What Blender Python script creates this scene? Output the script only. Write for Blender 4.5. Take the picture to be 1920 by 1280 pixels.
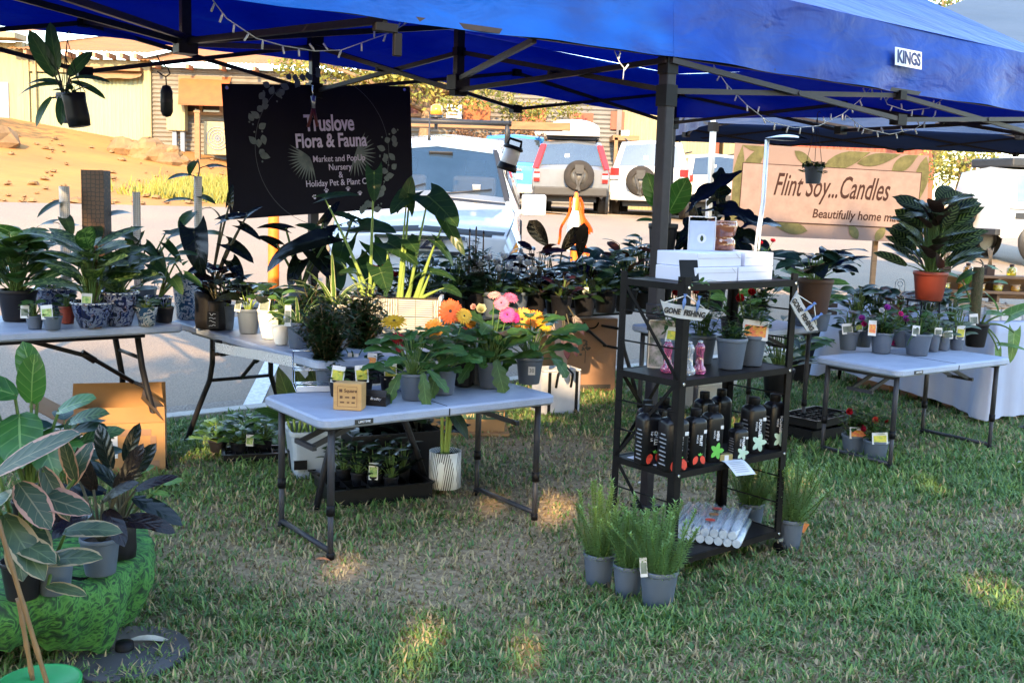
import bpy, math, random
import numpy as np
from mathutils import Vector, Matrix, Euler
for _o in list(bpy.data.objects): bpy.data.objects.remove(_o)
SC = bpy.context.scene
COL = SC.collection
R = math.radians
rnd = random.Random(7)

# ---------------------------------------------------------------- camera
F_PX, PITCH, ROLL, CAM_H = 1954.0, 0.133, 0.032, 1.505
cam_d = bpy.data.cameras.new("camera"); cam = bpy.data.objects.new("camera", cam_d); COL.objects.link(cam)
cam_d.sensor_fit = 'HORIZONTAL'; cam_d.sensor_width = 36.0; cam_d.lens = 36.0*F_PX/1920.0
cam_d.clip_start = 0.05; cam_d.clip_end = 3000
cam.matrix_world = (Matrix.Translation((0, 0, CAM_H)) @ Euler((math.pi/2-PITCH, 0, 0)).to_matrix().to_4x4()
                    @ Matrix.Rotation(ROLL, 4, 'Z'))
SC.camera = cam

# ---------------------------------------------------------------- light
SUN_AZ, SUN_EL = R(4), R(27)          # the sun stands behind the camera, light travels to +Y and slightly +X
SUN_T = Vector((math.sin(SUN_AZ)*math.cos(SUN_EL), math.cos(SUN_AZ)*math.cos(SUN_EL), -math.sin(SUN_EL)))
world = bpy.data.worlds.new("World"); SC.world = world; world.use_nodes = True
wn = world.node_tree.nodes; wl = world.node_tree.links
sky = wn.new('ShaderNodeTexSky'); sky.sky_type = 'NISHITA'; sky.sun_disc = False
sky.sun_elevation = SUN_EL; sky.sun_rotation = math.pi + SUN_AZ
sky.air_density = 1.3; sky.dust_density = 0.6; sky.ozone_density = 2.0
wn['Background'].inputs['Strength'].default_value = 0.15
wl.new(sky.outputs[0], wn['Background'].inputs['Color'])
sun_d = bpy.data.lights.new("sun", 'SUN'); sun = bpy.data.objects.new("sun", sun_d); COL.objects.link(sun)
sun_d.energy = 2.1; sun_d.angle = R(0.5); sun_d.color = (1.0, 0.70, 0.36)
sun.rotation_euler = SUN_T.to_track_quat('-Z', 'Y').to_euler(); sun.location = (0, -10, 20)
SC.view_settings.view_transform = 'Standard'; SC.view_settings.look = 'None'
SC.view_settings.exposure = 2.92; SC.view_settings.gamma = 1.0
SC.render.engine = 'CYCLES'
SC.cycles.max_bounces = 6; SC.cycles.diffuse_bounces = 3; SC.cycles.glossy_bounces = 3
SC.cycles.transmission_bounces = 4; SC.cycles.transparent_max_bounces = 6
SC.cycles.caustics_reflective = False; SC.cycles.caustics_refractive = False

# ---------------------------------------------------------------- survey: a sight line of the photograph to a place
_cp, _sp, _cr, _sr = math.cos(PITCH), math.sin(PITCH), math.cos(ROLL), math.sin(ROLL)
def ray(px, py):
    a, b = px-960, py-640
    x = (a*_cr+b*_sr)/F_PX; v = -(-a*_sr+b*_cr)/F_PX
    return Vector((x, _cp+v*_sp, -_sp+v*_cp))
def at(px, py, Y):
    d = ray(px, py); return d*(Y/d.y)+Vector((0, 0, CAM_H))
def G(px, py, z=0.0):
    d = ray(px, py); return d*((z-CAM_H)/d.z)+Vector((0, 0, CAM_H))

# ---------------------------------------------------------------- the lie of the land: flat lawn, then a road that climbs
Q0 = 6.65
def qof(x, y): return -0.64*x+0.768*y
def ground_z(x, y):
    q = qof(x, y); s = 0.768*x+0.64*y
    if q <= Q0+0.1: return 0.0
    z = 0.12*(min(q, 17.3)-Q0-0.1)
    if q > 17.3:
        left = min(1.15, max(0.0, (-2.0-x)/12.0))
        z += (q-17.3)*(0.03+0.13*left) if q < 30 else 12.7*(0.03+0.13*left)+(q-30)*0.02
    return z
# ================================================================ helpers
class MB:
    """collects faces and builds ONE mesh object"""
    def __init__(s): s.v = []; s.f = []; s.m = []; s.uv = []; s.sm = []
    def face(s, idx, m=0, uv=None, smooth=False):
        s.f.append(tuple(idx)); s.m.append(m); s.sm.append(smooth)
        s.uv.extend(uv if uv else [(0.5, 0.5)]*len(idx))
    def add(s, pts):
        b = len(s.v); s.v.extend([(p[0], p[1], p[2]) for p in pts]); return b
    def poly(s, pts, m=0, uv=None):
        b = s.add(pts); s.face(range(b, b+len(pts)), m, uv)
    def box(s, c, d, m=0, rz=0, M=None):
        hx, hy, hz = d[0]/2, d[1]/2, d[2]/2
        P = [Vector((x*hx, y*hy, z*hz)) for z in (-1, 1) for y in (-1, 1) for x in (-1, 1)]
        if rz: Rz = Matrix.Rotation(rz, 3, 'Z'); P = [Rz @ p for p in P]
        if M is not None: P = [M @ p for p in P]
        c = Vector(c); b = s.add([p+c for p in P])
        for q in ((0, 2, 3, 1), (4, 5, 7, 6), (0, 1, 5, 4), (2, 6, 7, 3), (0, 4, 6, 2), (1, 3, 7, 5)):
            s.face([b+i for i in q], m, [(0, 0), (1, 0), (1, 1), (0, 1)])
    def bar(s, p0, p1, w, h=None, m=0, up=(0, 0, 1)):
        """square bar between two points"""
        p0, p1 = Vector(p0), Vector(p1); h = h or w
        d = (p1-p0); L = d.length
        if L < 1e-6: return
        d /= L; u = Vector(up)
        if abs(d.dot(u)) > 0.98: u = Vector((0, 1, 0))
        sx = d.cross(u).normalized(); uy = sx.cross(d)
        M = Matrix((sx, d, uy)).transposed()
        s.box((p0+p1)/2, (w, L, h), m, M=M)
    def tube(s, pts, r, n=8, m=0, caps=True):
        pts = [Vector(p) for p in pts]; k = len(pts)
        rs = r if hasattr(r, '__len__') else [r]*k
        prev = None; rings = []
        for i in range(k):
            d = (pts[min(i+1, k-1)]-pts[max(i-1, 0)])
            d = d.normalized() if d.length > 1e-9 else Vector((0, 0, 1))
            if prev is None:
                u = Vector((1, 0, 0)) if abs(d.x) < 0.9 else Vector((0, 1, 0))
                a = d.cross(u).normalized()
            else:
                a = (prev-d*prev.dot(d))
                a = a.normalized() if a.length > 1e-6 else d.orthogonal().normalized()
            prev = a; b_ = d.cross(a)
            rings.append(s.add([pts[i]+(a*math.cos(t)+b_*math.sin(t))*rs[i] for t in [2*math.pi*j/n for j in range(n)]]))
        for i in range(k-1):
            for j in range(n):
                j2 = (j+1) % n
                s.face((rings[i]+j, rings[i]+j2, rings[i+1]+j2, rings[i+1]+j), m,
                       [(j/n, i/(k-1)), ((j+1)/n, i/(k-1)), ((j+1)/n, (i+1)/(k-1)), (j/n, (i+1)/(k-1))], True)
        if caps:
            s.face([rings[0]+j for j in range(n)][::-1], m); s.face([rings[-1]+j for j in range(n)], m)
    def lathe(s, prof, n=20, c=(0, 0, 0), m=0, sx=1, sy=1, flute=0, nf=0, smooth=True):
        c = Vector(c); rings = []
        for r, z in prof:
            if r < 1e-5: rings.append((s.add([c+Vector((0, 0, z))]), 1))
            else:
                pts = []
                for j in range(n):
                    t = 2*math.pi*j/n; rr = r*(1+flute*math.cos(nf*t)) if nf else r
                    pts.append(c+Vector((rr*math.cos(t)*sx, rr*math.sin(t)*sy, z)))
                rings.append((s.add(pts), n))
        z0 = prof[0][1]; z1 = prof[-1][1]
        for i in range(len(prof)-1):
            (a, na), (b, nb) = rings[i], rings[i+1]
            va, vb = i/(len(prof)-1), (i+1)/(len(prof)-1)
            for j in range(n):
                j2 = (j+1) % n; ua, ub = j/n, (j+1)/n
                if na == 1 and nb == 1: continue
                if na == 1: s.face((a, b+j, b+j2), m, [(ua, va), (ua, vb), (ub, vb)], smooth)
                elif nb == 1: s.face((a+j, a+j2, b), m, [(ua, va), (ub, va), (ua, vb)], smooth)
                else: s.face((a+j, a+j2, b+j2, b+j), m, [(ua, va), (ub, va), (ub, vb), (ua, vb)], smooth)
    def prism(s, outline, z0, z1, m=0, c=(0, 0, 0)):
        c = Vector(c); n = len(outline)
        a = s.add([c+Vector((x, y, z0)) for x, y in outline]); b = s.add([c+Vector((x, y, z1)) for x, y in outline])
        s.face([a+i for i in range(n)][::-1], m); s.face([b+i for i in range(n)], m)
        for i in range(n): s.face((a+i, a+(i+1) % n, b+(i+1) % n, b+i), m)
    def grid(s, fn, nu, nv, m=0, smooth=True):
        b = s.add([fn(i/nu, j/nv) for j in range(nv+1) for i in range(nu+1)])
        for j in range(nv):
            for i in range(nu):
                a = b+j*(nu+1)+i
                s.face((a, a+1, a+nu+2, a+nu+1), m, [(i/nu, j/nv), ((i+1)/nu, j/nv), ((i+1)/nu, (j+1)/nv), (i/nu, (j+1)/nv)], smooth)
    def leaf(s, base, d, nrm, L, W, shape='lance', bend=0.4, fold=0.15, nv=6, lobe=0.0, m=0, wave=0.0, nu=4, twist=0.0):
        base, d, nrm = Vector(base), Vector(d).normalized(), Vector(nrm)
        nrm = nrm-d*nrm.dot(d)
        nrm = nrm.normalized() if nrm.length > 1e-4 else d.orthogonal().normalized()
        sd = d.cross(nrm); W2 = W/2; rows = []; p = base.copy(); ph = rnd.random()*6
        fn = SHAPES[shape]
        for j in range(nv+1):
            v = j/nv; th = bend*v
            t = d*math.cos(th)-nrm*math.sin(th); nn = nrm*math.cos(th)+d*math.sin(th)
            if j: p = p+t*(L/nv)
            w = max(fn(v), 0.0)*W2; row = []
            sdt = sd*math.cos(twist*v)+nn*math.sin(twist*v)
            for i in range(nu+1):
                u = 2*i/nu-1
                q = p+sdt*(u*w)+nn*(fold*abs(u)*w)
                if lobe: q = q-t*(lobe*L*u*u*(1-v)**2)
                if wave: q = q+nn*(wave*w*abs(u)*math.sin(v*14+ph+u*2))
                row.append(q)
            rows.append(row)
        b = s.add([q for row in rows for q in row])
        for j in range(nv):
            for i in range(nu):
                a = b+j*(nu+1)+i; u0, u1, v0, v1 = i/nu, (i+1)/nu, j/nv, (j+1)/nv
                s.face((a, a+1, a+nu+2, a+nu+1), m, [(u0, v0), (u1, v0), (u1, v1), (u0, v1)], True)
    def xform(s, M):
        s.v = [tuple(M @ Vector(p)) for p in s.v]; return s
    def build(s, name, mats, parent=None, bevel=0, loc=None, rz=0, weld=False):
        me = bpy.data.meshes.new(name); me.from_pydata(s.v, [], s.f)
        if not isinstance(mats, (list, tuple)): mats = [mats]
        for m in mats: me.materials.append(m)
        me.polygons.foreach_set('material_index', s.m); me.polygons.foreach_set('use_smooth', s.sm)
        ul = me.uv_layers.new(name='UVMap'); ul.data.foreach_set('uv', [c for t in s.uv for c in t])
        me.update()
        o = bpy.data.objects.new(name, me); COL.objects.link(o)
        if parent is not None: o.parent = parent
        if loc is not None: o.location = loc
        if rz: o.rotation_euler.z = rz
        if bevel:
            b = o.modifiers.new('bevel', 'BEVEL'); b.width = bevel; b.segments = 2; b.limit_method = 'ANGLE'; b.angle_limit = R(40)
        return o
SHAPES = {
    'lance': lambda v: (math.sin(math.pi*min(1, v*0.93+0.07)**0.85))**0.9 if v < 1 else 0,
    'ovate': lambda v: 2.05*(v+0.03)**0.55*(1-v)**0.62*0.86,
    'heart': lambda v: 1.32*(v+0.1)**0.28*(1-v)**0.72,
    'round': lambda v: 2.0*math.sqrt(max(0, (v*0.97+0.03)*(1-v))),
    'strap': lambda v: min(1, 0.45+v*3)*(1-v)**0.45,
    'needle': lambda v: 1-v*v,
    'obov': lambda v: 2.0*(v+0.02)**0.95*(1-v)**0.5*0.95,
    'petal': lambda v: min(1, 0.35+v*2)*(1-max(0, v-0.75)*2.6),
    'lobed': lambda v: (2.0*(v+0.06)**0.8*(1-v)**0.45*0.78)*(1+0.22*math.sin(v*22)),
    'split': lambda v: 1.25*(v+0.1)**0.3*(1-v)**0.6*(0.80+0.20*math.copysign(abs(math.sin(v*19+0.6))**0.5, math.sin(v*19+0.6))),
}
def thing(name, label, cat, loc=(0, 0, 0), rz=0, group=None, parent=None):
    o = bpy.data.objects.new(name, None); COL.objects.link(o); o.empty_display_size = 0.05
    o.location = loc; o.rotation_euler = (0, 0, rz)
    return tag(o, label, cat, group)
def tag(o, label=None, cat=None, group=None, kind=None):
    if label: o['label'] = label
    if cat: o['category'] = cat
    if group: o['group'] = group
    if kind: o['kind'] = kind
    return o
def kids(o): return [c for c in bpy.data.objects if c.parent == o]
def copy_tree(o, parent=None):
    ch = kids(o); c = o.copy(); COL.objects.link(c)
    if parent is not None: c.parent = parent
    for k in ch: copy_tree(k, c)
    return c
# ---------------------------------------------------------------- materials
_M = {}
def _nodes(name):
    m = bpy.data.materials.new(name); m.use_nodes = True
    nt = m.node_tree; return m, nt, nt.nodes['Principled BSDF']
def nd(nt, typ, **kw):
    n = nt.nodes.new(typ)
    for k, v in kw.items():
        if k.startswith('i_'): n.inputs[k[2:].replace('_', ' ')].default_value = v
        else: setattr(n, k, v)
    return n
def c4(c): return (c[0], c[1], c[2], 1.0)
def ramp(nt, stops, interp='LINEAR'):
    r = nt.nodes.new('ShaderNodeValToRGB'); cr = r.color_ramp; cr.interpolation = interp
    while len(cr.elements) < len(stops): cr.elements.new(0.5)
    for e, (p, c) in zip(cr.elements, stops): e.position = p; e.color = c4(c)
    return r
def pm(name, col, rough=0.6, metal=0.0, col2=None, scale=8.0, detail=4.0, bump=0.0, bscale=None, spec=0.5, trans=0.0, coat=0.0, stretch=None, coords='Object', alpha=1.0, transmission=0.0, ior=1.45):
    """plain surface with a second colour in noise and a fine bump"""
    if name in _M: return _M[name]
    m, nt, b = _nodes(name); L = nt.links
    b.inputs['Base Color'].default_value = c4(col); b.inputs['Roughness'].default_value = rough
    b.inputs['Metallic'].default_value = metal; b.inputs['Specular IOR Level'].default_value = spec
    b.inputs['Coat Weight'].default_value = coat; b.inputs['Alpha'].default_value = alpha
    b.inputs['Transmission Weight'].default_value = transmission; b.inputs['IOR'].default_value = ior
    tc = nd(nt, 'ShaderNodeTexCoord'); src = tc.outputs[coords]
    if stretch:
        mp = nd(nt, 'ShaderNodeMapping'); mp.inputs['Scale'].default_value = stretch; L.new(src, mp.inputs['Vector']); src = mp.outputs[0]
    if col2 is None: col2 = tuple(c*0.8 for c in col)
    n = nd(nt, 'ShaderNodeTexNoise', i_Scale=scale, i_Detail=detail, i_Roughness=0.6); L.new(src, n.inputs['Vector'])
    r = ramp(nt, [(0.35, col), (0.68, col2)]); L.new(n.outputs['Fac'], r.inputs['Fac']); L.new(r.outputs['Color'], b.inputs['Base Color'])
    if bump:
        n2 = nd(nt, 'ShaderNodeTexNoise', i_Scale=bscale or scale*3, i_Detail=3.0); L.new(src, n2.inputs['Vector'])
        bp = nd(nt, 'ShaderNodeBump', i_Strength=bump, i_Distance=0.02); L.new(n2.outputs['Fac'], bp.inputs['Height']); L.new(bp.outputs[0], b.inputs['Normal'])
    if trans:
        tr = nd(nt, 'ShaderNodeBsdfTranslucent'); L.new(r.outputs['Color'], tr.inputs['Color'])
        mx = nd(nt, 'ShaderNodeMixShader'); mx.inputs[0].default_value = trans
        L.new(b.outputs[0], mx.inputs[1]); L.new(tr.outputs[0], mx.inputs[2]); L.new(mx.outputs[0], nt.nodes['Material Output'].inputs['Surface'])
    _M[name] = m; return m
def leafm(name, col, vein=None, edge=None, stripe=None, rough=0.4, trans=0.3, col2=None, ew=0.12, vw=0.05, sfreq=16, mottle=None, back=None):
    """leaf surface: midrib, pale side veins, margin and blotches from the leaf's own UV"""
    if name in _M: return _M[name]
    m, nt, b = _nodes(name); L = nt.links
    uv = nd(nt, 'ShaderNodeUVMap', uv_map='UVMap'); sep = nd(nt, 'ShaderNodeSeparateXYZ'); L.new(uv.outputs[0], sep.inputs[0])
    def math_(op, a, b_=None, clamp=False):
        n = nd(nt, 'ShaderNodeMath', operation=op, use_clamp=clamp)
        for i, x in enumerate((a, b_)):
            if x is None: continue
            if isinstance(x, (int, float)): n.inputs[i].default_value = x
            else: L.new(x, n.inputs[i])
        return n.outputs[0]
    u = math_('ABSOLUTE', math_('MULTIPLY', math_('SUBTRACT', sep.outputs[0], 0.5), 2.0)); v = sep.outputs[1]
    tc = nd(nt, 'ShaderNodeTexCoord'); no = nd(nt, 'ShaderNodeTexNoise', i_Scale=14.0, i_Detail=3.0); L.new(tc.outputs['Object'], no.inputs['Vector'])
    r = ramp(nt, [(0.35, col), (0.7, col2 or tuple(c*0.65 for c in col))]); L.new(no.outputs['Fac'], r.inputs[0]); cur = r.outputs[0]
    def mix(fac, c):
        nonlocal cur
        mx = nd(nt, 'ShaderNodeMix', data_type='RGBA'); L.new(fac, mx.inputs[0]); L.new(cur, mx.inputs[6]); mx.inputs[7].default_value = c4(c); cur = mx.outputs[2]
    if mottle:
        n3 = nd(nt, 'ShaderNodeTexNoise', i_Scale=mottle[1], i_Detail=4.0); L.new(tc.outputs['Object'], n3.inputs['Vector'])
        mix(math_('MULTIPLY', math_('GREATER_THAN', n3.outputs['Fac'], 0.54), math_('LESS_THAN', u, 0.82)), mottle[0])
    if stripe:
        ph = math_('SINE', math_('ADD', math_('MULTIPLY', v, sfreq*3.0), math_('MULTIPLY', u, -9.0)))
        mix(math_('MULTIPLY', math_('GREATER_THAN', ph, 0.25), math_('LESS_THAN', u, 0.86)), stripe)
    if vein:
        mix(math_('LESS_THAN', u, vw), vein)
        ph = math_('SINE', math_('ADD', math_('MULTIPLY', v, 34.0), math_('MULTIPLY', u, -8.0)))
        mix(math_('MULTIPLY', math_('GREATER_THAN', ph, 0.94), 0.45), vein)
    if edge:
        n4 = nd(nt, 'ShaderNodeTexNoise', i_Scale=22.0, i_Detail=2.0); L.new(tc.outputs['Object'], n4.inputs['Vector'])
        mix(math_('GREATER_THAN', math_('ADD', u, math_('MULTIPLY', math_('SUBTRACT', n4.outputs['Fac'], 0.5), ew*4)), 1-ew), edge)
    if back:
        g = nd(nt, 'ShaderNodeNewGeometry'); mix(g.outputs['Backfacing'], back)
    L.new(cur, b.inputs['Base Color']); b.inputs['Roughness'].default_value = rough
    bw = nd(nt, 'ShaderNodeBump', i_Strength=0.10, i_Distance=0.003)
    L.new(math_('SINE', math_('ADD', math_('MULTIPLY', v, 34.0), math_('MULTIPLY', u, -8.0))), bw.inputs['Height']); L.new(bw.outputs[0], b.inputs['Normal'])
    tr = nd(nt, 'ShaderNodeBsdfTranslucent'); br = nd(nt, 'ShaderNodeMix', data_type='RGBA', blend_type='MULTIPLY'); br.inputs[0].default_value = 1.0
    L.new(cur, br.inputs[6]); br.inputs[7].default_value = (1.5, 1.6, 0.7, 1); L.new(br.outputs[2], tr.inputs['Color'])
    mx = nd(nt, 'ShaderNodeMixShader'); mx.inputs[0].default_value = trans
    L.new(b.outputs[0], mx.inputs[1]); L.new(tr.outputs[0], mx.inputs[2]); L.new(mx.outputs[0], nt.nodes['Material Output'].inputs['Surface'])
    _M[name] = m; return m
# ---------------------------------------------------------------- lettering: a font outline turned to a thin mesh
def text(body, size, mat, parent, M, align='CENTER', name='lettering', bold=0.0, shear=0.0, sx=1.0, ext=0.0008, space=1.0):
    """writing in the plane x (reading direction), y (up) of matrix M"""
    cu = bpy.data.curves.new('txt', 'FONT'); cu.body = body; cu.size = size; cu.align_x = align; cu.align_y = 'CENTER'
    cu.offset = bold; cu.shear = shear; cu.extrude = ext; cu.space_character = space; cu.resolution_u = 3
    tmp = bpy.data.objects.new('txt', cu); COL.objects.link(tmp)
    dg = bpy.context.evaluated_depsgraph_get(); dg.update()
    me = bpy.data.meshes.new_from_object(tmp.evaluated_get(dg)); bpy.data.objects.remove(tmp); bpy.data.curves.remove(cu)
    me.name = name; me.transform(M @ Matrix.Diagonal((sx, 1, 1, 1))); me.materials.clear(); me.materials.append(mat)
    o = bpy.data.objects.new(name, me); COL.objects.link(o)
    if parent is not None: o.parent = parent
    return o
def frameM(o, x, y):
    """matrix with origin o and axes x, y (z = x cross y faces the reader)"""
    x = Vector(x).normalized(); y = Vector(y); y = (y-x*y.dot(x)).normalized(); z = x.cross(y)
    m = Matrix.Identity(4)
    for i in range(3): m[i][0], m[i][1], m[i][2], m[i][3] = x[i], y[i], z[i], o[i]
    return m
# ================================================================ ground, lawn, road
def qs(q, s): return Vector((0.768*s-0.64*q, 0.64*s+0.768*q, 0))
def sheet(name, qlist, slist, dz, mat, kind='structure'):
    mb = MB(); nq, ns = len(qlist), len(slist); pts = []
    for q in qlist:
        for s in slist:
            p = qs(q, s); p.z = ground_z(p.x, p.y)+dz; pts.append(p)
    b = mb.add(pts)
    for i in range(nq-1):
        for j in range(ns-1):
            a = b+i*ns+j; mb.face((a, a+1, a+ns+1, a+ns), 0, None, True)
    o = mb.build(name, mat); o['kind'] = kind; return o
def lin(a, b, n): return [a+(b-a)*i/n for i in range(n+1)]
dirt = pm('dirt', (0.37, 0.160, 0.028), 0.95, col2=(0.27, 0.112, 0.022), scale=0.5, detail=9, bump=0.6, bscale=5)
sheet('ground', [-400, -120, -40, -15]+lin(-8, 6.4, 8)+[6.7]+lin(6.75, 17.3, 16)+lin(18, 30, 12)+lin(32, 60, 7)+[90, 160, 400, 900],
      [-600, -200, -90, -50]+lin(-34, 50, 60)+[70, 120, 250, 600], -0.02, dirt)
def road_mat():
    m, nt, b = _nodes('asphalt'); L = nt.links; tc = nd(nt, 'ShaderNodeTexCoord')
    n1 = nd(nt, 'ShaderNodeTexNoise', i_Scale=0.7, i_Detail=6.0); n2 = nd(nt, 'ShaderNodeTexNoise', i_Scale=90.0, i_Detail=2.0)
    for n in (n1, n2): L.new(tc.outputs['Object'], n.inputs['Vector'])
    r1 = ramp(nt, [(0.3, (0.26, 0.195, 0.135)), (0.7, (0.205, 0.16, 0.12))]); r2 = ramp(nt, [(0.35, (0.70, 0.70, 0.70)), (0.65, (1.1, 1.08, 1.05))])
    L.new(n1.outputs[0], r1.inputs[0]); L.new(n2.outputs[0], r2.inputs[0])
    mx = nd(nt, 'ShaderNodeMix', data_type='RGBA', blend_type='MULTIPLY'); mx.inputs[0].default_value = 1
    L.new(r1.outputs[0], mx.inputs[6]); L.new(r2.outputs[0], mx.inputs[7]); L.new(mx.outputs[2], b.inputs['Base Color'])
    b.inputs['Roughness'].default_value = 0.85
    bp = nd(nt, 'ShaderNodeBump', i_Strength=0.6, i_Distance=0.01); L.new(n2.outputs[0], bp.inputs['Height']); L.new(bp.outputs[0], b.inputs['Normal'])
    return m
sheet('road', [6.95]+lin(7.3, 17.2, 14), [-90, -50]+lin(-34, 50, 50)+[90], 0.004, road_mat())
sheet('car_park', [17.2, 17.3, 19, 22, 26], lin(16.0, 50, 20)+[90], 0.006, pm('gravel', (0.36, 0.27, 0.19), 0.95, col2=(0.30, 0.23, 0.17), scale=3, bump=0.4, bscale=60))
sheet('gutter', [6.75, 6.85, 6.95], lin(-30, 50, 40), 0.004, pm('gutter_grit', (0.16, 0.13, 0.11), 0.95, col2=(0.30, 0.25, 0.20), scale=60, bump=0.9, bscale=70))
kb = MB()
for i in range(26):
    s0 = -22+i*2.0; p = qs(6.68, s0+1.0)
    kb.box((p.x, p.y, -0.015), (1.992, 0.14, 0.09), rz=math.atan2(0.64, 0.768))
k_ = kb.build('kerb', pm('kerb_concrete', (0.42, 0.38, 0.33), 0.9, col2=(0.33, 0.30, 0.27), scale=18, bump=0.3), bevel=0.01); k_['kind'] = 'structure'
lm = MB()
def gz(p, dz): return Vector((p.x, p.y, ground_z(p.x, p.y)+dz))
a_, b_ = G(470, 766), Vector((-2.05, 9.2, 0)); w_ = Vector((0.06, 0.02, 0))
for i in range(6):
    p0, p1 = a_.lerp(b_, i/6), a_.lerp(b_, (i+1)/6)
    lm.poly([gz(p0-w_, .009), gz(p0+w_, .009), gz(p1+w_, .009), gz(p1-w_, .009)])
lm.build('road_marking', pm('road_paint', (0.72, 0.70, 0.66), 0.8, col2=(0.5, 0.48, 0.45), scale=30))['kind'] = 'structure'

# patches of dry thatch and bare soil in the lawn: one function drives the soil sheet's and the blades' colours
def lawn_dry(x, y):
    x = np.asarray(x, float); y = np.asarray(y, float)
    n = (np.sin(x*2.1+1.3*np.sin(y*1.7))*np.sin(y*2.6+1.1*np.sin(x*1.9+0.7)) + 0.6*np.sin(x*5.3+2*np.sin(y*3.1+1))*np.sin(y*6.1+1.5*np.sin(x*4.2))
         + 0.4*np.sin(x*11+y*3)*np.sin(y*13-x*4))
    d = 0.20+0.19*n
    for cx, cy, rx, ry, a in DRY: d = d+a*np.exp(-(((x-cx)/rx)**2+((y-cy)/ry)**2))
    return np.clip(d, 0, 1)
DRY = [(0.15, 5.2, 0.85, 1.1, 0.65), (0.0, 4.2, 0.6, 0.4, 0.55), (-0.7, 4.0, 0.45, 0.3, 0.4), (0.6, 3.3, .4, .2, .3), (-.5, 2.9, .5, .25, .3), (1.7, 5.3, .5, .3, .3), (0.35, 6.4, 0.6, 0.5, 0.5), (2.7, 5.1, 0.5, 0.35, 0.5), (-0.35, 3.7, 0.6, 0.35, 0.35),
       (-1.2, 4.2, 0.5, 0.5, 0.3), (1.8, 4.4, 0.5, 0.3, 0.25), (1.2, 3.5, 0.4, 0.25, 0.25), (-0.9, 3.1, 0.35, 0.3, 0.35), (0.1, 3.0, 0.5, 0.25, 0.3),
       (-1.8, 6.3, 0.8, 0.5, -0.4), (2.6, 6.0, 0.9, 0.6, -0.3), (2.2, 3.6, 0.8, 0.4, -0.2), (0.9, 5.4, 0.5, 0.4, 0.4)]
def build_lawn():
    m, nt, b = _nodes('lawn_soil'); L = nt.links; tc = nd(nt, 'ShaderNodeTexCoord')
    at_ = nd(nt, 'ShaderNodeAttribute', attribute_name='dry')
    n1 = nd(nt, 'ShaderNodeTexNoise', i_Scale=35.0, i_Detail=5.0); L.new(tc.outputs['Object'], n1.inputs['Vector'])
    g = ramp(nt, [(0.3, (0.045, 0.055, 0.02)), (0.7, (0.12, 0.12, 0.05))]); d = ramp(nt, [(0.3, (0.15, 0.095, 0.05)), (0.7, (0.34, 0.25, 0.15))])
    L.new(n1.outputs[0], g.inputs[0]); L.new(n1.outputs[0], d.inputs[0])
    mx = nd(nt, 'ShaderNodeMix', data_type='RGBA'); L.new(at_.outputs['Fac'], mx.inputs[0]); L.new(g.outputs[0], mx.inputs[6]); L.new(d.outputs[0], mx.inputs[7])
    L.new(mx.outputs[2], b.inputs['Base Color']); b.inputs['Roughness'].default_value = 1.0
    bp = nd(nt, 'ShaderNodeBump', i_Strength=0.8, i_Distance=0.02); L.new(n1.outputs[0], bp.inputs['Height']); L.new(bp.outputs[0], b.inputs['Normal'])
    xs = lin(-12, 0, 6)[:-1]+lin(-12, 12, 1)[:0]
    mb = MB(); Q = lin(-30, -2, 7)[:-1]+lin(-2, 6.58, 80); S = lin(-30, -4, 8)[:-1]+lin(-4, 10, 110)+lin(12, 45, 9)
    pts = [qs(q, s) for q in Q for s in S]; bb = mb.add(pts); ns = len(S)
    for i in range(len(Q)-1):
        for j in range(ns-1):
            a = bb+i*ns+j; mb.face((a, a+1, a+ns+1, a+ns), 0, None, True)
    o = mb.build('lawn', m); o['kind'] = 'structure'
    A = np.array(pts); at2 = o.data.attributes.new('dry', 'FLOAT', 'POINT'); at2.data.foreach_set('value', lawn_dry(A[:, 0], A[:, 1]).astype(np.float32))
    # blades
    rng = np.random.default_rng(5); N = 330000
    Y = 2.55+(rng.random(N)**1.35)*7.2; X = (rng.random(N)-0.5)*(Y*1.06+0.5)+0.02*Y
    keep = (-0.64*X+0.768*Y) < 6.55
    dry = lawn_dry(X, Y); clump = 0.5+0.5*np.sin(X*17+3*np.sin(Y*9))*np.sin(Y*19+2*np.sin(X*11))
    keep &= rng.random(N) > dry*0.62-0.02; keep &= rng.random(N) < 0.5+0.5*clump
    X, Y, dry = X[keep], Y[keep], dry[keep]; n = len(X)
    ln = (0.022+0.036*rng.random(n)**1.5)*(1.15-0.55*dry)*(1+0.04*(Y-3))*(0.65+0.6*clump[keep]); az = rng.random(n)*2*np.pi; lean = 0.35+0.95*rng.random(n); wd = (0.0019+0.0020*rng.random(n))*(0.75+0.14*Y)
    dx, dy = np.cos(az), np.sin(az); px, py = -dy, dx
    V = np.zeros((n, 5, 3), np.float32)
    for k, (t, w, bn) in enumerate(((0, 1, 0), (0, -1, 0), (0.55, .8, .7), (0.55, -.8, .7), (1, 0, 1.25))):
        h = ln*np.sin(np.pi/2-lean*bn*0.75)*t; r = ln*t*np.sin(lean*max(bn, .4)*0.9)
        V[:, k, 0] = X+dx*r+px*w*wd; V[:, k, 1] = Y+dy*r+py*w*wd; V[:, k, 2] = np.maximum(h, 0.002*k)+0.001
    base = (np.arange(n)*5)[:, None]
    quads = base+np.array([[0, 1, 3, 2]]); tris = base+np.array([[2, 3, 4]])
    me = bpy.data.meshes.new('grass'); me.vertices.add(n*5); me.vertices.foreach_set('co', V.ravel())
    loops = np.concatenate([quads, tris], 1).ravel().astype(np.int32)
    me.loops.add(len(loops)); me.loops.foreach_set('vertex_index', loops)
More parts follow.
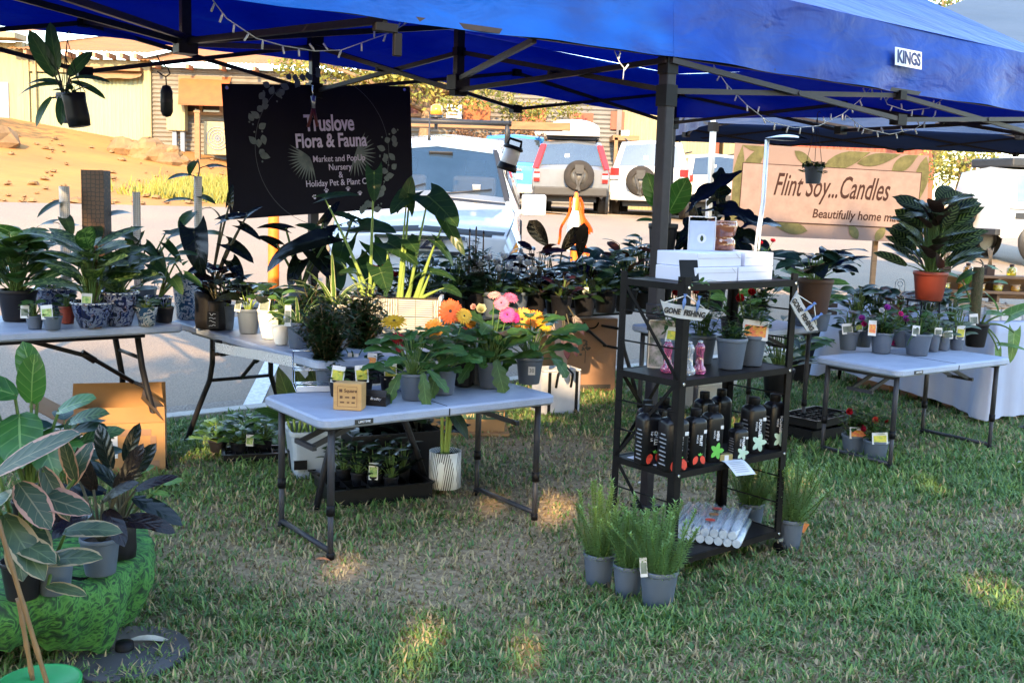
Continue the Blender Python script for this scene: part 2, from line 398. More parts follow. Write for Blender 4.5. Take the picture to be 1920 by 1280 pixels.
    me.polygons.add(2*n); st = np.empty(2*n, np.int32); st[0::2] = np.arange(n)*7; st[1::2] = np.arange(n)*7+4
    me.polygons.foreach_set('loop_start', st)
    u = rng.random(n); mi = np.where(u < 0.38, 0, np.where(u < 0.66, 1, np.where(u < 0.94, 2, 3)))
    mi = np.where(rng.random(n) < dry*0.8-0.04, 3+(rng.random(n) < 0.4), mi).astype(np.int32)
    me.polygons.foreach_set('material_index', np.repeat(mi, 2))
    for nm, c, tr in (('blade_green', (0.110, 0.195, 0.042), .3), ('blade_blue', (0.085, 0.185, 0.058), .3), ('blade_light', (0.185, 0.29, 0.075), .35), ('blade_straw', (0.42, 0.33, 0.17), .3), ('blade_brown', (0.25, 0.18, 0.10), .2)):
        me.materials.append(pm(nm, c, 0.55, trans=tr, scale=3, coords='Object'))
    me.update(calc_edges=True); me.validate()
    o = bpy.data.objects.new('grass', me); COL.objects.link(o); tag(o, 'short patchy green and straw lawn grass under the stall', 'grass', kind='stuff')
build_lawn()

# ================================================================ buildings beyond the road
def corr(mb, x0, x1, z0, z1, y, pitch=0.076, amp=0.012, vert=False, m=0, slope=0.0):
    """corrugated sheet facing -Y; slope raises the sheet's base to the right"""
    n = max(2, int(((x1-x0) if vert else (z1-z0))/pitch)*4)
    def fn(u, v):
        x = x0+(x1-x0)*u; z = z0+(z1-z0)*v
        a = amp*math.sin(2*math.pi*((x if vert else z)/pitch))
        return (x, y+a, z+slope*(x-x0))
    mb.grid(fn, n if vert else 1, 1 if vert else n, m)
def P2(px, py, Y): return at(px, py, Y)
cream = pm('cream_paint', (0.30, 0.25, 0.135), 0.8, col2=(0.22, 0.18, 0.10), scale=2.2, detail=9, stretch=(6, 6, 0.6))
weath = pm('weathered_tin', (0.30, 0.27, 0.14), 0.75, col2=(0.17, 0.22, 0.16), scale=1.6, detail=7, stretch=(5, 5, 0.7))
greytin = pm('grey_tin', (0.15, 0.128, 0.10), 0.6, col2=(0.105, 0.092, 0.078), scale=2.5, detail=8)
darktin = pm('dark_tin', (0.10, 0.095, 0.09), 0.5, col2=(0.075, 0.07, 0.068), scale=2)
rustroof = pm('rust_roof', (0.34, 0.13, 0.028), 0.8, col2=(0.26, 0.10, 0.024), scale=1.2)
orangep = pm('orange_blind', (0.30, 0.085, 0.022), 0.75, col2=(0.24, 0.068, 0.02), scale=4)
redp = pm('red_door_paint', (0.25, 0.045, 0.018), 0.6, col2=(0.20, 0.036, 0.016), scale=3)
wood = pm('old_timber', (0.24, 0.13, 0.06), 0.8, col2=(0.16, 0.085, 0.04), scale=6, stretch=(1, 8, 8))
greymet = pm('grey_metal', (0.14, 0.17, 0.22), 0.5)
whitep = pm('white_paint', (0.78, 0.77, 0.74), 0.5, col2=(0.70, 0.69, 0.66), scale=4)
def wall_block(mb, x0, x1, zt, y, depth, m=0, zb=0.5):
    mb.box(((x0+x1)/2, y+0.05+depth/2, (zb+zt)/2), (x1-x0, depth, zt-zb), m)
# cream lean-to with a grey roller door, at the left edge
YB = 31.0
t = thing('garage', 'cream garage with a grey ribbed roller door at the left edge', 'garage', (0, 0, 0))
p0, p1 = P2(-120, 246, YB), P2(47, 80, YB); mb = MB(); wall_block(mb, p0.x, p1.x, p1.z, YB, 6); mb.build('wall', cream, t)
d0, d1 = P2(-60, 240, YB), P2(15, 154, YB); mb = MB(); corr(mb, d0.x, d1.x, d0.z, d1.z, YB+0.02, 0.11, 0.014, True); mb.build('roller_door', greymet, t)
mb = MB(); mb.box((p1.x-0.12, YB-0.06, (p1.z+2.6)/2), (0.2, 0.16, p1.z-2.6)); mb.box(((p0.x+p1.x)/2, YB-0.25, p1.z+0.12), (p1.x-p0.x, 0.75, 0.16)); mb.build('frame', cream, t)
mb = MB(); e0 = p1.z+0.1
mb.poly([(p0.x, YB-0.6, e0+.12), (p1.x, YB-0.6, e0+.12), (p1.x, YB+6, e0+1.2), (p0.x, YB+6, e0+1.2)]); mb.build('roof', rustroof, t)
# pale tin shed with the weathered sliding door
t = thing('tin_shed', 'pale yellow tin shed with a wide weathered sliding door', 'shed', (0, 0, 0))
x0, x1 = P2(48, 200, YB).x, P2(281, 200, YB).x; zt = P2(160, 110, YB).z; zb = 2.3
mb = MB(); wall_block(mb, x0, x1, zt, YB+0.03, 7); corr(mb, x0, x1, zb, zt, YB+0.05, 0.15, 0.03, True); mb.build('wall', weath, t)
dz0, dz1 = P2(190, 256, YB).z, P2(190, 142, YB).z; dx0, dx1 = P2(60, 200, YB).x, P2(270, 200, YB).x
mb = MB(); corr(mb, dx0, dx1, dz0-0.15, dz1, YB-0.05, 0.12, 0.024, True); mb.build('door', weath, t)
q0, q1 = P2(172, 135, YB), P2(272, 135, YB)
mb = MB(); mb.box(((q0.x+q1.x)/2, YB-0.22, q0.z+0.07), (q1.x-q0.x, 0.35, 0.1))
mb.grid(lambda u, v: (q0.x+(q1.x-q0.x)*u, YB-0.2-0.14*v, q0.z+0.04-0.14*v-0.12*math.sin(u*math.pi)*(0.4+0.6*v)-0.03*math.sin(u*9)), 16, 3)
mb.build('awning', wood, t)
mb = MB()
for px in (53, 278): mb.box((P2(px, 200, YB).x, YB-0.03, (zb+zt)/2), (0.2, 0.2, zt-zb))
mb.box(((x0+x1)/2, YB-0.02, zt-0.22), (x1-x0, 0.12, 0.4)); mb.build('frame', cream, t)
for i in range(9):
    mb = MB(); xx = x0+0.3+i*(x1-x0-0.5)/8; mb.box((xx, YB-0.3, zt+0.05), (0.09, 0.6, 0.13)); mb.build('rafter', pm('rafter', (0.45, 0.22, 0.12), 0.8), t)
mb = MB(); corrx = lambda u, v: (x0-0.2+(x1-x0+0.4)*u, YB-0.65+7.5*v, zt+0.14+1.5*v+0.015*math.sin(u*(x1-x0)/0.12*6.28))
mb.grid(corrx, 140, 2); mb.build('roof', rustroof, t)
mb = MB(); mb.bar((x0+0.35, YB-0.12, zt), (x0+0.35, YB-0.12, zb+0.1), 0.09); mb.build('downpipe', cream, t)
# long corrugated workshop
t = thing('workshop', 'long grey corrugated workshop with orange window blinds', 'workshop', (0, 0, 0))
x0, x1 = P2(282, 200, YB).x, P2(962, 200, YB).x; zt = P2(380, 128, YB).z
mb = MB(); wall_block(mb, x0, x1, zt, YB+0.03, 9); corr(mb, x0, x1, 1.2, zt, YB, 0.125, 0.032); mb.build('wall', greytin, t)
mb = MB(); mb.box((x0-0.02, YB-0.02, (zt+1.5)/2), (0.16, 0.2, zt-1.5)); mb.build('corner_trim', cream, t)
mb = MB(); mb.grid(lambda u, v: (x0-0.2+(x1-x0+0.4)*u, YB-0.6+9*v, zt+0.1+1.9*v+0.015*math.sin(u*(x1-x0)/0.12*6.28)), 300, 2); mb.build('roof', rustroof, t)
for i in range(12):
    mb = MB(); mb.box((x0+0.3+i*0.95, YB-0.3, zt-0.02), (0.09, 0.5, 0.12)); mb.build('rafter', pm('rafter', (0.45, 0.22, 0.12), 0.8), t)
def window(t, px0, py0, px1, py1, Y, m_, name='window'):
    a, b = P2(px0, py1, Y), P2(px1, py0, Y); mb = MB(); w = 0.09
    for x in (a.x, (a.x+b.x)/2, b.x): mb.box((x, Y-0.05, (a.z+b.z)/2), (w, 0.12, b.z-a.z+w))
    for z in (a.z, b.z): mb.box(((a.x+b.x)/2, Y-0.055, z), (b.x-a.x, 0.12, w))
    o = mb.build(name, wood, t); mb = MB(); mb.box(((a.x+b.x)/2, Y-0.02, (a.z+b.z)/2), (b.x-a.x-0.05, 0.05, b.z-a.z-0.05)); mb.build('pane', m_, o); return o
darkglass = pm('dark_pane', (0.03, 0.03, 0.035), 0.08, spec=0.7)
window(t, 340, 148, 416, 212, YB, darkglass)
a, b = P2(337, 144, YB), P2(418, 199, YB-0.9)
mb = MB(); mb.grid(lambda u, v: (a.x+(b.x-a.x)*u+0.22*v*(1-u), YB-0.04-0.85*v, a.z+(b.z-a.z)*v-0.03*math.sin(v*3)), 8, 6); mb.grid(lambda u, v: (a.x+(b.x-a.x)*u+0.22*v*(1-u), YB-0.015-0.85*v, a.z+.03+(b.z-a.z)*v-0.03*math.sin(v*3)), 8, 6)
mb.build('awning', orangep, t)
for px0, py0, px1, py1 in ((868, 190, 920, 232), (832, 300, 860, 330)):
    a, b = P2(px0, py1, YB), P2(px1, py0, YB); mb = MB(); mb.box(((a.x+b.x)/2, YB-0.06, (a.z+b.z)/2), (b.x-a.x, 0.1, b.z-a.z)); mb.build('window_blind', orangep, t)
a, b = P2(837, 222, YB), P2(866, 198, YB); mb = MB(); mb.box(((a.x+b.x)/2, YB-0.06, (a.z+b.z)/2), (b.x-a.x, 0.06, b.z-a.z)); sgn = mb.build('sign_board', whitep, t)
mb = MB()
for i, (w, c) in enumerate(((0.8, 0), (0.6, 1), (0.7, 1))):
    mb.box(((a.x+b.x)/2-(0.05), YB-0.095, b.z-0.09-0.09*i), ((b.x-a.x)*w, 0.004, 0.04), c)
mb.build('sign_print', [pm('sign_blue', (0.1, 0.2, 0.5), 0.5), pm('sign_orange', (0.7, 0.3, 0.08), 0.5)], sgn)
window(t, 764, 186, 812, 216, YB, pm('maroon_pane', (0.12, 0.03, 0.03), 0.3))
# dark clad hall with red doors
t = thing('clad_hall', 'charcoal corrugated hall with tall red panels', 'hall', (0, 0, 0))
x0, x1 = P2(963, 200, YB).x, P2(1166, 200, YB).x; zt = P2(1000, 150, YB).z
mb = MB(); wall_block(mb, x0, x1, zt, YB+0.05, 9); corr(mb, x0, x1, 1.0, zt, YB-0.02, 0.13, 0.022); mb.build('wall', darktin, t)
mb = MB(); mb.box((x1-0.07, YB-0.06, (zt+1)/2), (0.14, 0.14, zt-1)); mb.build('corner_trim', darktin, t)
for px0, py0, px1, py1 in ((976, 203, 1024, 262), (1066, 213, 1112, 262), (1144, 210, 1171, 243)):
    a, b = P2(px0, py1, YB), P2(px1, py0, YB); mb = MB(); mb.box(((a.x+b.x)/2, YB-0.06, (a.z+b.z)/2), (b.x-a.x, 0.08, b.z-a.z)); mb.build('wall_panel', redp, t)
mb = MB(); mb.box(((x0+x1)/2, YB+4, zt+0.08), (x1-x0+0.3, 9.2, 0.12)); mb.build('roof', darktin, t)
# cream ribbed shed
t = thing('ribbed_shed', 'cream vertically ribbed shed behind the parked white wagon', 'shed', (0, 0, 0))
x0, x1 = P2(1168, 200, YB).x, P2(1342, 200, YB).x; zt = P2(1250, 170, YB).z
mb = MB(); wall_block(mb, x0, x1, zt, YB+0.04, 7); corr(mb, x0, x1, 1.0, zt, YB, 0.1, 0.02, True); mb.build('wall', cream, t)
a, b = P2(1146, 264, YB), P2(1166, 245, YB); mb = MB(); mb.box(((a.x+b.x)/2+.2, YB-0.08, (a.z+b.z)/2), (b.x-a.x, 0.1, b.z-a.z)); mb.build('sign_board', whitep, t)
mb = MB(); mb.box(((x0+x1)/2, YB+3.4, zt+0.08), (x1-x0+0.3, 7.4, 0.12)); mb.build('roof', greytin, t)
mb = MB(); a, b = P2(1142, 270, YB), P2(1190, 264, YB); mb.box(((a.x+b.x)/2, YB-0.6, b.z), (b.x-a.x, 1.1, 0.14)); mb.bar((a.x+.1, YB-1.1, b.z), (a.x+.1, YB-1.1, 1.2), .1); mb.build('porch', wood, t)
# red and cream container row at the right
YC = 34.0
for k, (px0, px1, py0, m_, lb) in enumerate(((1306, 1352, 236, redp, 'red ribbed container left of the candle banner'), (1352, 1400, 238, cream, 'cream ribbed container between two red containers'),
                                      (1400, 1760, 240, redp, 'long red container with white notices above the candle banner'))):
    a, b = P2(px0, 330, YC), P2(px1, py0, YC); mb = MB(); mb.box(((a.x+b.x)/2, YC+1.3, (1.1+b.z)/2), (b.x-a.x-0.04, 2.4, b.z-1.1)); corr(mb, a.x+.02, b.x-.02, 1.1, b.z, YC, 0.22, 0.025, True)
    o = thing('container', lb, 'container', (0, 0, 0), group='containers in a row'); mb.build('body', m_, o)
    if k == 2:
        for qx0, qx1 in ((1412, 1456), (1502, 1545), (1562, 1600)):
            a2, b2 = P2(qx0, 268, YC), P2(qx1, 243, YC); mb = MB(); mb.box(((a2.x+b2.x)/2, YC-0.05, (a2.z+b2.z)/2), (b2.x-a2.x, 0.04, b2.z-a2.z)); mb.build('notice', whitep, o)
# power box, air conditioner, posts beside the workshop
t = thing('power_box', 'cream electrical box on two posts against the corrugated wall', 'power box', (0, 0, 0))
a, b = P2(313, 245, YB-.5), P2(347, 177, YB-.5); mb = MB(); mb.box(((a.x+b.x)/2, YB-0.4, (a.z+b.z)/2), (b.x-a.x, 0.3, b.z-a.z)); mb.build('cabinet', cream, t, bevel=0.02)
mb = MB()
for px in (326, 341): q = P2(px, 245, YB-.5); mb.box((q.x, YB-0.4, (2.2+q.z)/2), (0.12, 0.12, q.z-2.2))
mb.build('post', greymet, t)
t = thing('air_conditioner', 'white air conditioner unit with a round fan grille beside the workshop wall', 'air conditioner', (0, 0, 0))
a, b = P2(388, 290, YB-1), P2(428, 229, YB-1); cx, cz = (a.x+b.x)/2, (a.z+b.z)/2
mb = MB(); mb.box((cx, YB-0.8, cz), (b.x-a.x+.2, 0.35, b.z-a.z)); mb.build('casing', cream, t, bevel=0.02)
mb = MB()
for r_ in (0.08, 0.16, 0.24, 0.32): mb.tube([(cx+r_*math.cos(q), YB-0.99, cz+r_*math.sin(q)) for q in lin(0, 6.283, 24)], 0.012, 5)
for i in range(12): mb.bar((cx, YB-0.985, cz), (cx+.33*math.cos(i*.5236), YB-0.985, cz+.33*math.sin(i*.5236)), 0.012)
mb.build('grille', greymet, t)
t = thing('fence_post', 'weathered rust brown timber post standing before the workshop', 'post', (0, 0, 0)); a = P2(371, 296, YB-1.5)
mb = MB(); mb.box((a.x, a.y, a.z+0.55), (0.14, 0.12, 1.35)); mb.build('post_shaft', wood, t)
mb = MB(); mb.box((a.x, a.y, a.z+1.26), (0.17, 0.15, 0.06)); mb.build('cap', wood, t)
# rock pile
rockm = pm('sandstone', (0.22, 0.13, 0.055), 0.9, col2=(0.14, 0.08, 0.035), scale=2.5, bump=1.0, bscale=9)
ROCKS = [(232, 268, .5), (250, 272, .42), (262, 284, .55), (281, 268, .5), (276, 290, .6), (300, 282, .55), (296, 300, .5), (318, 296, .6), (322, 280, .35), (338, 302, .4), (-6, 292, .7), (-8, 318, 0.5), (240, 290, .3)]
for i, (px, py, r_) in enumerate(ROCKS):
    p = at(px, py, 27.0 if px > 100 else 24.0); gz_ = ground_z(p.x, p.y)
    mb = MB(); k = random.Random(i)
    pr = [(0.001, -r_*.55)]+[(r_*.8*math.sin(math.pi*j/6)*k.uniform(.85, 1.1), -r_*.6*math.cos(math.pi*j/6)) for j in range(1, 6)]+[(0.001, r_*.55)]
    mb.lathe(pr, 9, smooth=False); mb.v = [(x*k.uniform(.8, 1.2), y*k.uniform(.8, 1.2), z*k.uniform(.85, 1.15)) for x, y, z in mb.v]
    o = mb.build('rock', rockm, loc=(p.x, p.y, max(gz_, p.z-r_*.3)), rz=k.uniform(0, 6))
    tag(o, 'rough tan boulder in the heap on the dirt bank by the shed' if px > 100 else 'large boulder cut by the left edge of the picture', 'rock', 'boulders on the dirt bank' if px > 100 else 'boulders at the left edge')

# ================================================================ trees
barkm = pm('bark', (0.22, 0.14, 0.08), 0.9, col2=(0.13, 0.085, 0.05), scale=9, bump=0.6)
def leafcards(mb, c, rad, n, size, k, nm=1, asp=0.45, hole=None, shell=0.35):
    c = Vector(c)
    for _ in range(n):
        while True:
            p = Vector((k.uniform(-1, 1), k.uniform(-1, 1), k.uniform(-1, 1))); l = p.length
            if shell < l < 1: break
        p = Vector((p.x*rad[0], p.y*rad[1], p.z*rad[2]))+c
        d = Vector((k.gauss(0, 1), k.gauss(0, 1), k.gauss(0, .7)-0.25)).normalized(); s_ = d.orthogonal().normalized()
        s_ = (Matrix.Rotation(k.uniform(0, 6.28), 3, d) @ s_); L = size*k.uniform(.6, 1.3)
        Q_ = [p, p+d*L*.5+s_*L*asp*.5, p+d*L, p+d*L*.5-s_*L*asp*.5]
        if hole and (any(hole(q) for q in Q_) or hole(p+d*L*.5)): continue
        mb.poly(Q_, k.randrange(nm))
def tree(label, base, top, crowns, lmats, n, size, seed, group=None, trunk_r=0.14, name='tree', hole=None, shell=0.35, asp=0.45):
    k = random.Random(seed); t = thing(name, label, 'tree' if name != 'bush' else 'bush', base, group=group); B = Vector(base)
    mb = MB(); tp = Vector(top)-B
    mb.tube([(0, 0, -0.2), tp*.35+Vector((k.uniform(-.1, .1), 0, 0)), tp*.7, tp], [trunk_r, trunk_r*.8, trunk_r*.65, trunk_r*.5], 8)
    for c, rad in crowns:
        c = Vector(c)-B
        for _ in range(3):
            q = c+Vector((k.uniform(-.5, .5)*rad[0], k.uniform(-.5, .5)*rad[1], k.uniform(-.2, .5)*rad[2]))
            s0 = tp*k.uniform(.55, 1.0); mb.tube([s0, s0.lerp(q, .5)+Vector((0, 0, .1)), q], [trunk_r*.45, trunk_r*.3, trunk_r*.12], 6)
    mb.build('trunk', barkm, t)
    mb = MB(); nt_ = sum(r[0]*r[1]*r[2] for _, r in crowns)
    for c, rad in crowns:
        m_ = max(8, int(n*rad[0]*rad[1]*rad[2]/nt_)); cl = max(3, m_//60)
        for _ in range(cl):
            while True:
                p = Vector((k.uniform(-1, 1), k.uniform(-1, 1), k.uniform(-1, 1)))
                if p.length < 1: break
            p = Vector((p.x*rad[0], p.y*rad[1], p.z*rad[2]))+Vector(c)-B; rr = size*k.uniform(2.2, 4.0)
            leafcards(mb, p, (rr, rr, rr*.65), m_//cl, size, k, len(lmats), asp, hole, 0.0)
    mb.build('crown', lmats, t); return t
lf_y = [pm('acacia_a', (0.26, 0.24, 0.04), .5, trans=.35, scale=2), pm('acacia_b', (0.17, 0.19, 0.04), .5, trans=.35, scale=2), pm('acacia_c', (0.33, 0.27, 0.06), .5, trans=.3, scale=2)]
lf_g = [pm('leafy_a', (0.08, 0.12, 0.03), .5, trans=.3, scale=2), pm('leafy_b', (0.12, 0.16, 0.04), .5, trans=.3, scale=2)]
lf_r = [pm('rusty_a', (0.26, 0.13, 0.07), .6, trans=.2, scale=2), pm('rusty_b', (0.17, 0.10, 0.05), .6, trans=.2, scale=2)]
def A3(px, py, Y): return tuple(at(px, py, Y))
tree('spreading acacia with yellow green foliage in front of the workshop roof', A3(797, 300, 28.5), A3(803, 165, 28.5),
     [(A3(640, 128, 28.5), (2.0, 1.2, .6)), (A3(730, 120, 28.5), (1.6, 1.2, .9)), (A3(830, 140, 28.0), (1.5, 1.1, .6)), (A3(905, 165, 28.0), (1.0, 1.0, .45)), (A3(860, 175, 27.5), (.8, .8, .3))], lf_y, 5200, 0.16, 3, trunk_r=.2)
tree('small pale green sapling against the charcoal hall', A3(985, 300, 29.5), A3(975, 212, 29.5), [(A3(975, 205, 29.5), (.55, .5, .35)), (A3(1000, 200, 29.5), (.4, .4, .3))], lf_y, 700, 0.13, 4, trunk_r=.06)
tree('sparse green sapling over the red wall panel', A3(1075, 300, 29.8), A3(1072, 215, 29.8), [(A3(1070, 205, 29.8), (.5, .4, .25))], lf_y, 260, 0.12, 14, trunk_r=.04)
tree('rusty brown shrub beside the red wall panel', A3(985, 300, 28.8), A3(985, 262, 28.8), [(A3(985, 262, 28.8), (.6, .5, .5)), (A3(1010, 268, 28.8), (.45, .4, .4))], lf_r, 1500, 0.12, 5, name='bush', trunk_r=.05)
tree('low orange brown shrub beyond the white work truck', A3(885, 300, 28.6), A3(885, 262, 28.6), [(A3(885, 262, 28.6), (.9, .5, .3))], lf_r, 800, 0.12, 6, name='bush', trunk_r=.05)
tree('bent tan tree with sparse yellow green leaves behind the white pole', A3(1798, 380, 26), A3(1812, 300, 26), [(A3(1810, 300, 26), (.9, .7, .4)), (A3(1780, 330, 26), (.5, .5, .5)), (A3(1840, 318, 26), (.5, .5, .4))], lf_y, 1500, 0.13, 7, trunk_r=.16)
tree('tall leafy tree rising above the pale marquee roof', A3(1760, 300, 30), A3(1750, 60, 30), [(A3(1748, 12, 30), (.9, .8, .5)), (A3(1790, -10, 30), (1.0, .8, .5)), (A3(1880, -40, 30), (1.6, 1.0, .8))], lf_g+lf_y[1:2], 1800, 0.14, 8, trunk_r=.15)
tm = pm('gum_trunk', (0.40, 0.24, 0.13), .9, col2=(.28, .16, .09), scale=5)
for i, (px, w_) in enumerate(((1742, .3), (1352, .16))):
    pass
# tall shade trees behind the viewer: they throw the dappled shade over stall and lawn
DAPPLE = [(G(px, py).x, G(px, py).y, rx, ry) for px, py, rx, ry in ((885, 1215, .15, .10), (990, 955, .12, .12), (870, 975, .04, .05), (1010, 800, .10, .12), (1700, 905, .10, .06), (1850, 1120, .08, .04), (1440, 900, .16, .1), (1320, 800, .1, .1), (1130, 1010, .05, .05), (640, 1050, .05, .04), (1620, 1090, .01, .01), (360, 830, .25, .2), (1080, 740, .2, .2))]
def qlimit(x):
    return (7.15 if -1.6 < x else 8.9) if x < -0.1 else (7.45+(x+0.15)*2.2 if x < 1.0 else (11.2 if x < 1.7 else 14.3))
def hole(base):  # crowns shaped for the light: leaves left out where sun should pass
    B = Vector(base)
    def fn(p):
        w = p+B; tt = w.z/(-SUN_T.z); g = w+SUN_T*tt
        if g.y > qlimit(g.x)+0.25*math.sin(g.x*7)+0.15*math.sin(g.x*17): return True
        for x, y, rx, ry in DAPPLE:
            if ((g.x-x)/(rx+.10))**2+((g.y-y)/(ry+.12))**2 < 1: return True
        return False
    return fn
for i, (bx, by, ht) in enumerate(((-6.5, -8.5, 9.5), (-1.0, -9.0, 9.8), (4.0, -8.2, 14.0), (9.3, -9.0, 14.6))):
    base = (bx, by, 0); cr = [((bx+dx, by+dy, ht*f), (3.1, 1.9, 1.0+ht*.125)) for dx, dy, f in ((0, 0, .82), (-1.7, .4, .62), (1.9, -.3, .66), (0.3, 0.2, .42), (-1.8, 0, .36), (2.0, 0.2, .36))]
    k = random.Random(40+i); t = thing('tree', ['broad dark shade tree at the far left of the row facing the stall', 'rounded shade tree second in the row facing the stall', 'tall shade tree third in the row facing the stall', 'tallest shade tree at the right of the row facing the stall'][i], 'tree', base, group='shade trees facing the stall')
    mb = MB(); mb.tube([(0, 0, -.2), (0.1, 0, 2), (0, .1, 4.5), (0.1, 0, ht*.8)], [.32, .26, .22, .08], 10); mb.build('trunk', barkm, t)
    mb = MB(); h_ = hole(base)
    for c, rad in cr: leafcards(mb, Vector(c)-Vector(base), rad, 2300, 0.42, k, 2, .6, h_, 0.0)
    mb.build('crown', lf_g, t)

mb = MB(); kk = random.Random(21)
for i in range(420):
    y = 2.6+kk.random()**1.3*5.5; x = (kk.random()-.5)*(y*1.05+.4); 
    if qof(x, y) > 6.4: continue
    a = kk.uniform(0, 6.28); L = kk.uniform(.015, .05); mb.leaf((x, y, kk.uniform(.012, .03)), (math.cos(a), math.sin(a), kk.uniform(-.1, .25)), (kk.uniform(-.3, .3), kk.uniform(-.3, .3), 1), L, L*kk.uniform(.12, .4), 'ovate', kk.uniform(0, .9), .2, 3, 0, kk.randrange(2), 0, 2)
tag(mb.build('leaf_litter', [pm('litter_tan', (.30, .21, .11), .9), pm('litter_brown', (.14, .085, .05), .9)]), 'scattered dry leaf and twig litter over the lawn', 'leaf litter', kind='stuff')
mb = MB()
for i in range(500):
    q = 17.4+kk.random()**1.5*12; s_ = kk.uniform(-6, 15); p = qs(q, s_); 
    if p.x > -2: continue
    r_ = kk.uniform(.02, .10)*(1.6 if kk.random() < .06 else 1); z = ground_z(p.x, p.y); b0 = len(mb.v); mb.lathe([(.001, -r_*.3), (r_, 0), (r_*.7, r_*.45), (.001, r_*.55)], 6, c=(p.x, p.y, z), smooth=False); mb.v[b0:] = [(x+kk.uniform(-.25, .25)*r_, y+kk.uniform(-.25, .25)*r_, zz+kk.uniform(-.15, .15)*r_) for x, y, zz in mb.v[b0:]]
tag(mb.build('bank_stones', rockm), 'loose stones scattered over the orange dirt bank', 'stones', kind='stuff')
mb = MB()
for i in range(2600):
    p = at(kk.gauss(385, 42), kk.uniform(318, 372), 21); x, y = p.x+kk.gauss(0, .3), 19+kk.random()*5.5; z = ground_z(x, y); a = kk.uniform(0, 6.28); h_ = kk.uniform(.08, .26); mb.poly([(x-.02, y, z-.02), (x+.02, y, z-.02), (x+.08*math.cos(a), y+.08*math.sin(a), z+h_)], kk.randrange(2))
tag(mb.build('bank_grass', [pm('bank_grass_a', (.19, .17, .02), .7), pm('bank_grass_b', (.13, .14, .025), .7)]), 'patch of yellow green grass on the bank left of the black banner', 'grass', kind='stuff')
tree('street tree at the far left throwing a shadow over the dirt bank', (-15.2, 20.5, 1.9), (-15.0, 20.5, 5.5), [((-15.0, 20.5, 6.2), (2.2, 1.6, 1.1)), ((-13.6, 20.3, 5.6), (1.3, 1.0, .7))], lf_g, 1500, .3, 31, trunk_r=.16)
# ================================================================ tents
def canopy_mat(name, c1, c2, trans, tcol, rough=0.38):
    m, nt, b = _nodes(name); L = nt.links; tc = nd(nt, 'ShaderNodeTexCoord')
    mp = nd(nt, 'ShaderNodeMapping'); mp.inputs['Rotation'].default_value = (0.2, 0.1, R(37)); mp.inputs['Scale'].default_value = (0.35, 1.8, 2.6); L.new(tc.outputs['Object'], mp.inputs[0])
    n = nd(nt, 'ShaderNodeTexNoise', i_Scale=2.0, i_Detail=6.0); L.new(mp.outputs[0], n.inputs['Vector'])
    r = ramp(nt, [(0.3, c1), (0.7, c2)]); L.new(n.outputs[0], r.inputs[0]); L.new(r.outputs[0], b.inputs['Base Color'])
    b.inputs['Roughness'].default_value = rough; b.inputs['Specular IOR Level'].default_value = 0.22
    n2 = nd(nt, 'ShaderNodeTexNoise', i_Scale=3.2, i_Detail=3.0, i_Distortion=0.5); L.new(mp.outputs[0], n2.inputs['Vector'])
    n3 = nd(nt, 'ShaderNodeTexNoise', i_Scale=9.0, i_Detail=3.0); L.new(tc.outputs['Object'], n3.inputs['Vector'])
    ad = nd(nt, 'ShaderNodeMath', operation='MULTIPLY_ADD'); ad.inputs[1].default_value = 0.3; L.new(n3.outputs[0], ad.inputs[0]); L.new(n2.outputs[0], ad.inputs[2])
    bp = nd(nt, 'ShaderNodeBump', i_Strength=0.30, i_Distance=0.05); L.new(ad.outputs[0], bp.inputs['Height']); L.new(bp.outputs[0], b.inputs['Normal'])
    tr = nd(nt, 'ShaderNodeBsdfTranslucent'); tr.inputs['Color'].default_value = c4(tcol); mx = nd(nt, 'ShaderNodeMixShader'); mx.inputs[0].default_value = trans
    L.new(b.outputs[0], mx.inputs[1]); L.new(tr.outputs[0], mx.inputs[2]); L.new(mx.outputs[0], nt.nodes['Material Output'].inputs['Surface'])
    return m
blue = canopy_mat('blue_polyester', (0.001, 0.065, 0.42), (0.001, 0.032, 0.24), 0.22, (0.0, 0.003, 0.20))
tentmet = pm('tent_tube', (0.022, 0.019, 0.024), 0.45, metal=0.2, col2=(0.016, 0.014, 0.018), scale=30, spec=.25)
blackpl = pm('black_plastic', (0.006, 0.006, 0.008), 0.5, spec=.15)
TE = Vector((0.80, 0.60, 0)); TG = Vector((-0.60, 0.80, 0))
F0 = Vector((0.70, 5.06, 0)); FR = Vector((3.72, 7.35, 0)); FL = Vector((-1.78, 3.42, 0))
B1 = Vector((-1.42, 7.35, 0)); B2 = Vector((1.36, 9.42, 0)); BL = Vector((-3.85, 5.55, 0))
def V(p, z): return Vector((p.x, p.y, z))
tent = thing('gazebo', 'bright blue pop up gazebo with dark frame sheltering the plant stall', 'gazebo', (0, 0, 0))
zb = {'FL': 2.19, 'F0': 2.205, 'FR': 2.20, 'B2': 2.29, 'B1': 2.42, 'BL': 2.42}      # lower edge of the valance
vh = 0.375
RA = (FL+BL)/2+TE*1.55; RB = (FR+B2)/2-TE*1.45          # ridge ends
RA = V(RA, 3.55); RB = V(RB, 3.55)
corn = [('FL', FL), ('F0', F0), ('FR', FR), ('B2', B2), ('B1', B1), ('BL', BL)]
def vtop(n, p): return V(p, zb[n]+vh)
def panel(mb, a, b, c, d, sag=0.05, nu=16, nv=10, wob=0.012):
    a, b, c, d = map(Vector, (a, b, c, d)); nrm = (b-a).cross(d-a).normalized(); k = rnd.random()*6
    def fn(u, v):
        p = a.lerp(b, u).lerp(d.lerp(c, u), v); e = math.sin(math.pi*u)*math.sin(math.pi*v)
        return p-Vector((0, 0, sag*e))+nrm*(wob*math.sin(9*u+5*v+k)*e+wob*.6*math.sin(21*v-7*u+k)*e)
    mb.grid(fn, nu, nv)
mb = MB()
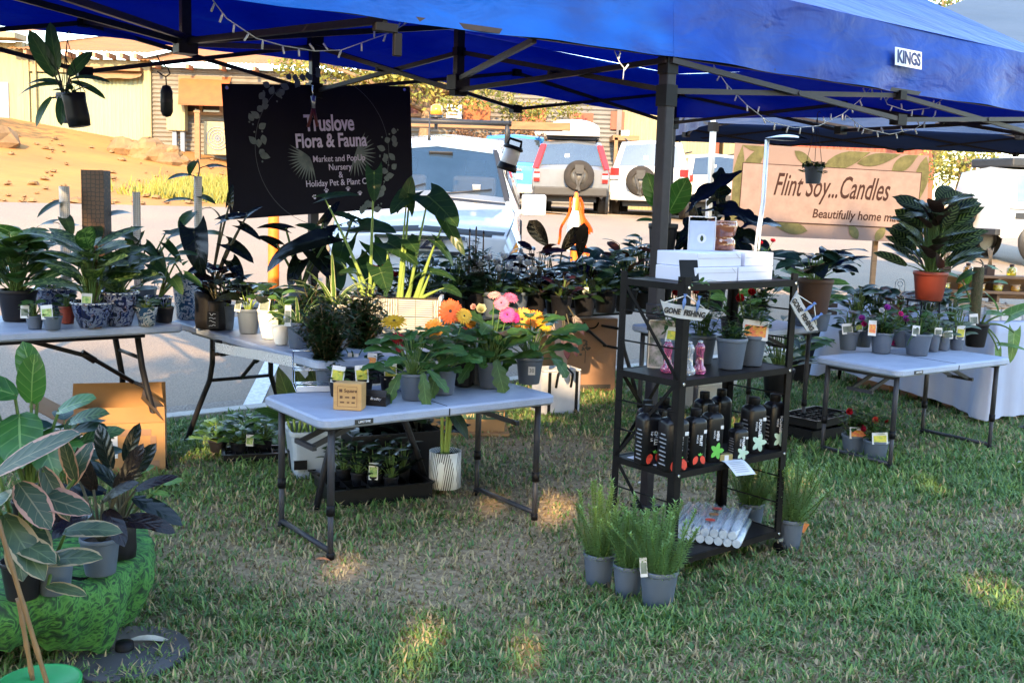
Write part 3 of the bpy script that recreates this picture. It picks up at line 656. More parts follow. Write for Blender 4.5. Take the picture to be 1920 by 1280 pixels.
fl, f0, fr, b2, b1, bl = [vtop(n, p) for n, p in corn]
panel(mb, fl, f0, (RA+RB)/2, RA); panel(mb, f0, fr, RB, (RA+RB)/2); panel(mb, fr, b2, RB, RB-Vector((0, 0, .001)), .05); panel(mb, b2, b1, (RA+RB)/2, RB); panel(mb, b1, bl, RA, (RA+RB)/2); panel(mb, bl, fl, RA, RA-Vector((0, 0, .001)))
mb.build('canopy_roof', blue, tent)
mb = MB()
def valance(mb, n0, p0, n1, p1, amp=0.02, sagb=0.0):
    a, b = vtop(n0, p0), vtop(n1, p1); out = (b-a).cross(Vector((0, 0, 1))).normalized(); k = rnd.random()*6
    def fn(u, v):
        p = a.lerp(b, u); h = vh*(1-v)
        return p-Vector((0, 0, vh*v-(sagb*math.sin(math.pi*u)*v)))+out*(0.03*v+min(1, math.sin(math.pi*u)*6)*(amp*v*math.sin(u*19+k)+amp*.6*math.sin(u*41+v*3+k)*v+amp*.5*math.sin(v*7+u*8)))
    mb.grid(fn, 40, 6)
for (n0, p0), (n1, p1) in zip(corn, corn[1:]+corn[:1]): valance(mb, n0, p0, n1, p1, sagb=-0.0)
mb.build('valance', blue, tent)
# legs with sleeve, slider and foot
def tent_leg(parent, p, ztop, zslide, w=0.05, w2=0.042, mat=None, zfoot=None, slim=False):
    mat = mat or tentmet; zf = ground_z(p.x, p.y) if zfoot is None else zfoot
    mb = MB(); mb.box((p.x, p.y, (0.9+ztop)/2), (w, w, ztop-0.9), rz=0.64); mb.box((p.x, p.y, (zf+0.95)/2), (w2, w2, 0.95-zf), rz=0.64)
    mb.box((p.x, p.y, 1.0), (w+.012, w+.012, 0.07), rz=0.64)
    o = mb.build('leg', mat, parent, bevel=0.006)
    mb = MB(); mb.box((p.x, p.y, zf+0.012), (0.11, 0.11, 0.02), rz=0.64); mb.build('foot_plate', mat, o)
    mb = MB(); mb.box((p.x, p.y, zslide), (w+(.012 if slim else .03), w+(.012 if slim else .03), 0.10), rz=0.64); mb.build('bracket', blackpl, o); mb = MB(); mb.box((p.x, p.y, ztop), (w+(.010 if slim else .035), w+(.010 if slim else .035), 0.08), rz=0.64); mb.build('bracket', blackpl, o)
    return o
tent_leg(tent, F0+Vector((0.0, 0.03, 0)), 2.17, 2.03, 0.060, 0.05, slim=True); tent_leg(tent, FL, 2.25, 1.97, 0.062, 0.05); tent_leg(tent, FR, 2.25, 1.98); tent_leg(tent, B2, 2.50, 2.24); tent_leg(tent, B1, 2.55, 2.22, .06, .05); tent_leg(tent, BL, 2.55, 2.2)
def scissor(name, p0, p1, z0, z1, parent=tent, n=2, mid_tube=False, w=0.026):
    """a run of n crossed pairs between two posts; z0, z1 = (low, high) at either end"""
    side = (p1-p0).cross(Vector((0, 0, 1))).normalized()*0.016
    def pt(i, hi): u = i/n; return V(p0.lerp(p1, u), (z0[1] if hi else z0[0])*(1-u)+(z1[1] if hi else z1[0])*u)
    for i in range(n):
        hi0 = (i % 2 == 0)
        mb = MB(); mb.bar(pt(i, hi0)+side, pt(i+1, not hi0)+side, 0.02, w); mb.build('strut', tentmet, parent)
        mb = MB(); mb.bar(pt(i, not hi0)-side, pt(i+1, hi0)-side, 0.02, w)
        mid = (pt(i, True)+pt(i, False)+pt(i+1, True)+pt(i+1, False))/4; mb.tube([mid-side*2, mid+side*2], 0.012, 8); mb.build('strut', tentmet, parent)
    for i in range(1, n):
        mb = MB(); mb.box(pt(i, False), (0.085, 0.06, 0.06), rz=0.64); mb.build('joint', blackpl, parent); mb = MB(); mb.box(pt(i, True), (0.06, 0.05, 0.05), rz=0.64)
        mb.build('joint', blackpl, parent)
FZ = (2.05, 2.19); BZ = (2.24, 2.50); CZ = (2.21, 2.52)
scissor('front', F0, FR, FZ, FZ); scissor('back', BL, B1, (2.18, 2.46), (2.22, 2.52)); scissor('back', B1, B2, (2.22, 2.52), BZ)
scissor('side', FR, B2, FZ, BZ); scissor('cross', B1, F0, (2.22, 2.52), FZ); scissor('side', BL, FL, (2.18, 2.46), FZ)
cen = (B1+F0)/2; cl = (FL+F0+B1+BL)/4+Vector((-.12, .1, 0)); cr_ = (F0+FR+B1+B2)/4
for c, z0 in ((cen, 2.18), (cl, 2.24)):
    mb = MB(); mb.box((c.x, c.y, (z0+3.4)/2), (0.05, 0.05, 3.4-z0), rz=.64); mb.box((c.x, c.y, z0), (.1, .1, .09), rz=.64); mb.build('centre_pole', tentmet, tent, bevel=.005)
for a, b in ((V(cl, 2.25), V((BL+FL)/2, 2.45)), (V(cl, 2.25), V(B1, 2.5)), (V(cl, 2.27), V((B1+BL)/2, 2.5)), (V(cl, 2.26), V(cen, 2.5)), (V(cl, 2.28), V(FL, 2.2)), (V(cl, 2.26), V((FL+F0)/2, 2.2))):
    mb = MB(); mb.bar(a, b, 0.024, 0.03); mb.build('strut', tentmet, tent)
mb = MB(); mb.bar(V(F0.lerp(FL, .26), 2.2), V((B1+F0)/2, 2.2), .02, .026); mb.build('strut', tentmet, tent)
q_ = V(FL.lerp(F0, .50), 2.17); mb = MB(); mb.box(q_, (.10, .03, .035), rz=.6); mb.box(q_+Vector((.045, .03, -.06)), (.035, .02, .09), rz=.6); mb.build('eave_bracket', blackpl, tent, bevel=.003)
mb = MB()
for p, q in ((FL, F0), (F0, FR)): mb.bar(V(p, 2.215), V(q, 2.215), 0.02, 0.022)
mb.build('eave_rail', tentmet, tent)
# name block on the front valance
white_ink = pm('white_ink', (0.75, 0.77, 0.82), 0.6, col2=(0.68, 0.7, 0.76), scale=6)
navy_ink = pm('navy_ink', (0.015, 0.03, 0.12), 0.6)
u = 0.492; base = vtop('F0', F0).lerp(vtop('FR', FR), u); out = TE.cross(Vector((0, 0, 1)))
fe = (vtop('FR', FR)-vtop('F0', F0)).normalized()
M = frameM(base-Vector((0, 0, vh*.50))+out*0.055, fe, Vector((0, 0, 1))+out*-0.08)
mb = MB(); mb.box((0, 0, 0), (0.265, 0.10, 0.003)); mb.xform(M); lg = mb.build('name_block', white_ink, tent)
text('KINGS', 0.098, navy_ink, tent, M @ Matrix.Translation((0, -0.002, 0.004)), bold=0.003, sx=0.83, name='lettering')

# pale marquee behind, over the candle stall
grey = canopy_mat('grey_blue_canvas', (0.065, 0.105, 0.18), (0.05, 0.085, 0.15), 0.25, (0.20, 0.18, 0.18), 0.5)
navyv = canopy_mat('navy_canvas', (0.02, 0.045, 0.13), (0.015, 0.035, 0.10), 0.06, (0.0, 0.01, 0.06), 0.4)
steel = pm('galvanised_tube', (0.42, 0.45, 0.50), 0.4, metal=0.7)
mq = thing('marquee', 'large pale grey blue marquee with navy border behind the blue gazebo', 'marquee', (0, 0, 0))
NL = Vector((2.16, 11.8, 0)); NR = Vector((9.2, 12.3, 0)); FLm = Vector((2.1, 15.2, 0)); FRm = Vector((9.0, 15.6, 0))
zt, zl = 2.72, 2.44
rA, rB = Vector((5.9, 13.6, 4.35)), Vector((7.6, 13.8, 4.35))
mb = MB(); panel(mb, V(NL, zt), V(NR, zt), rB, rA, .1); panel(mb, V(NR, zt), V(FRm, zt), rB, rB-Vector((0, 0, .001)), .1); panel(mb, V(FRm, zt), V(FLm, zt), rA, rB, .1); panel(mb, V(FLm, zt), V(NL, zt), rA, rA-Vector((0, 0, .001)), .1); mb.build('canopy_roof', grey, mq)
mb = MB()
for a, b in ((NL, NR), (NR, FRm), (FRm, FLm), (FLm, NL)):
    d = (b-a); out2 = d.cross(Vector((0, 0, 1))).normalized()
    mb.grid(lambda u, v: V(a.lerp(b, u), zt-(zt-zl)*v)+out2*(0.02+0.02*v*math.sin(u*25)), 30, 3)
mb.build('valance', navyv, mq)
mb = MB(); mb.grid(lambda u, v: V(NL.lerp(NR, u*.35), zt-0.02-0.09*v)-Vector((0, 0.05+.01*v, 0)), 12, 2); mb.build('lit_edge_strip', pm('lit_edge_white', (0.6, 0.62, 0.66), .5), mq)  # sunlit top of the valance painted in as a white strip
for p in (NL, NR, FLm, FRm): tent_leg(mq, p, 2.7, 2.4, 0.055, 0.045, steel)
for p, q in ((NL, FLm), (FLm, FRm), (NL, NR)): scissor('s', p, q, (2.42, 2.66), (2.42, 2.66), mq, 4 if (q-p).length > 5 else 2)
# ================================================================ folding tables
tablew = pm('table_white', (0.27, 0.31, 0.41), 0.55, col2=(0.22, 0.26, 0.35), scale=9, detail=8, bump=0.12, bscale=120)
tleg = pm('table_leg_grey', (0.035, 0.036, 0.045), 0.45, metal=0.1, col2=(0.03, 0.031, 0.038), scale=20, spec=.25)
tleg2 = pm('table_leg_dark', (0.010, 0.010, 0.014), 0.5, spec=.2)
def rrect(L, W, r, n=6):
    pts = []
    for cx, cy, a0 in ((L/2-r, W/2-r, 0), (-L/2+r, W/2-r, 90), (-L/2+r, -W/2+r, 180), (L/2-r, -W/2+r, 270)):
        for i in range(n+1):
            a = R(a0+90*i/n); pts.append((cx+r*math.cos(a), cy+r*math.sin(a)))
    return pts
def table_top(t, L, W, H):
    mb = MB(); o1 = rrect(L, W, .055); o2 = rrect(L-.02, W-.02, .05); n = len(o1)
    rings = [mb.add([(x, y, z) for x, y in o]) for o, z in ((o2, H), (o1, H-.008), (o1, H-.034), (o2, H-.044), (rrect(L-.06, W-.06, .04), H-.044), (rrect(L-.06, W-.06, .04), H-.02))]
    for a, b in zip(rings, rings[1:]):
        for i in range(n): mb.face((a+i, b+i, b+(i+1) % n, a+(i+1) % n), 0, None, False)
    mb.face([rings[0]+i for i in range(n)]); mb.face([rings[-1]+i for i in range(n)][::-1])
    o = mb.build('tabletop', tablew, t); return o
def fold_table(label, cx, cy, yaw, H=.61, L=1.22, W=.61, plate=None, group='white folding tables'):
    t = thing('folding_table', label, 'table', (cx, cy, 0), yaw, group); top = table_top(t, L, W, H)
    mb = MB(); mb.box((0, -W/2+.0005-.002, H-.022), (0.004, .004, .03)); mb.box((0, 0, H+.0005), (0.004, W-.04, .002)); mb.build('fold_seam', tleg2, top)
    lx, ly = 0.538, 0.245
    for sx in (-1, 1):
        for sy in (-1, 1):
            x = sx*lx; mb = MB(); mb.tube([(x, sy*ly, H-.045), (x, sy*ly, .2)], .0155, 10); mb.tube([(x, sy*ly, .22), (x, sy*ly, 0.0)], .0125, 10)
            mb.build('leg', tleg, t)
            mb = MB(); mb.tube([(x, sy*ly, .19), (x, sy*ly, .235)], .019, 10); mb.build('collar', blackpl, t)
            mb = MB(); mb.tube([(x, sy*ly, .0), (x, sy*ly, .03)], .017, 10); mb.build('foot_cap', blackpl, t)
        mb = MB(); mb.tube([(sx*lx, -ly, .035), (sx*lx, ly, .035)], .012, 8); mb.build('foot_bar', tleg, t)
        mb = MB(); mb.tube([(sx*lx, -ly, H-.06), (sx*lx, ly, H-.06)], .012, 8); mb.build('top_bar', tleg, t)
        mb = MB(); mb.bar((sx*lx, -.06, H-.17), (sx*.22, -.06, H-.05), .012, .022); mb.bar((sx*lx, .06, H-.17), (sx*.22, .06, H-.05), .012, .022); mb.bar((sx*lx, -.09, H-.17), (sx*lx, .09, H-.17), .02, .02); mb.build('brace', tleg, t)
        mb = MB()
    mb = MB(); mb.box((-.42, -W/2-.002, H-.022), (.085, .005, .022)); o = mb.build('maker_plate', pm('plate', (.03, .03, .03), .4), top, bevel=.002)
    text('LIFETIME', .013, white_ink, o, frameM((-.42, -W/2-.0055, H-.022), (1, 0, 0), (0, 0, 1)), sx=1.15)
    return t
def banquet_table(label, cx, cy, yaw, H=.74, L=1.83, W=.76, group='white folding tables'):
    t = thing('folding_table', label, 'table', (cx, cy, 0), yaw, group); table_top(t, L, W, H)
    for sx in (-1, 1):
        x0, x1 = sx*(L/2-.24), sx*(L/2-.10)
        for sy in (-1, 1):
            mb = MB(); mb.tube([(x0+sx*.04, sy*.20, H-.045), (x0+sx*.07, sy*.19, H-.25), (x0+sx*.09, sy*.20, H-.36), (x0+sx*.11, sy*.26, H-.52), (x1, sy*.33, 0.0)], .0165, 10); mb.build('leg', tleg2, t)
        mb = MB(); mb.tube([(x0+sx*.09, -.2, H-.36), (x0+sx*.09, .2, H-.36)], .011, 8); mb.build('cross_bar', tleg2, t)
        mb = MB(); mb.tube([(x0+sx*.07, -.19, H-.2), (x0+sx*.07, .19, H-.2)], .011, 8); mb.build('cross_bar', tleg2, t)
        mb = MB(); mb.tube([(x0+sx*.085, 0, H-.36), (x0-sx*.15, 0, H-.2), (sx*.12, 0, H-.06)], .012, 8); mb.tube([(x0-sx*.12, 0, H-.225), (x0-sx*.19, 0, H-.175)], .019, 8); mb.build('brace', tleg2, t)
    mb = MB(); mb.tube([(-L/2+.2, -W/2+.06, H-.055), (L/2-.2, -W/2+.06, H-.055)], .012, 8); mb.tube([(-L/2+.2, W/2-.06, H-.055), (L/2-.2, W/2-.06, H-.055)], .012, 8); mb.build('side_rail', tleg2, t)
    return t
YT = 0.638; _a, _b = G(348, 608, .80), G(0, 625, .80); T1d = (_a-_b).normalized(); T1yaw = math.atan2(T1d.y, T1d.x); T1c = _a-T1d*.915+Vector((-T1d.y, T1d.x, 0))*.38
front_t = fold_table('small white folding table in front with gerbera pots and a wooden box', -.445, 4.717, YT)
right_t = fold_table('small white folding table at the right with grey pots, flower pots under it', 2.56, 6.559, .623)
fold_table('white folding table behind the metal rack, mostly hidden by potted plants', 1.43, 6.88, .6435, H=.74)
banquet_table('long white folding table at the left edge with blue patterned pots', T1c.x, T1c.y, T1yaw, H=.80)
T2 = banquet_table('long white folding table with the sunlit tile planter, running behind the gerberas', -1.18, 5.73, -.889)
banquet_table('long white folding table at the back before the white work truck', .154, 7.85, .6435)
# bulldog style clips on the long table's edge
t = thing('table_clip', 'black plastic clip gripping the edge of the table by the black pots', 'clip', tuple(G(408, 636, .74)))
mb = MB(); mb.box((0, 0, -.03), (.05, .035, .05), rz=-.889); mb.build('jaw', blackpl, t, bevel=.004); mb = MB(); mb.box((.03, -.02, -.065), (.03, .03, .04), rz=-.889); mb.build('lever', blackpl, t, bevel=.004)
# leaf shadows painted on a white ribbon along the same edge
def fascia():
    a, b = G(405, 640, .735), G(558, 668, .735); mb = MB()
    d = (b-a).normalized(); n = Vector((d.y, -d.x, 0)); 
    mb.grid(lambda u, v: a.lerp(b, u)+n*(.006+.004*math.sin(u*9))-Vector((0, 0, .004+.05*v)), 20, 2)
    m, nt, bs = _nodes('leaf_shadow_fascia'); L = nt.links; uv = nd(nt, 'ShaderNodeUVMap', uv_map='UVMap'); mp = nd(nt, 'ShaderNodeMapping'); mp.inputs['Scale'].default_value = (26, 2, 1); mp.inputs['Rotation'].default_value = (0, 0, .5); L.new(uv.outputs[0], mp.inputs[0])
    w = nd(nt, 'ShaderNodeTexWave', i_Scale=1.0, i_Distortion=6.0, i_Detail=2.0); L.new(mp.outputs[0], w.inputs[0]); r = ramp(nt, [(0.5, (.7, .7, .7)), (0.55, (.06, .07, .09))]); L.new(w.outputs['Fac'], r.inputs[0]); L.new(r.outputs[0], bs.inputs['Base Color'])
    tag(mb.build('fascia', m), 'white ribbon with painted leaf shadows along the table edge', 'fascia')
fascia()
# ================================================================ black metal rack
rackm = pm('rack_black', (0.007, 0.0065, 0.007), 0.5, col2=(0.011, 0.010, 0.010), scale=14, spec=.08)
meshm = pm('rack_mesh', (0.012, 0.011, 0.013), 0.5, spec=.2)
chrome = pm('bolt_steel', (0.75, 0.75, 0.75), 0.25, metal=0.9)
RB0 = Vector((.658, 4.0, 0)); RY = .697; RW, RD = .727, .342
RE = Vector((math.cos(RY), math.sin(RY), 0)); RN = Vector((-math.sin(RY), math.cos(RY), 0))
SHZ = (0.105, 0.467, 0.834, 1.211)
rack = thing('metal_rack', 'black four tier metal rack on castors in the middle of the lawn', 'rack', tuple(RB0), RY)
for x in (0, RW):
    for y in (0, RD):
        sx, sy = (1 if x == 0 else -1), (1 if y == 0 else -1); mb = MB()
        mb.box((x+sx*.0015-sx*.002, y+sy*.017, .655), (.003, .036, 1.17)); mb.box((x+sx*.0175, y, .655), (.036, .003, 1.17)); o = mb.build('post', rackm, rack)
        mb = MB(); mb.tube([(x, y, .04), (x, y, .075)], .006, 8); mb.tube([(x-.011, y, .028), (x+.011, y, .028)], .027, 14); mb.build('castor', blackpl, o)
        mb = MB(); mb.box((x, y, .058), (.03, .012, .02)); mb.build('castor_fork', chrome, o)
        for z in SHZ:
            mb = MB(); mb.tube([(x+sx*.018, y-sy*.002, z-.012), (x+sx*.018, y-sy*.007, z-.012)], .006, 8); mb.build('bolt', chrome, o)
for k, z in enumerate(SHZ):
    mb = MB()
    for a, b in (((.003, .003), (RW-.003, .003)), ((RW-.003, .003), (RW-.003, RD-.003)), ((RW-.003, RD-.003), (.003, RD-.003)), ((.003, RD-.003), (.003, .003))):
        mb.bar((a[0], a[1], z-.012), (b[0], b[1], z-.012), .012, .026)
    o = mb.build('shelf', rackm, rack)
    mb = MB(); mb.box((RW/2, RD/2, z-.002), (RW-.02, RD-.02, .003)); mb.build('shelf_panel', meshm, o)
for x in (0.0, RW):                      # side ladder wires and one diagonal
    for z0, z1 in zip(SHZ, SHZ[1:]):
        for f in (.33, .66):
            mb = MB(); mb.tube([(x, .01, z0+(z1-z0)*f), (x, RD-.01, z0+(z1-z0)*f)], .0035, 6); mb.build('side_wire', rackm, rack)
for z0, z1, fl in ((SHZ[1], SHZ[2], 0), (SHZ[2], SHZ[3], 1), (SHZ[0], SHZ[1], 1)):
    mb = MB(); a, b = ((.0, .01), (.0, RD-.01))[::1 if fl else -1]
    mb.bar((a[0], a[1], z0), (b[0], b[1], z1), .004, .014); mb.build('brace', rackm, rack)
for z0, z1 in ((SHZ[1], SHZ[2]),):
    mb = MB(); mb.bar((.02, RD, z0), (RW*.45, RD, z1), .004, .016); mb.bar((RW*.45, RD, z0), (.02, RD+.005, z1), .004, .016); mb.build('back_brace', rackm, rack)
def onrack(u, v, k, dz=0.0): return RB0+RE*(u*RW)+RN*(v*RD)+Vector((0, 0, SHZ[k]+dz))

# ================================================================ candle table with its cloth
CP = Vector((3.55, 7.62, 0)); CA = Vector((-.38, .925, 0)).normalized(); CB = Vector((.925, .38, 0)).normalized()
CL, CW, CH = 1.83, .76, .74
clothm = pm('pale_cloth', (0.33, 0.36, 0.47), 0.85, col2=(0.29, 0.32, 0.43), scale=2.5)
cy = math.atan2(CA.y, CA.x); cc = CP+CA*CL/2+CB*CW/2
t = thing('candle_table', 'long trestle table hidden by a pale cloth at the right edge', 'table', tuple(cc), cy)
mb = MB(); mb.box((0, 0, CH-.025), (CL, CW, .04)); mb.build('tabletop', tablew, t)
for sx in (-1, 1):
    for sy in (-1, 1): mb = MB(); mb.tube([(sx*.8, sy*.3, CH-.05), (sx*.82, sy*.32, 0)], .016, 8); mb.build('leg', tleg2, t)
def skirt():
    mb = MB(); L2, W2 = CL/2+.006, CW/2+.006
    per = []
    for a, b, n in (((-L2, W2), (L2, W2), 60), ((L2, W2), (L2, -W2), 26), ((L2, -W2), (-L2, -W2), 60), ((-L2, -W2), (-L2, W2), 26)):
        for i in range(n): per.append((a[0]+(b[0]-a[0])*i/n, a[1]+(b[1]-a[1])*i/n))
    n = len(per); k = random.Random(3); rows = []
    for j in range(9):
        v = j/8; ring = []
        for i, (x, y) in enumerate(per):
            corner = math.exp(-((abs(x)-L2)**2+(abs(y)-W2)**2)/.012); ox = (1 if x > 0 else -1) if abs(abs(x)-L2) < 1e-6 else 0; oy = (1 if y > 0 else -1) if abs(abs(y)-W2) < 1e-6 else 0
            f = v*(.016*math.sin(i*.33)+.010*math.sin(i*.9+1.2)+.015*math.sin(i*.13+2))+v*.10*corner
            hem = .035+.10*(x+L2)/(2*L2)*(1-corner) if y > 0 else .03
            ring.append((x+ox*(.004+abs(f)), y+oy*(.004+f+.02*v), CH+.002-(CH-hem)*v))
        rows.append(mb.add(ring))
    for j in range(8):
        for i in range(n): mb.face((rows[j]+i, rows[j]+(i+1) % n, rows[j+1]+(i+1) % n, rows[j+1]+i), 0, None, True)
    mb.face([rows[0]+i for i in range(n)][::-1])
    o = mb.build('tablecloth', clothm); o.location = cc; o.rotation_euler.z = cy; tag(o, 'pale lilac grey cloth draped over the candle table', 'tablecloth')
skirt()
# ================================================================ boxes and tubs
card = pm('cardboard', (0.36, 0.22, 0.12), 0.85, col2=(0.31, 0.19, 0.10), scale=5)
carddk = pm('cardboard_dark', (0.22, 0.12, 0.075), 0.85, col2=(0.19, 0.105, 0.065), scale=5)
cardor = pm('cardboard_tan', (0.30, 0.155, 0.06), 0.85, col2=(0.25, 0.13, 0.052), scale=4)
paper = pm('paper_white', (0.48, 0.49, 0.53), 0.75, col2=(0.43, 0.44, 0.48), scale=6)
inkbk = pm('ink_black', (0.02, 0.02, 0.022), 0.6)
def hollow(mb, w, d, h, th=.006, m=0):
    mb.box((0, 0, th/2+.001), (w-.002, d-.002, th), m); mb.box((-w/2+th/2, 0, h/2), (th, d, h), m); mb.box((w/2-th/2, 0, h/2), (th, d, h), m)
    mb.box((0, -d/2+th/2, h/2), (w-2*th, th, h), m); mb.box((0, d/2-th/2, h/2), (w-2*th, th, h), m)
def flap(mb, p, along, outv, ang, L, m=0):
    o = Vector(outv)*math.cos(ang)+Vector((0, 0, math.sin(ang))); a = Vector(along); p = Vector(p); n = a.cross(o).normalized()*.004
    q = [p-a, p+a, p+a*.98+o*L, p-a*.98+o*L]; mb.poly(q, m); b = mb.add([x+n for x in q]); mb.face((b+3, b+2, b+1, b), m)
# open carton on the lawn, left
p = G(255, 884); t = thing('cardboard_box', 'open brown carton with raised flaps on the lawn under the left table', 'box', (p.x-.14, p.y+.12, 0), .30)
mb = MB(); hollow(mb, .50, .36, .27); mb.build('carton', cardor, t)
for pp, al, ou, an, L_ in (((0, .18, .27), (.25, 0, 0), (0, 1, 0), 1.2, .16), ((-.25, 0, .27), (0, .18, 0), (-1, 0, 0), .55, .2), ((.25, 0, .27), (0, .18, 0), (1, 0, 0), 2.3, .18), ((0, -.18, .27), (.25, 0, 0), (0, -1, 0), 2.7, .14)):
    mb = MB(); flap(mb, pp, al, ou, an, L_); mb.build('flap', cardor, t)
mb = MB(); mb.box((-.09, -.183, .15), (.20, .002, .13)); lb = mb.build('label', paper, t)
for i in range(5): _mb = MB(); _mb.box((-.09, -.1842, .195-.022*i), (.17-.02*(i % 3), .001, .007)); _mb.build('print', inkbk, lb)
mb = MB(); mb.box((.1, -.182, .22), (.16, .002, .035)); mb.box((.19, -.182, .17), (.03, .002, .06)); mb.box((.17, -.182, .05), (.1, .002, .03)); mb.build('print', carddk, t)
# dark box and tan sheet under the back table
p = G(1092, 735); t = thing('cardboard_box', 'tall dark brown carton with a bag handle under the back table', 'box', (p.x+.02, p.y+.17, 0), YT-.35)
mb = MB(); mb.box((0, 0, .30), (.42, .33, .60)); mb.build('carton', carddk, t, bevel=.004)
mb = MB(); mb.box((-.1, -.167, .31), (.02, .003, .02))
k = random.Random(4)
for i in range(16): a = k.uniform(0, 6.28); r_ = k.uniform(.01, .045); mb.box((-.06+r_*math.cos(a), -.1665, .38+r_*math.sin(a)*1.2), (.02, .002, .014), M=Matrix.Rotation(k.uniform(0, 3), 3, 'Y'))
mb.box((-.06, -.1665, .29), (.006, .002, .10)); mb.box((0, -.1665, .045), (.34, .002, .035)); mb.build('print', pm('dark_print', (.05, .04, .035), .7), t)
mb = MB(); mb.tube([(-.02+.06*math.cos(a), -.17, .57+.05*math.sin(a)) for a in lin(math.pi, 2*math.pi, 12)], .006, 6); mb.build('handle', blackpl, t)
p = G(1040, 722); t = thing('cardboard_box', 'pale tan folded carton standing behind the white cooler bag', 'box', (p.x, p.y+.25, 0), YT-.2)
mb = MB(); mb.box((0, 0, .28), (.34, .10, .56)); mb.build('carton', card, t, bevel=.003); mb = MB(); flap(mb, (0, -.05, .56), (.17, 0, 0), (0, -1, 0), -.9, .2); mb.build('flap', card, t)
# white cooler bag
p = G(1042, 778); t = thing('cooler_bag', 'pale cooler bag with black straps on the lawn behind the front table', 'bag', (p.x, p.y+.13, 0), YT-.2)
mb = MB(); mb.prism(rrect(.32, .22, .05), 0, .31); mb.build('bag_body', pm('cooler_fabric', (.36, .37, .43), .75, col2=(.31, .32, .38), scale=8), t, bevel=.012)
mb = MB(); mb.box((0, 0, .318), (.30, .2, .012)); mb.build('lid', paper, t, bevel=.004)
mb = MB()
mb.tube([(-.06, -.115, .2), (-.06, -.14, .3), (.0, -.13, .36), (.06, -.14, .3), (.06, -.115, .2)], .009, 6); mb.build('handle', blackpl, t)
mb = MB(); mb.box((.11, -.112, .16), (.022, .006, .3)); mb.box((-.11, -.112, .16), (.022, .006, .3)); mb.build('strap', blackpl, t)
# carton with writing
p = G(870, 815); t = thing('cardboard_box', 'orange tan carton printed with care words beneath the back tables', 'box', (p.x, p.y+.16, 0), .08)
mb = MB(); mb.box((0, 0, .125), (.50, .30, .21)); mb.box((0, -.02, .011), (.56, .38, .02)); mb.build('carton', cardor, t, bevel=.003)
mb = MB(); mb.box((.02, -.1515, .13), (.44, .002, .055)); pr = mb.build('printed_band', pm('green_print', (.03, .08, .045), .7), t)
text('HANDLE WITH CARE', .047, pm('tan_letter', (.5, .32, .17), .7), pr, frameM((.02, -.1535, .13), (1, 0, 0), (0, 0, 1)), sx=.95)
# storage tubs
def tub(label, px, py, w, d, h, yaw, m_, lid=None, name='storage_tub'):
    p = G(px, py); t = thing(name, label, 'tub', (p.x, p.y+d*.5, 0), yaw)
    mb = MB(); o0 = rrect(w*.86, d*.84, .03, 4); o1 = rrect(w, d, .04, 4); n = len(o0); i0 = rrect(w*.84, d*.82, .03, 4); i1 = rrect(w*.975, d*.965, .04, 4); fl = rrect(w*1.06, d*1.07, .045, 4)
    rg = [mb.add([(x, y, z) for x, y in o]) for o, z in ((o0, .002), (o1, h-.02), (fl, h-.018), (fl, h), (i1, h), (i0, .008))]
    for a, b in zip(rg, rg[1:]):
        for i in range(n): mb.face((a+i, a+(i+1) % n, b+(i+1) % n, b+i))
    mb.face([rg[0]+i for i in range(n)][::-1]); mb.face([rg[-1]+i for i in range(n)]); mb.build('tub_body', m_, t)
    if lid: mb = MB(); mb.prism(rrect(w*1.07, d*1.08, .045, 4), h+.001, h+.022); mb.build('lid', lid, t, bevel=.005)
    mb = MB(); mb.box((w*.12, -d*.48-.004, h*.45), (.03, .006, .03)); mb.box((-w*.36, -d*.475-.004, h*.32), (.07, .004, .05)); mb.build('sticker', blackpl, t)
    return t
clearp = pm('clear_tub', (.30, .34, .40), .35, col2=(.26, .30, .35), scale=3)
tub('translucent storage tub of tall leafy stems under the front table', 592, 898, .36, .28, .26, .35, clearp)
tub('pale lidded tub on the lawn seen through the rack', 1322, 772, .42, .30, .20, .62, pm('grey_tub', (.36, .35, .36), .5), lid=pm('grey_lid', (.42, .42, .43), .5))
trayp = pm('tray_black', (0.008, 0.008, 0.010), 0.4, spec=.2)
def tray(label, px, py, w, d, yaw, h=.07, nx=5, ny=3, cells=True, group=None, dy=0):
    p = G(px, py); t = thing('nursery_tray', label, 'tray', (p.x, p.y+d*.5+dy, 0), yaw, group); mb = MB(); hollow(mb, w, d, h, .005)
    mb.bar((-w/2, -d/2, h), (w/2, -d/2, h), .018, .006); mb.bar((-w/2, d/2, h), (w/2, d/2, h), .018, .006); mb.bar((-w/2, -d/2, h), (-w/2, d/2, h), .018, .006); mb.bar((w/2, -d/2, h), (w/2, d/2, h), .018, .006)
    for i in range(1, nx): mb.box((-w/2+w*i/nx, 0, h*.5), (.004, d-.02, h*.8))
    for i in range(1, ny): mb.box((0, -d/2+d*i/ny, h*.45), (w-.02, .004, h*.75))
    mb.build('tray_body', trayp, t)
    return t
tray('black nursery tray of dark seedling pots under the front table', 690, 945, .52, .34, .45, h=.085)
tray('empty black nursery tray flat on the lawn under the front table', 650, 925, .40, .28, .8, h=.05, dy=.15)
tray('black tray of low green seedlings on the lawn left of the tub', 468, 868, .34, .2, .3, h=.05)
tray('stack of black nursery trays on the lawn left of the right table', 1545, 828, .52, .32, .62, h=.09, nx=7, ny=5)
tray('upper black nursery tray set askew on the stack beside the right table', 1540, 825, .48, .30, .75, h=.05, nx=7, ny=5).location.z = .1
t = thing('black_crate', 'black crate with a white plate behind the front table legs', 'crate', (-.66, 5.55, 0), .45)
mb = MB(); hollow(mb, .5, .32, .27, .008); mb.build('crate_body', trayp, t); mb = MB(); mb.box((.02, -.163, .2), (.09, .004, .025)); mb.build('plate', pm('plate', (.03, .03, .03), .4), t)
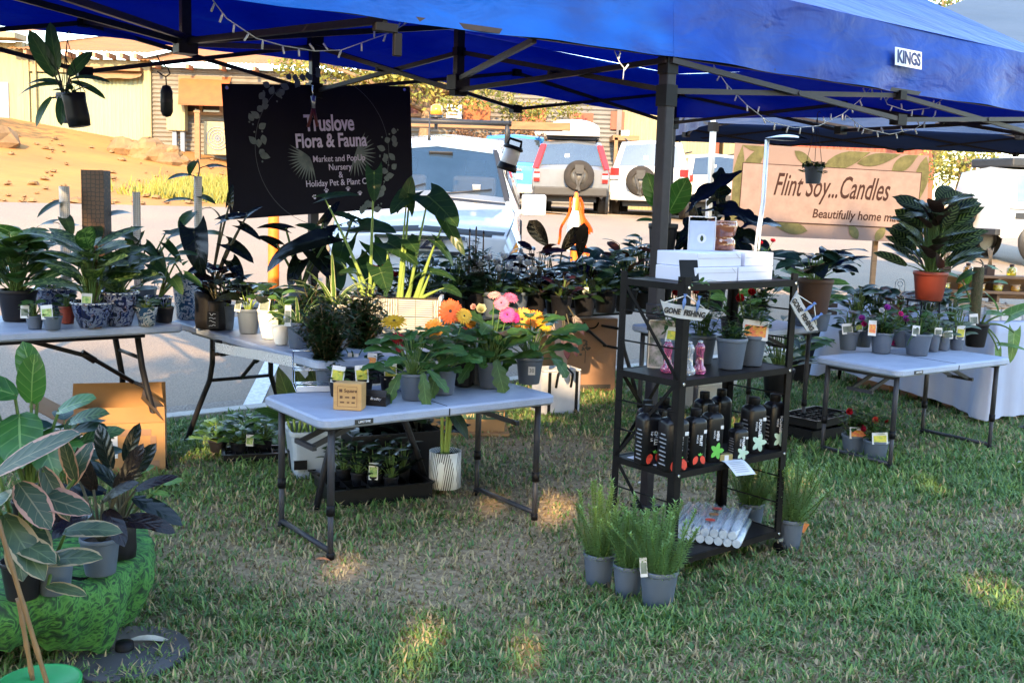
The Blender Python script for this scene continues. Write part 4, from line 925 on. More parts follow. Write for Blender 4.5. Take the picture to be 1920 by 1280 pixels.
for i, (px, py, w, lb) in enumerate(((1618, 752, .40, 'left cardboard box under the candle table'), (1700, 775, .30, 'middle cardboard box under the candle table'), (1765, 805, .34, 'nearest cardboard box under the candle table'))):
    p = G(px, py); t = thing('cardboard_box', lb+', half hidden by the cloth', 'box', tuple(CP+CA*(.35+.48*(2-i))+CB*.22), cy); mb = MB(); mb.box((0, 0, .14), (w, .3, .28)); mb.build('carton', carddk, t, bevel=.003)
    mb = MB(); mb.box((0, .151, .15), (w*.5, .002, .05)); mb.build('print', card, t)
# dark drum with cloth behind the rack
p = G(1520, 706); t = thing('dark_drum', 'dark fabric covered drum on the lawn behind the right table', 'drum', (p.x+.05, p.y+.12, 0)); mb = MB(); mb.lathe([(.12, 0), (.125, .01), (.13, .3), (.12, .42), (0.001, .42)], 20, flute=.02, nf=9); mb.build('drum_body', pm('dark_cloth', (.02, .02, .022), .9), t)
mb = MB(); mb.lathe([(.128, .40), (.132, .41), (.132, .43), (.128, .435), (.001, .436)], 20); mb.build('lid', blackpl, t)
# ================================================================ covered stool with the green batik cloth, and the round base beside it
batik = None
def batik_mat():
    m, nt, b = _nodes('green_batik'); L = nt.links; tc = nd(nt, 'ShaderNodeTexCoord'); mp = nd(nt, 'ShaderNodeMapping'); mp.inputs['Scale'].default_value = (5, 20, 13); mp.inputs['Rotation'].default_value = (.3, .5, .9); L.new(tc.outputs['Object'], mp.inputs[0])
    n = nd(nt, 'ShaderNodeTexNoise', i_Scale=1.6, i_Detail=7.0, i_Distortion=2.2); L.new(mp.outputs[0], n.inputs[0])
    r = ramp(nt, [(0.30, (.003, .016, .009)), (0.42, (.007, .045, .013)), (0.5, (.03, .13, .022)), (0.56, (.06, .19, .035)), (0.62, (.010, .065, .017)), (.8, (.003, .02, .012))]); L.new(n.outputs[0], r.inputs[0]); L.new(r.outputs[0], b.inputs['Base Color']); b.inputs['Roughness'].default_value = .8
    bp = nd(nt, 'ShaderNodeBump', i_Strength=.35, i_Distance=.012); L.new(n.outputs[0], bp.inputs['Height']); L.new(bp.outputs[0], b.inputs['Normal']); return m
SZ = .30; se = G(286, 1035, SZ); SRAD = .46; scn = Vector((se.x-SRAD-.045, se.y-.02, 0))
t = thing('round_stool', 'low round stool hidden by green cloth at the left edge', 'stool', tuple(scn)); mb = MB(); mb.lathe([(SRAD-.02, SZ-.04), (SRAD-.02, SZ-.006), (.001, SZ-.006)], 32); mb.lathe([(.001, SZ-.04), (SRAD-.02, SZ-.04)], 32); mb.build('seat', blackpl, t)
for i in range(4): a = .4+i*math.pi/2; mb = MB(); mb.tube([(.2*math.cos(a), .2*math.sin(a), SZ-.04), (.24*math.cos(a), .24*math.sin(a), 0)], .016, 8); mb.build('leg', blackpl, t)
mb = MB(); rows = []; k = random.Random(8); N = 260
for j in range(13):
    v = j/12; ring = []
    for i in range(N):
        a = 2*math.pi*i/N; fl = math.sin(a*9+1.2*math.sin(a*3))+.5*math.sin(a*17+1)
        if v < .4: r_ = (SRAD+.004)*(v/.4)**.8; z = SZ+.003+.006*math.sin(a*5+r_*20)*(v/.4)
        else:
            w = (v-.4)/.6; r_ = SRAD+.012+.03*math.sin(min(1, w*3)*1.57)-.10*w*w+.028*fl*w; z = SZ-.004-.17*w-.09*w*math.sin(a*2.0+2.2)-.012*fl*w
        r_ += .004*math.sin(a*41+v*9)*min(1, v*3)+.003*math.sin(a*67-v*15)*min(1, v*2); z += .004*math.sin(a*23+r_*60)+.004*math.sin(a*37-r_*45); ring.append((r_*math.cos(a), r_*math.sin(a), max(z, .02)))
    rows.append(mb.add(ring))
for j in range(12):
    for i in range(N): mb.face((rows[j]+i, rows[j]+(i+1) % N, rows[j+1]+(i+1) % N, rows[j+1]+i), 0, None, True)
o = mb.build('stool_cloth', batik_mat()); o.location = scn; tag(o, 'crinkled green batik cloth draped over the round stool at left', 'cloth')
p = G(225, 1262); t = thing('rubber_disc', 'flat round black base lying on the lawn under the green cloth', 'base', (p.x-.03, p.y+.12, 0)); mb = MB(); mb.lathe([(.20, 0), (.205, .006), (.20, .022), (.001, .026)], 40); mb.build('disc', pm('rubber_grey', (.035, .035, .04), .6, col2=(.05, .05, .055), scale=9), t)
mb = MB(); mb.lathe([(.03, .0265), (.028, .05), (.001, .052)], 16); mb.build('hub', blackpl, t)
lf = MB(); lf.leaf((p.x-.03, p.y+.17, .032), (1, .25, .03), (0, 0, 1), .15, .045, 'lance', .3, .5); tag(lf.build('dry_leaf', pm('dry_leaf', (.45, .42, .36), .8, col2=(.3, .27, .22), scale=20)), 'curled pale dry leaf on the round black base', 'leaf')
# bamboo stakes at the left edge, standing in a green bowl
p = G(70, 1300); t = thing('bamboo_pot', 'bright green bowl holding two bamboo stakes at the bottom left corner', 'pot', (-1.245, 2.66, 0)); mb = MB(); mb.lathe([(.001, 0), (.08, 0), (.100, .17), (.107, .17), (.108, .186), (.100, .186), (.095, .17), (.001, .16)], 28); mb.build('bowl', pm('green_plastic', (.02, .22, .06), .4), t)
bam = pm('bamboo', (.16, .085, .028), .55, col2=(.085, .045, .016), scale=12, stretch=(1, 1, .4)); B0 = Vector((-1.245, 2.66, 0))
for a, b in ((at(94, 1300, 2.66)-B0, at(-4, 975, 2.72)-B0), (at(66, 1300, 2.70)-B0, at(34, 1120, 2.74)-B0)):
    a, b = Vector(a), Vector(b); mb = MB(); pts = []; rs = []
    for i in range(17): pts.append(a.lerp(b, i/16)); rs.append(.0082 if i % 4 == 0 else .0066)
    mb.tube(pts, rs, 8); mb.build('stake', bam, t)
# ================================================================ vehicles
carwhite = pm('car_white', (0.50, 0.50, 0.50), 0.22, col2=(0.45, 0.45, 0.45), scale=2, coat=0.6)
carsilver = pm('car_silver', (0.16, 0.175, 0.20), 0.3, metal=0.35, col2=(0.12, 0.135, 0.155), scale=1.5, coat=0.5)
carblue = pm('car_blue', (0.04, 0.20, 0.50), 0.3, coat=0.5)
glassm = pm('car_glass', (0.03, 0.045, 0.06), 0.04, spec=1.0, col2=(0.02, 0.03, 0.045), scale=2, coat=1.0)
screenm = pm('windscreen_glass', (0.03, 0.065, 0.12), 0.05, spec=.8, col2=(0.018, 0.045, 0.085), scale=1.6, coat=1.0, alpha=.55)
tyrem = pm('tyre_rubber', (0.014, 0.013, 0.012), 0.9, col2=(0.028, 0.022, 0.018), scale=5)
rimm = pm('wheel_rim', (0.22, 0.215, 0.21), 0.35, metal=0.6)
trimb = pm('trim_black', (0.02, 0.02, 0.022), 0.5)
redl = pm('tail_red', (0.50, 0.02, 0.015), 0.15, coat=0.6); whl = pm('lens_clear', (0.62, 0.64, 0.66), 0.08, coat=1.0); ambl = pm('lens_amber', (0.7, 0.25, 0.03), 0.15)
chr_ = pm('car_chrome', (0.62, 0.63, 0.65), 0.12, metal=1.0)
class Loft:
    """car body skin: cross sections along x, five points each from sill to roof centre"""
    def __init__(s, st): s.st = st
    def S(s, x, k, f, side=1):
        st = s.st; i = 0
        while i < len(st)-2 and x > st[i+1][0]: i += 1
        (x0, a), (x1, b) = st[i], st[i+1]; t = min(1, max(0, (x-x0)/(x1-x0)))
        def q(sec): (y0, z0), (y1, z1) = sec[k], sec[k+1]; return y0+(y1-y0)*f, z0+(z1-z0)*f
        (ya, za), (yb, zb_) = q(a), q(b); return Vector((x, side*(ya+(yb-ya)*t), za+(zb_-za)*t))
    def skin(s, mb, sub=3, skip=None):
        pts = []; n = len(s.st[0][1])-1; xs = []
        for (x0, _), (x1, _) in zip(s.st, s.st[1:]): xs += [x0+(x1-x0)*i/sub for i in range(sub)]
        xs.append(s.st[-1][0]); P = []
        for x in xs:
            row = [s.S(x, k, f/2, 1) for k in range(n) for f in range(2)]+[s.S(x, n-1, 1, 1)]
            row = row+[Vector((p.x, -p.y, p.z)) for p in row[-2::-1]]; P.append(mb.add(row)); m = len(row)
        for a, b in zip(P, P[1:]):
            for i in range(m-1):
                q_ = [Vector(mb.v[j]) for j in (a+i, a+i+1, b+i+1, b+i)]
                if skip and skip(sum(q_, Vector())/4): continue
                mb.face((a+i, a+i+1, b+i+1, b+i), 0, None, True)
        mb.face([P[0]+i for i in range(m)][::-1]); mb.face([P[-1]+i for i in range(m)])
    def patch(s, mb, x0, x1, k, f0, f1, side=1, off=.006, nx=6, nf=4, taper=0.0, k2=None):
        """panel lying just proud of the skin"""
        def raw(u, v):
            x = x0+(x1-x0)*u; f = f0+(f1-f0)*v; return s.S(x, k, f, side)
        def fn(u, v):
            p = raw(u, v); e = .01; du = raw(min(1, u+e), v)-raw(max(0, u-e), v); dv = raw(u, min(1, v+e))-raw(u, max(0, v-e))
            n_ = du.cross(dv); n_ = n_.normalized() if n_.length > 1e-9 else Vector((0, 0, 1))
            if n_.dot(Vector((0, p.y, p.z-.9))) < 0: n_ = -n_
            return p+n_*off
        mb.grid(fn, nx, nf)
    def both(s, mb, x0, x1, off=.006, nx=6, nf=6, fin=.12):
        """a windscreen across both halves of the top strip"""
        n = len(s.st[0][1])-2
        def fn(u, v):
            x = x0+(x1-x0)*v; g = 2*u-1; sd = 1 if g >= 0 else -1; f = 1-abs(g)*(1-fin)
            p = s.S(x, n, f, sd); q = s.S(min(x+.05, s.st[-1][0]), n, f, sd); r = s.S(max(x-.05, s.st[0][0]), n, f, sd)
            t = (q-r).normalized(); nn = t.cross(Vector((0, 1, 0))); nn = nn if nn.z > 0 else -nn
            return p+nn*off
        mb.grid(fn, nx*2, nf)
def wheel(parent, x, y, r=.36, w=.24, m=None):
    c = Vector((x, y, r)); mb = MB(); sd = 1 if y > 0 else -1
    M = Matrix.Translation(c) @ Matrix.Rotation(math.pi/2, 4, 'X')
    mb.lathe([(r*.62, -w/2), (r*.93, -w/2), (r, -w*.36), (r, w*.36), (r*.93, w/2), (r*.62, w/2)], 28); mb.xform(M); o = mb.build('wheel', tyrem, parent)
    mb = MB(); mb.lathe([(r*.63, -w*.4), (r*.63, w*.4)], 24)
    for k in range(6): a = k*math.pi/3; mb.bar((0, 0, -sd*w*.36), (r*.6*math.cos(a), r*.6*math.sin(a), -sd*w*.38), .06, .03)
    mb.lathe([(.001, -w*.2), (r*.6, -w*.2)], 20); mb.lathe([(.001, w*.2), (r*.6, w*.2)], 20)
    mb.xform(M); mb.build('rim', rimm, o); return o
def arch(parent, x, y, r):
    sd = 1 if y > 0 else -1; mb = MB()
    mb.lathe([(r, -.06), (r, .012), (r*.01, .012)], 28); mb.xform(Matrix.Translation((x, y, r*.88)) @ Matrix.Rotation(-sd*math.pi/2, 4, 'X')); mb.build('wheel_arch', trimb, parent)
def place_car(name, label, px, py, Y, yaw, slope=True, cat=None, zoff=0):
    p = at(px, py, Y); z = ground_z(p.x, p.y)+zoff
    t = thing(name, label, cat or 'car', (p.x, p.y, z), yaw); return t
# white work truck, nose to the stall; local x runs from nose to tail
st = [(0.00, [(.50, .36), (.78, .42), (.80, .58), (.74, .70), (0, .74)]), (.06, [(.66, .33), (.87, .48), (.87, .72), (.79, .90), (0, .95)]), (.22, [(.8, .30), (.92, .5), (.915, .80), (.83, .985), (0, 1.03)]),
      (.55, [(.85, .30), (.93, .55), (.925, .88), (.86, 1.035), (0, 1.085)]), (.95, [(.85, .30), (.93, .55), (.925, .94), (.87, 1.075), (0, 1.125)]), (1.28, [(.85, .3), (.93, .55), (.925, 1.0), (.84, 1.11), (0, 1.17)]),
      (1.66, [(.85, .3), (.93, .55), (.925, 1.03), (.74, 1.42), (0, 1.48)]), (2.02, [(.85, .3), (.93, .55), (.92, 1.05), (.66, 1.67), (0, 1.74)]), (2.25, [(.85, .3), (.93, .55), (.92, 1.05), (.66, 1.72), (0, 1.785)]), (3.3, [(.85, .3), (.93, .55), (.92, 1.06), (.66, 1.74), (0, 1.80)]),
      (4.9, [(.85, .4), (.93, .6), (.92, 1.05), (.68, 1.72), (0, 1.78)])]
YU = 9.75
t = place_car('work_truck', 'white work truck parked nose first behind the back table', 786, 560, YU, R(90), cat='truck', zoff=.10)
t.rotation_euler = Euler((0, R(-4.2), R(90)))
ute = Loft(st); mb = MB(); ute.skin(mb, 8, lambda p: 1.36 < p.x < 1.98 and p.z > ute.S(p.x, 2, .93, 1).z-.0 and abs(p.y) < ute.S(p.x, 3, .02, 1).y+.01); mb.build('body', carwhite, t)
mb = MB(); ute.both(mb, 1.31, 2.0, .008, fin=.06); mb.build('windscreen', screenm, t)
mb = MB(); ute.both(mb, 1.25, 1.30, .012, fin=.08, nf=2); mb.build('wiper_cowl', trimb, t)
for a, b in (((1.30, -.05), (1.42, -.62)), ((1.30, .62), (1.42, .08))):
    mb = MB(); za = lambda x, y: ute.S(x, 3, 1-abs(y)/.8, 1).z+.03; mb.tube([(a[0], a[1], za(*a)), (b[0], b[1], za(*b))], .009, 6); mb.build('wiper', trimb, t)
for sd in (1, -1):
    mb = MB(); ute.patch(mb, .10, 1.22, 2, .97, 1.02, sd, .006, 12, 1); mb.build('bonnet_gap', trimb, t)
    mb = MB(); ute.patch(mb, .10, .15, 3, .03, .97, sd, .004, 1, 8); mb.build('bonnet_edge', trimb, t)
    mb = MB(); ute.patch(mb, 1.33, 2.0, 3, .015, .085, sd, .010, 6, 1); mb.build('screen_trim', trimb, t)
    mb = MB(); ute.patch(mb, 1.75, 2.45, 2, .06, .86, sd); ute.patch(mb, 2.52, 3.2, 2, .06, .86, sd); mb.build('side_window', glassm, t)
    mb = MB(); ute.patch(mb, .035, .50, 2, -.05, .95, sd, .012, 8, 4); hl = mb.build('headlight', whl, t)
    mb = MB(); ute.patch(mb, .05, .20, 2, .05, .35, sd, .02, 3, 2); mb.build('indicator', ambl, hl)
    mb = MB(); c = Vector((1.55, sd*1.07, 1.10)); mb.prism(rrect(.13, .26, .05), -.10, .12, c=c); mb.bar(c+Vector((0, -sd*.1, -.06)), (1.55, sd*.88, 1.02), .05); o = mb.build('wing_mirror', pm('mirror_shell', (.68, .66, .62), .3), t, bevel=.02)
    for x in (.85, 4.0): arch(t, x, sd*.925, .46); wheel(t, x, sd*.84, .37, .25)
mb = MB(); ute.patch(mb, .008, .10, 3, .16, 1.0, 1, .012, 3, 8); ute.patch(mb, .008, .10, 3, .16, 1.0, -1, .012, 3, 8); gr = mb.build('grille', trimb, t)
mb = MB()
for z in (.76, .90): mb.bar((.02+(z-.74)*.17-.035, -.42, z), (.02+(z-.74)*.17-.035, .42, z), .03, .035)
mb.build('grille_bar', chr_, gr)
text('ISUZU', .13, chr_, gr, frameM((.015, 0, .835), (0, -1, 0), (.3, 0, 1)), bold=.006, sx=1.2, ext=.008)
mb = MB(); mb.box((-.03, 0, .50), (.16, 1.62, .22)); mb.build('bumper', carwhite, t, bevel=.04)
mb = MB(); mb.box((-.115, 0, .50), (.01, .37, .12)); mb.build('number_plate', whitep, t)
# ladder rack over the tray
mb = MB()
for x in (2.5, 3.4): mb.tube([(x, -.8, 1.95), (x, .8, 1.95)], .03, 8); mb.tube([(x, -.75, 1.7), (x, -.75, 1.95)], .025, 8); mb.tube([(x, .75, 1.7), (x, .75, 1.95)], .025, 8)
mb.build('roof_rack', trimb, t)
tim = thing('timber_beam', 'grey timber beam across the roof rack of the work truck', 'beam', tuple(t.location+Vector((.45, 2.95, 2.08))), R(-4)); mb = MB(); mb.box((0, 0, .07), (2.1, .10, .09)); mb.build('plank', wood, tim); mb = MB(); mb.box((0, .13, .05), (1.9, .12, .05)); mb.build('plank', wood, tim)
mb = MB(); mb.tube([(2.05, .10, 1.75), (2.07, .10, 1.80), (2.08, .10, 2.05)], [.02, .012, .004], 8); mb.build('aerial', trimb, t)
bc = thing('beacon', 'amber warning beacon on the roof of the white work truck', 'beacon', tuple(at(818, 216, 12.2))); mb = MB(); mb.lathe([(.06, 0), (.07, .01), (.065, .10), (.03, .12), (.001, .125)], 16); mb.build('lens', ambl, bc); mb = MB(); mb.lathe([(.075, -.03), (.075, 0), (.001, 0)], 16); mb.tube([(0, 0, -.03), (0, .0, -.16)], .02, 8); mb.build('base', trimb, bc)
# rear view wagons in the car park; local x runs from tail to nose
def wagon(name, label, px, py, Y, yaw, paint, H=1.66, W=.89, box=False, spare=0, slant=.30, tall=True, belt=1.02, group=None, lamps='tall', two=None):
    t = place_car(name, label, px, py, Y, yaw); 
    if group: t['group'] = group
    w = W; st = [(0, [(.72*w, .42), (.96*w, .52), (.96*w, .80), (.93*w, belt-.02), (0, belt)]), (.03, [(.78*w, .36), (w, .55), (.99*w, .85), (.93*w, belt+.02), (0, belt+.05)]), (slant, [(.82*w, .32), (w, .58), (.985*w, belt), (.74*w, H-.08), (0, H-.02)]), (slant+.15, [(.82*w, .32), (w, .58), (.985*w, belt+.01), (.75*w, H-.03), (0, H+.02)]),
         (2.2, [(.82*w, .32), (w, .58), (.985*w, belt), (.74*w, H-.02), (0, H+.03)]), (2.75, [(.82*w, .32), (w, .58), (.985*w, belt-.02), (.71*w, H-.12), (0, H-.06)]), (3.35, [(.82*w, .32), (w, .58), (.98*w, belt-.06), (.82*w, belt+.02), (0, belt+.06)]), (4.15, [(.8*w, .34), (.97*w, .56), (.94*w, belt-.16), (.82*w, belt-.10), (0, belt-.06)]), (4.35, [(.66*w, .4), (.84*w, .55), (.83*w, .75), (.7*w, .8), (0, .82)])]
    L = Loft(st); mb = MB(); L.skin(mb, 4); mb.build('body', paint, t)
    mb = MB(); L.both(mb, .05, slant*.93, .012, fin=.16); rw = mb.build('rear_window', glassm, t)
    mb = MB(); c = L.S(slant*.5, 3, .75, 1); mb.box((c.x-.03, .1, c.z), (.004, .10, .08)); mb.build('sticker', whitep, rw)
    for sd in (1, -1):
        mb = MB(); L.patch(mb, slant+.12, .95, 2, .05, .88, sd); L.patch(mb, 1.03, 1.78, 2, .05, .88, sd); L.patch(mb, 1.86, 2.62, 2, .05, .85, sd); mb.build('side_window', glassm, t)
        if lamps == 'tall':
            mb = MB(); a0, a1 = L.S(.02, 3, .02, sd), L.S(slant*.95, 3, .04, sd); mb.bar(a0+Vector((-.03, sd*.0, -.02)), a1+Vector((-.03, 0, 0)), .13, .05); mb.build('tail_lamp', redl, t)
            mb = MB(); mb.box((-.015, sd*.87*w, belt-.2), (.06, .13, .22)); o = mb.build('tail_lamp', redl, t); mb = MB(); mb.box((-.02, sd*.87*w, belt-.18), (.062, .125, .08)); mb.build('lens', whl, o)
        else:
            mb = MB(); mb.box((-.01, sd*.86*w, belt-.08), (.08, .20, .26)); o = mb.build('tail_lamp', redl, t, bevel=.01); mb = MB(); mb.box((-.02, sd*.86*w, belt-.17), (.075, .19, .08)); mb.build('lens', whl, o)
        for x in (.78, 3.42): arch(t, x, sd*(w-.005), .41); wheel(t, x, sd*(w-.10), .35, .23)
        mb = MB(); mb.box((2.75, sd*(w+.1), belt+.06), (.12, .2, .15)); mb.build('wing_mirror', paint, t, bevel=.03)
        mb = MB(); mb.tube([(slant+.2, sd*w*.68, H+.05), (2.2, sd*w*.68, H+.06)], .02, 6); mb.build('roof_rail', trimb, t)
    mb = MB(); mb.box((-.06, 0, .50), (.16, 1.9*w, .20)); mb.build('bumper', trimb if two is None else two, t, bevel=.03)
    mb = MB(); mb.box((-.03, -.3 if spare else 0, .78), (.02, .40, .13)); mb.build('number_plate', whitep, t)
    mb = MB(); mb.box((-.02, -.3 if spare else 0, belt-.09), (.03, .34, .04)); mb.build('tailgate_handle', chr_, t)
    mb = MB(); mb.box((.4, 0, .33), (.5, 1.2, .12)); mb.build('underbody', trimb, t)
    if spare:
        M = Matrix.Translation((-.12, -.18*spare, .86)) @ Matrix.Rotation(math.pi/2, 4, 'Y'); mb = MB(); mb.lathe([(.20, -.10), (.32, -.10), (.345, -.06), (.345, .06), (.32, .10), (.2, .1)], 28); mb.xform(M); sp = mb.build('spare_wheel', tyrem, t)
        mb = MB(); mb.lathe([(.001, -.05), (.21, -.06), (.21, .05)], 24); mb.xform(M); mb.build('rim', rimm, sp)
        mb = MB(); mb.bar((-.24, -.18*spare-.12, .95), (-.24, -.18*spare+.05, .55), .05); mb.bar((-.24, -.18*spare+.12, .98), (-.24, -.18*spare-.02, .52), .05); mb.box((-.24, -.18*spare, 1.0), (.05, .2, .2)); mb.build('bike_rack', trimb, t)
    if box:
        mb = MB(); mb.grid(lambda u, v: (.2+1.5*u, -.02-.62*math.cos(math.pi*v)*(.8+.2*math.sin(math.pi*min(1, u*2.2+.2))), H+.16+.34*math.sin(math.pi*v)**.5*min(1, u*5)**.5*min(1, (1-u)*5)**.5), 12, 14); mb.box((.95, -.02, H+.14), (1.5, 1.2, .06)); mb.build('roof_box', pm('roof_box_white', (.62, .61, .58), .4), t)
        mb = MB(); k = random.Random(5)
        for i in range(9): mb.tube([(.3+k.random()*.3, .5+k.random()*.35, H+.12+k.random()*.05), (.9, .45+k.random()*.4, H+.15+k.random()*.12)], .05, 7)
        mb.build('roof_load', pm('roof_load', (.35, .28, .22), .9, col2=(.6, .55, .48), scale=6), t)
        mb = MB()
        for x in (.5, 1.6): mb.bar((x, -.7, H+.09), (x, .75, H+.09), .05, .03)
        mb.build('roof_bar', trimb, t)
    return t
wagon('parked_wagon', 'silver wagon seen from behind with white roof box and spare wheel', 1068, 392, 24.0, R(88), carsilver, box=True, spare=1, group='cars parked beyond the road')
wagon('parked_wagon', 'white four wheel drive wagon seen from behind right of the silver wagon', 1214, 396, 24.6, R(80), carwhite, H=1.80, W=.93, spare=-1, lamps='short', slant=.22, belt=1.10, group='cars parked beyond the road', two=carwhite)
wagon('parked_wagon', 'dusty white wagon with red tail lamps left of the candle banner', 1345, 400, 26.5, R(92), pm('car_dusty', (.60, .56, .5), .35, coat=.3), H=1.62, lamps='short', slant=.42, group='cars parked beyond the road')
wagon('parked_wagon', 'blue and white wagon mostly hidden by the hanging lantern', 962, 392, 24.5, R(90), carblue, H=1.75, lamps='short', group='cars parked beyond the road', two=carwhite)
wagon('parked_wagon', 'farther pale wagon between the white four wheel drive and the dusty wagon', 1302, 392, 29.0, R(95), carsilver, H=1.5, lamps='short', slant=.4, group='cars parked beyond the road')
# white troop carrier side on at the right edge
t = place_car('troop_carrier', 'boxy white four wheel drive side on at the right edge', 1822, 478, 23.5, R(17), cat='car')
w = .88; H = 2.0
st = [(0, [(.74, .55), (.85, .62), (.86, .95), (.82, 1.2), (0, 1.22)]), (.04, [(.8, .50), (.87, .65), (.875, 1.0), (.83, 1.25), (0, 1.28)]), (.16, [(.8, .5), (.88, .7), (.88, 1.2), (.74, H-.08), (0, H)]), (.3, [(.8, .5), (.88, .7), (.88, 1.2), (.75, H-.04), (0, H+.05)]), (3.0, [(.8, .5), (.88, .7), (.88, 1.2), (.75, H-.04), (0, H+.05)]), (3.4, [(.8, .5), (.88, .7), (.88, 1.18), (.84, 1.25), (0, 1.3)]), (4.8, [(.75, .5), (.85, .7), (.83, 1.05), (.7, 1.12), (0, 1.18)])]
L = Loft(st); mb = MB(); L.skin(mb, 4); mb.build('body', carwhite, t)
bluegl = pm('blue_glass', (.12, .25, .34), .08, coat=1.0, col2=(.06, .13, .18), scale=2)
for sd in (1, -1):
    for a, b in ((.32, .80), (.84, 1.32), (1.6, 2.3), (2.4, 2.95)):
        mb = MB(); L.patch(mb, a, b, 2, .10, .85, sd); mb.build('side_window', bluegl if b < 1.4 else glassm, t)
    for x in (1.0, 3.9): arch(t, x, sd*.872, .52); wheel(t, x, sd*.80, .41, .26)
    mb = MB(); mb.box((.45, sd*.882, .98), (.32, .006, .14)); mb.build('side_vent', trimb, t)
    mb = MB(); mb.bar((.12, sd*.876, 1.12), (3.2, sd*.886, 1.14), .012, .03); mb.build('side_moulding', trimb, t)
mb = MB(); mb.box((1.6, 0, H+.14), (2.6, 1.3, .2)); mb.build('roof_tray', trimb, t, bevel=.04)
M = Matrix.Translation((-.16, .25, 1.05)) @ Matrix.Rotation(math.pi/2, 4, 'Y'); mb = MB(); mb.lathe([(.001, -.1), (.38, -.1), (.4, -.06), (.4, .06), (.38, .1), (.001, .1)], 26); mb.xform(M); sp = mb.build('spare_wheel', tyrem, t); mb = MB(); mb.lathe([(.001, -.115), (.22, -.112), (.23, -.1)], 20); mb.xform(M); mb.build('rim', rimm, sp)
mb = MB(); mb.box((-.05, 0, .62), (.14, 1.6, .14)); mb.build('bumper', trimb, t, bevel=.02)
# ---------------------------------------------------------------- traffic bollards
orng = pm('safety_orange', (0.85, 0.17, 0.01), 0.5, col2=(0.75, 0.14, 0.01), scale=8); refl = pm('reflective_white', (.78, .78, .78), .35)
def bollard(label, px, py, Y, band=True):
    p = at(px, py, Y); z = ground_z(p.x, p.y); t = thing('traffic_bollard', label, 'bollard', (p.x, p.y, z), 0, 'traffic bollards on the road')
    mb = MB(); mb.lathe([(.058, .03), (.055, 1.02), (.05, 1.06), (.03, 1.09), (.03, 1.13), (.012, 1.15), (.001, 1.15)], 20); o = mb.build('shaft', orng, t)
    mb = MB(); mb.lathe([(.2, 0), (.2, .04), (.07, .06), (.058, .08)], 24); mb.build('base', trimb, t)
    if band:
        mb = MB(); mb.lathe([(.0605, .62), (.0595, .88)], 20); mb.build('reflective_band', refl, t)
    return t
b = bollard('orange bollard with white band and torn orange flag tied round it', 1078, 430, 15.2)
fl = MB(); k = random.Random(11); bp = b.location
for i in range(5):
    a0 = i*1.25+.5; r0 = .07
    def fn(u, v, a0=a0): a = a0+.5*(u-.5); r_ = .062+.12*v+.02*math.sin(v*9+i)+.015*math.sin(u*12+i); return (bp.x+r_*math.cos(a)*(1+.4*v), bp.y+r_*math.sin(a), bp.z+1.06-(.5+.08*i)*v+.02*math.sin(u*7))
    fl.grid(fn, 6, 10, 0 if i != 3 else 1)
tag(fl.build('safety_flag', [pm('flag_orange', (.9, .13, .01), .6, trans=.3), refl]), 'torn orange and white plastic flag draped on the bollard', 'flag')
bollard('plain orange bollard under the black banner behind the big leaves', 513, 440, 10.6, False)

ut = [o for o in bpy.data.objects if o.get('category') == 'truck'][0]
mb = MB(); ute.both(mb, 1.93, 2.0, .014, fin=.10, nf=2); mb.build('top_band', pm('top_band', (.25, .33, .42), .2), ut)  # paler band along the top of the windscreen
mb = MB(); p = ute.S(1.86, 3, .98, 1); mb.box((p.x-.03, -.05, p.z-.02), (.02, .26, .075), M=Matrix.Rotation(-.6, 3, 'Y')); mb.build('rear_view_mirror', trimb, ut, bevel=.01)
mb = MB(); p = ute.S(1.42, 3, .45, 1); mb.box((p.x-.018, -.46, p.z+.035), (.006, .08, .08), M=Matrix.Rotation(-.75, 3, 'Y')); mb.build('sticker', whitep, ut)

ins = pm('cabin_grey', (.10, .10, .105), .8, col2=(.07, .07, .075), scale=6)
mb = MB(); mb.box((1.52, 0, .98), (.42, 1.44, .20)); mb.build('dashboard', ins, ut, bevel=.04)
mb = MB(); mb.box((3.0, 0, 1.15), (.04, 1.3, .9)); mb.build('cabin_wall', ins, ut)
mb = MB(); mb.tube([(1.86+.06*math.sin(a), .40+.19*math.cos(a), 1.13+.18*math.sin(a)) for a in lin(0, 6.283, 20)], .016, 7); mb.build('steering_wheel', trimb, ut)
for sd in (-1, 1):
    mb = MB(); mb.box((2.45, sd*.40, 1.0), (.16, .50, .70)); mb.box((2.5, sd*.40, 1.45), (.10, .26, .18)); mb.build('seat', ins, ut, bevel=.04)
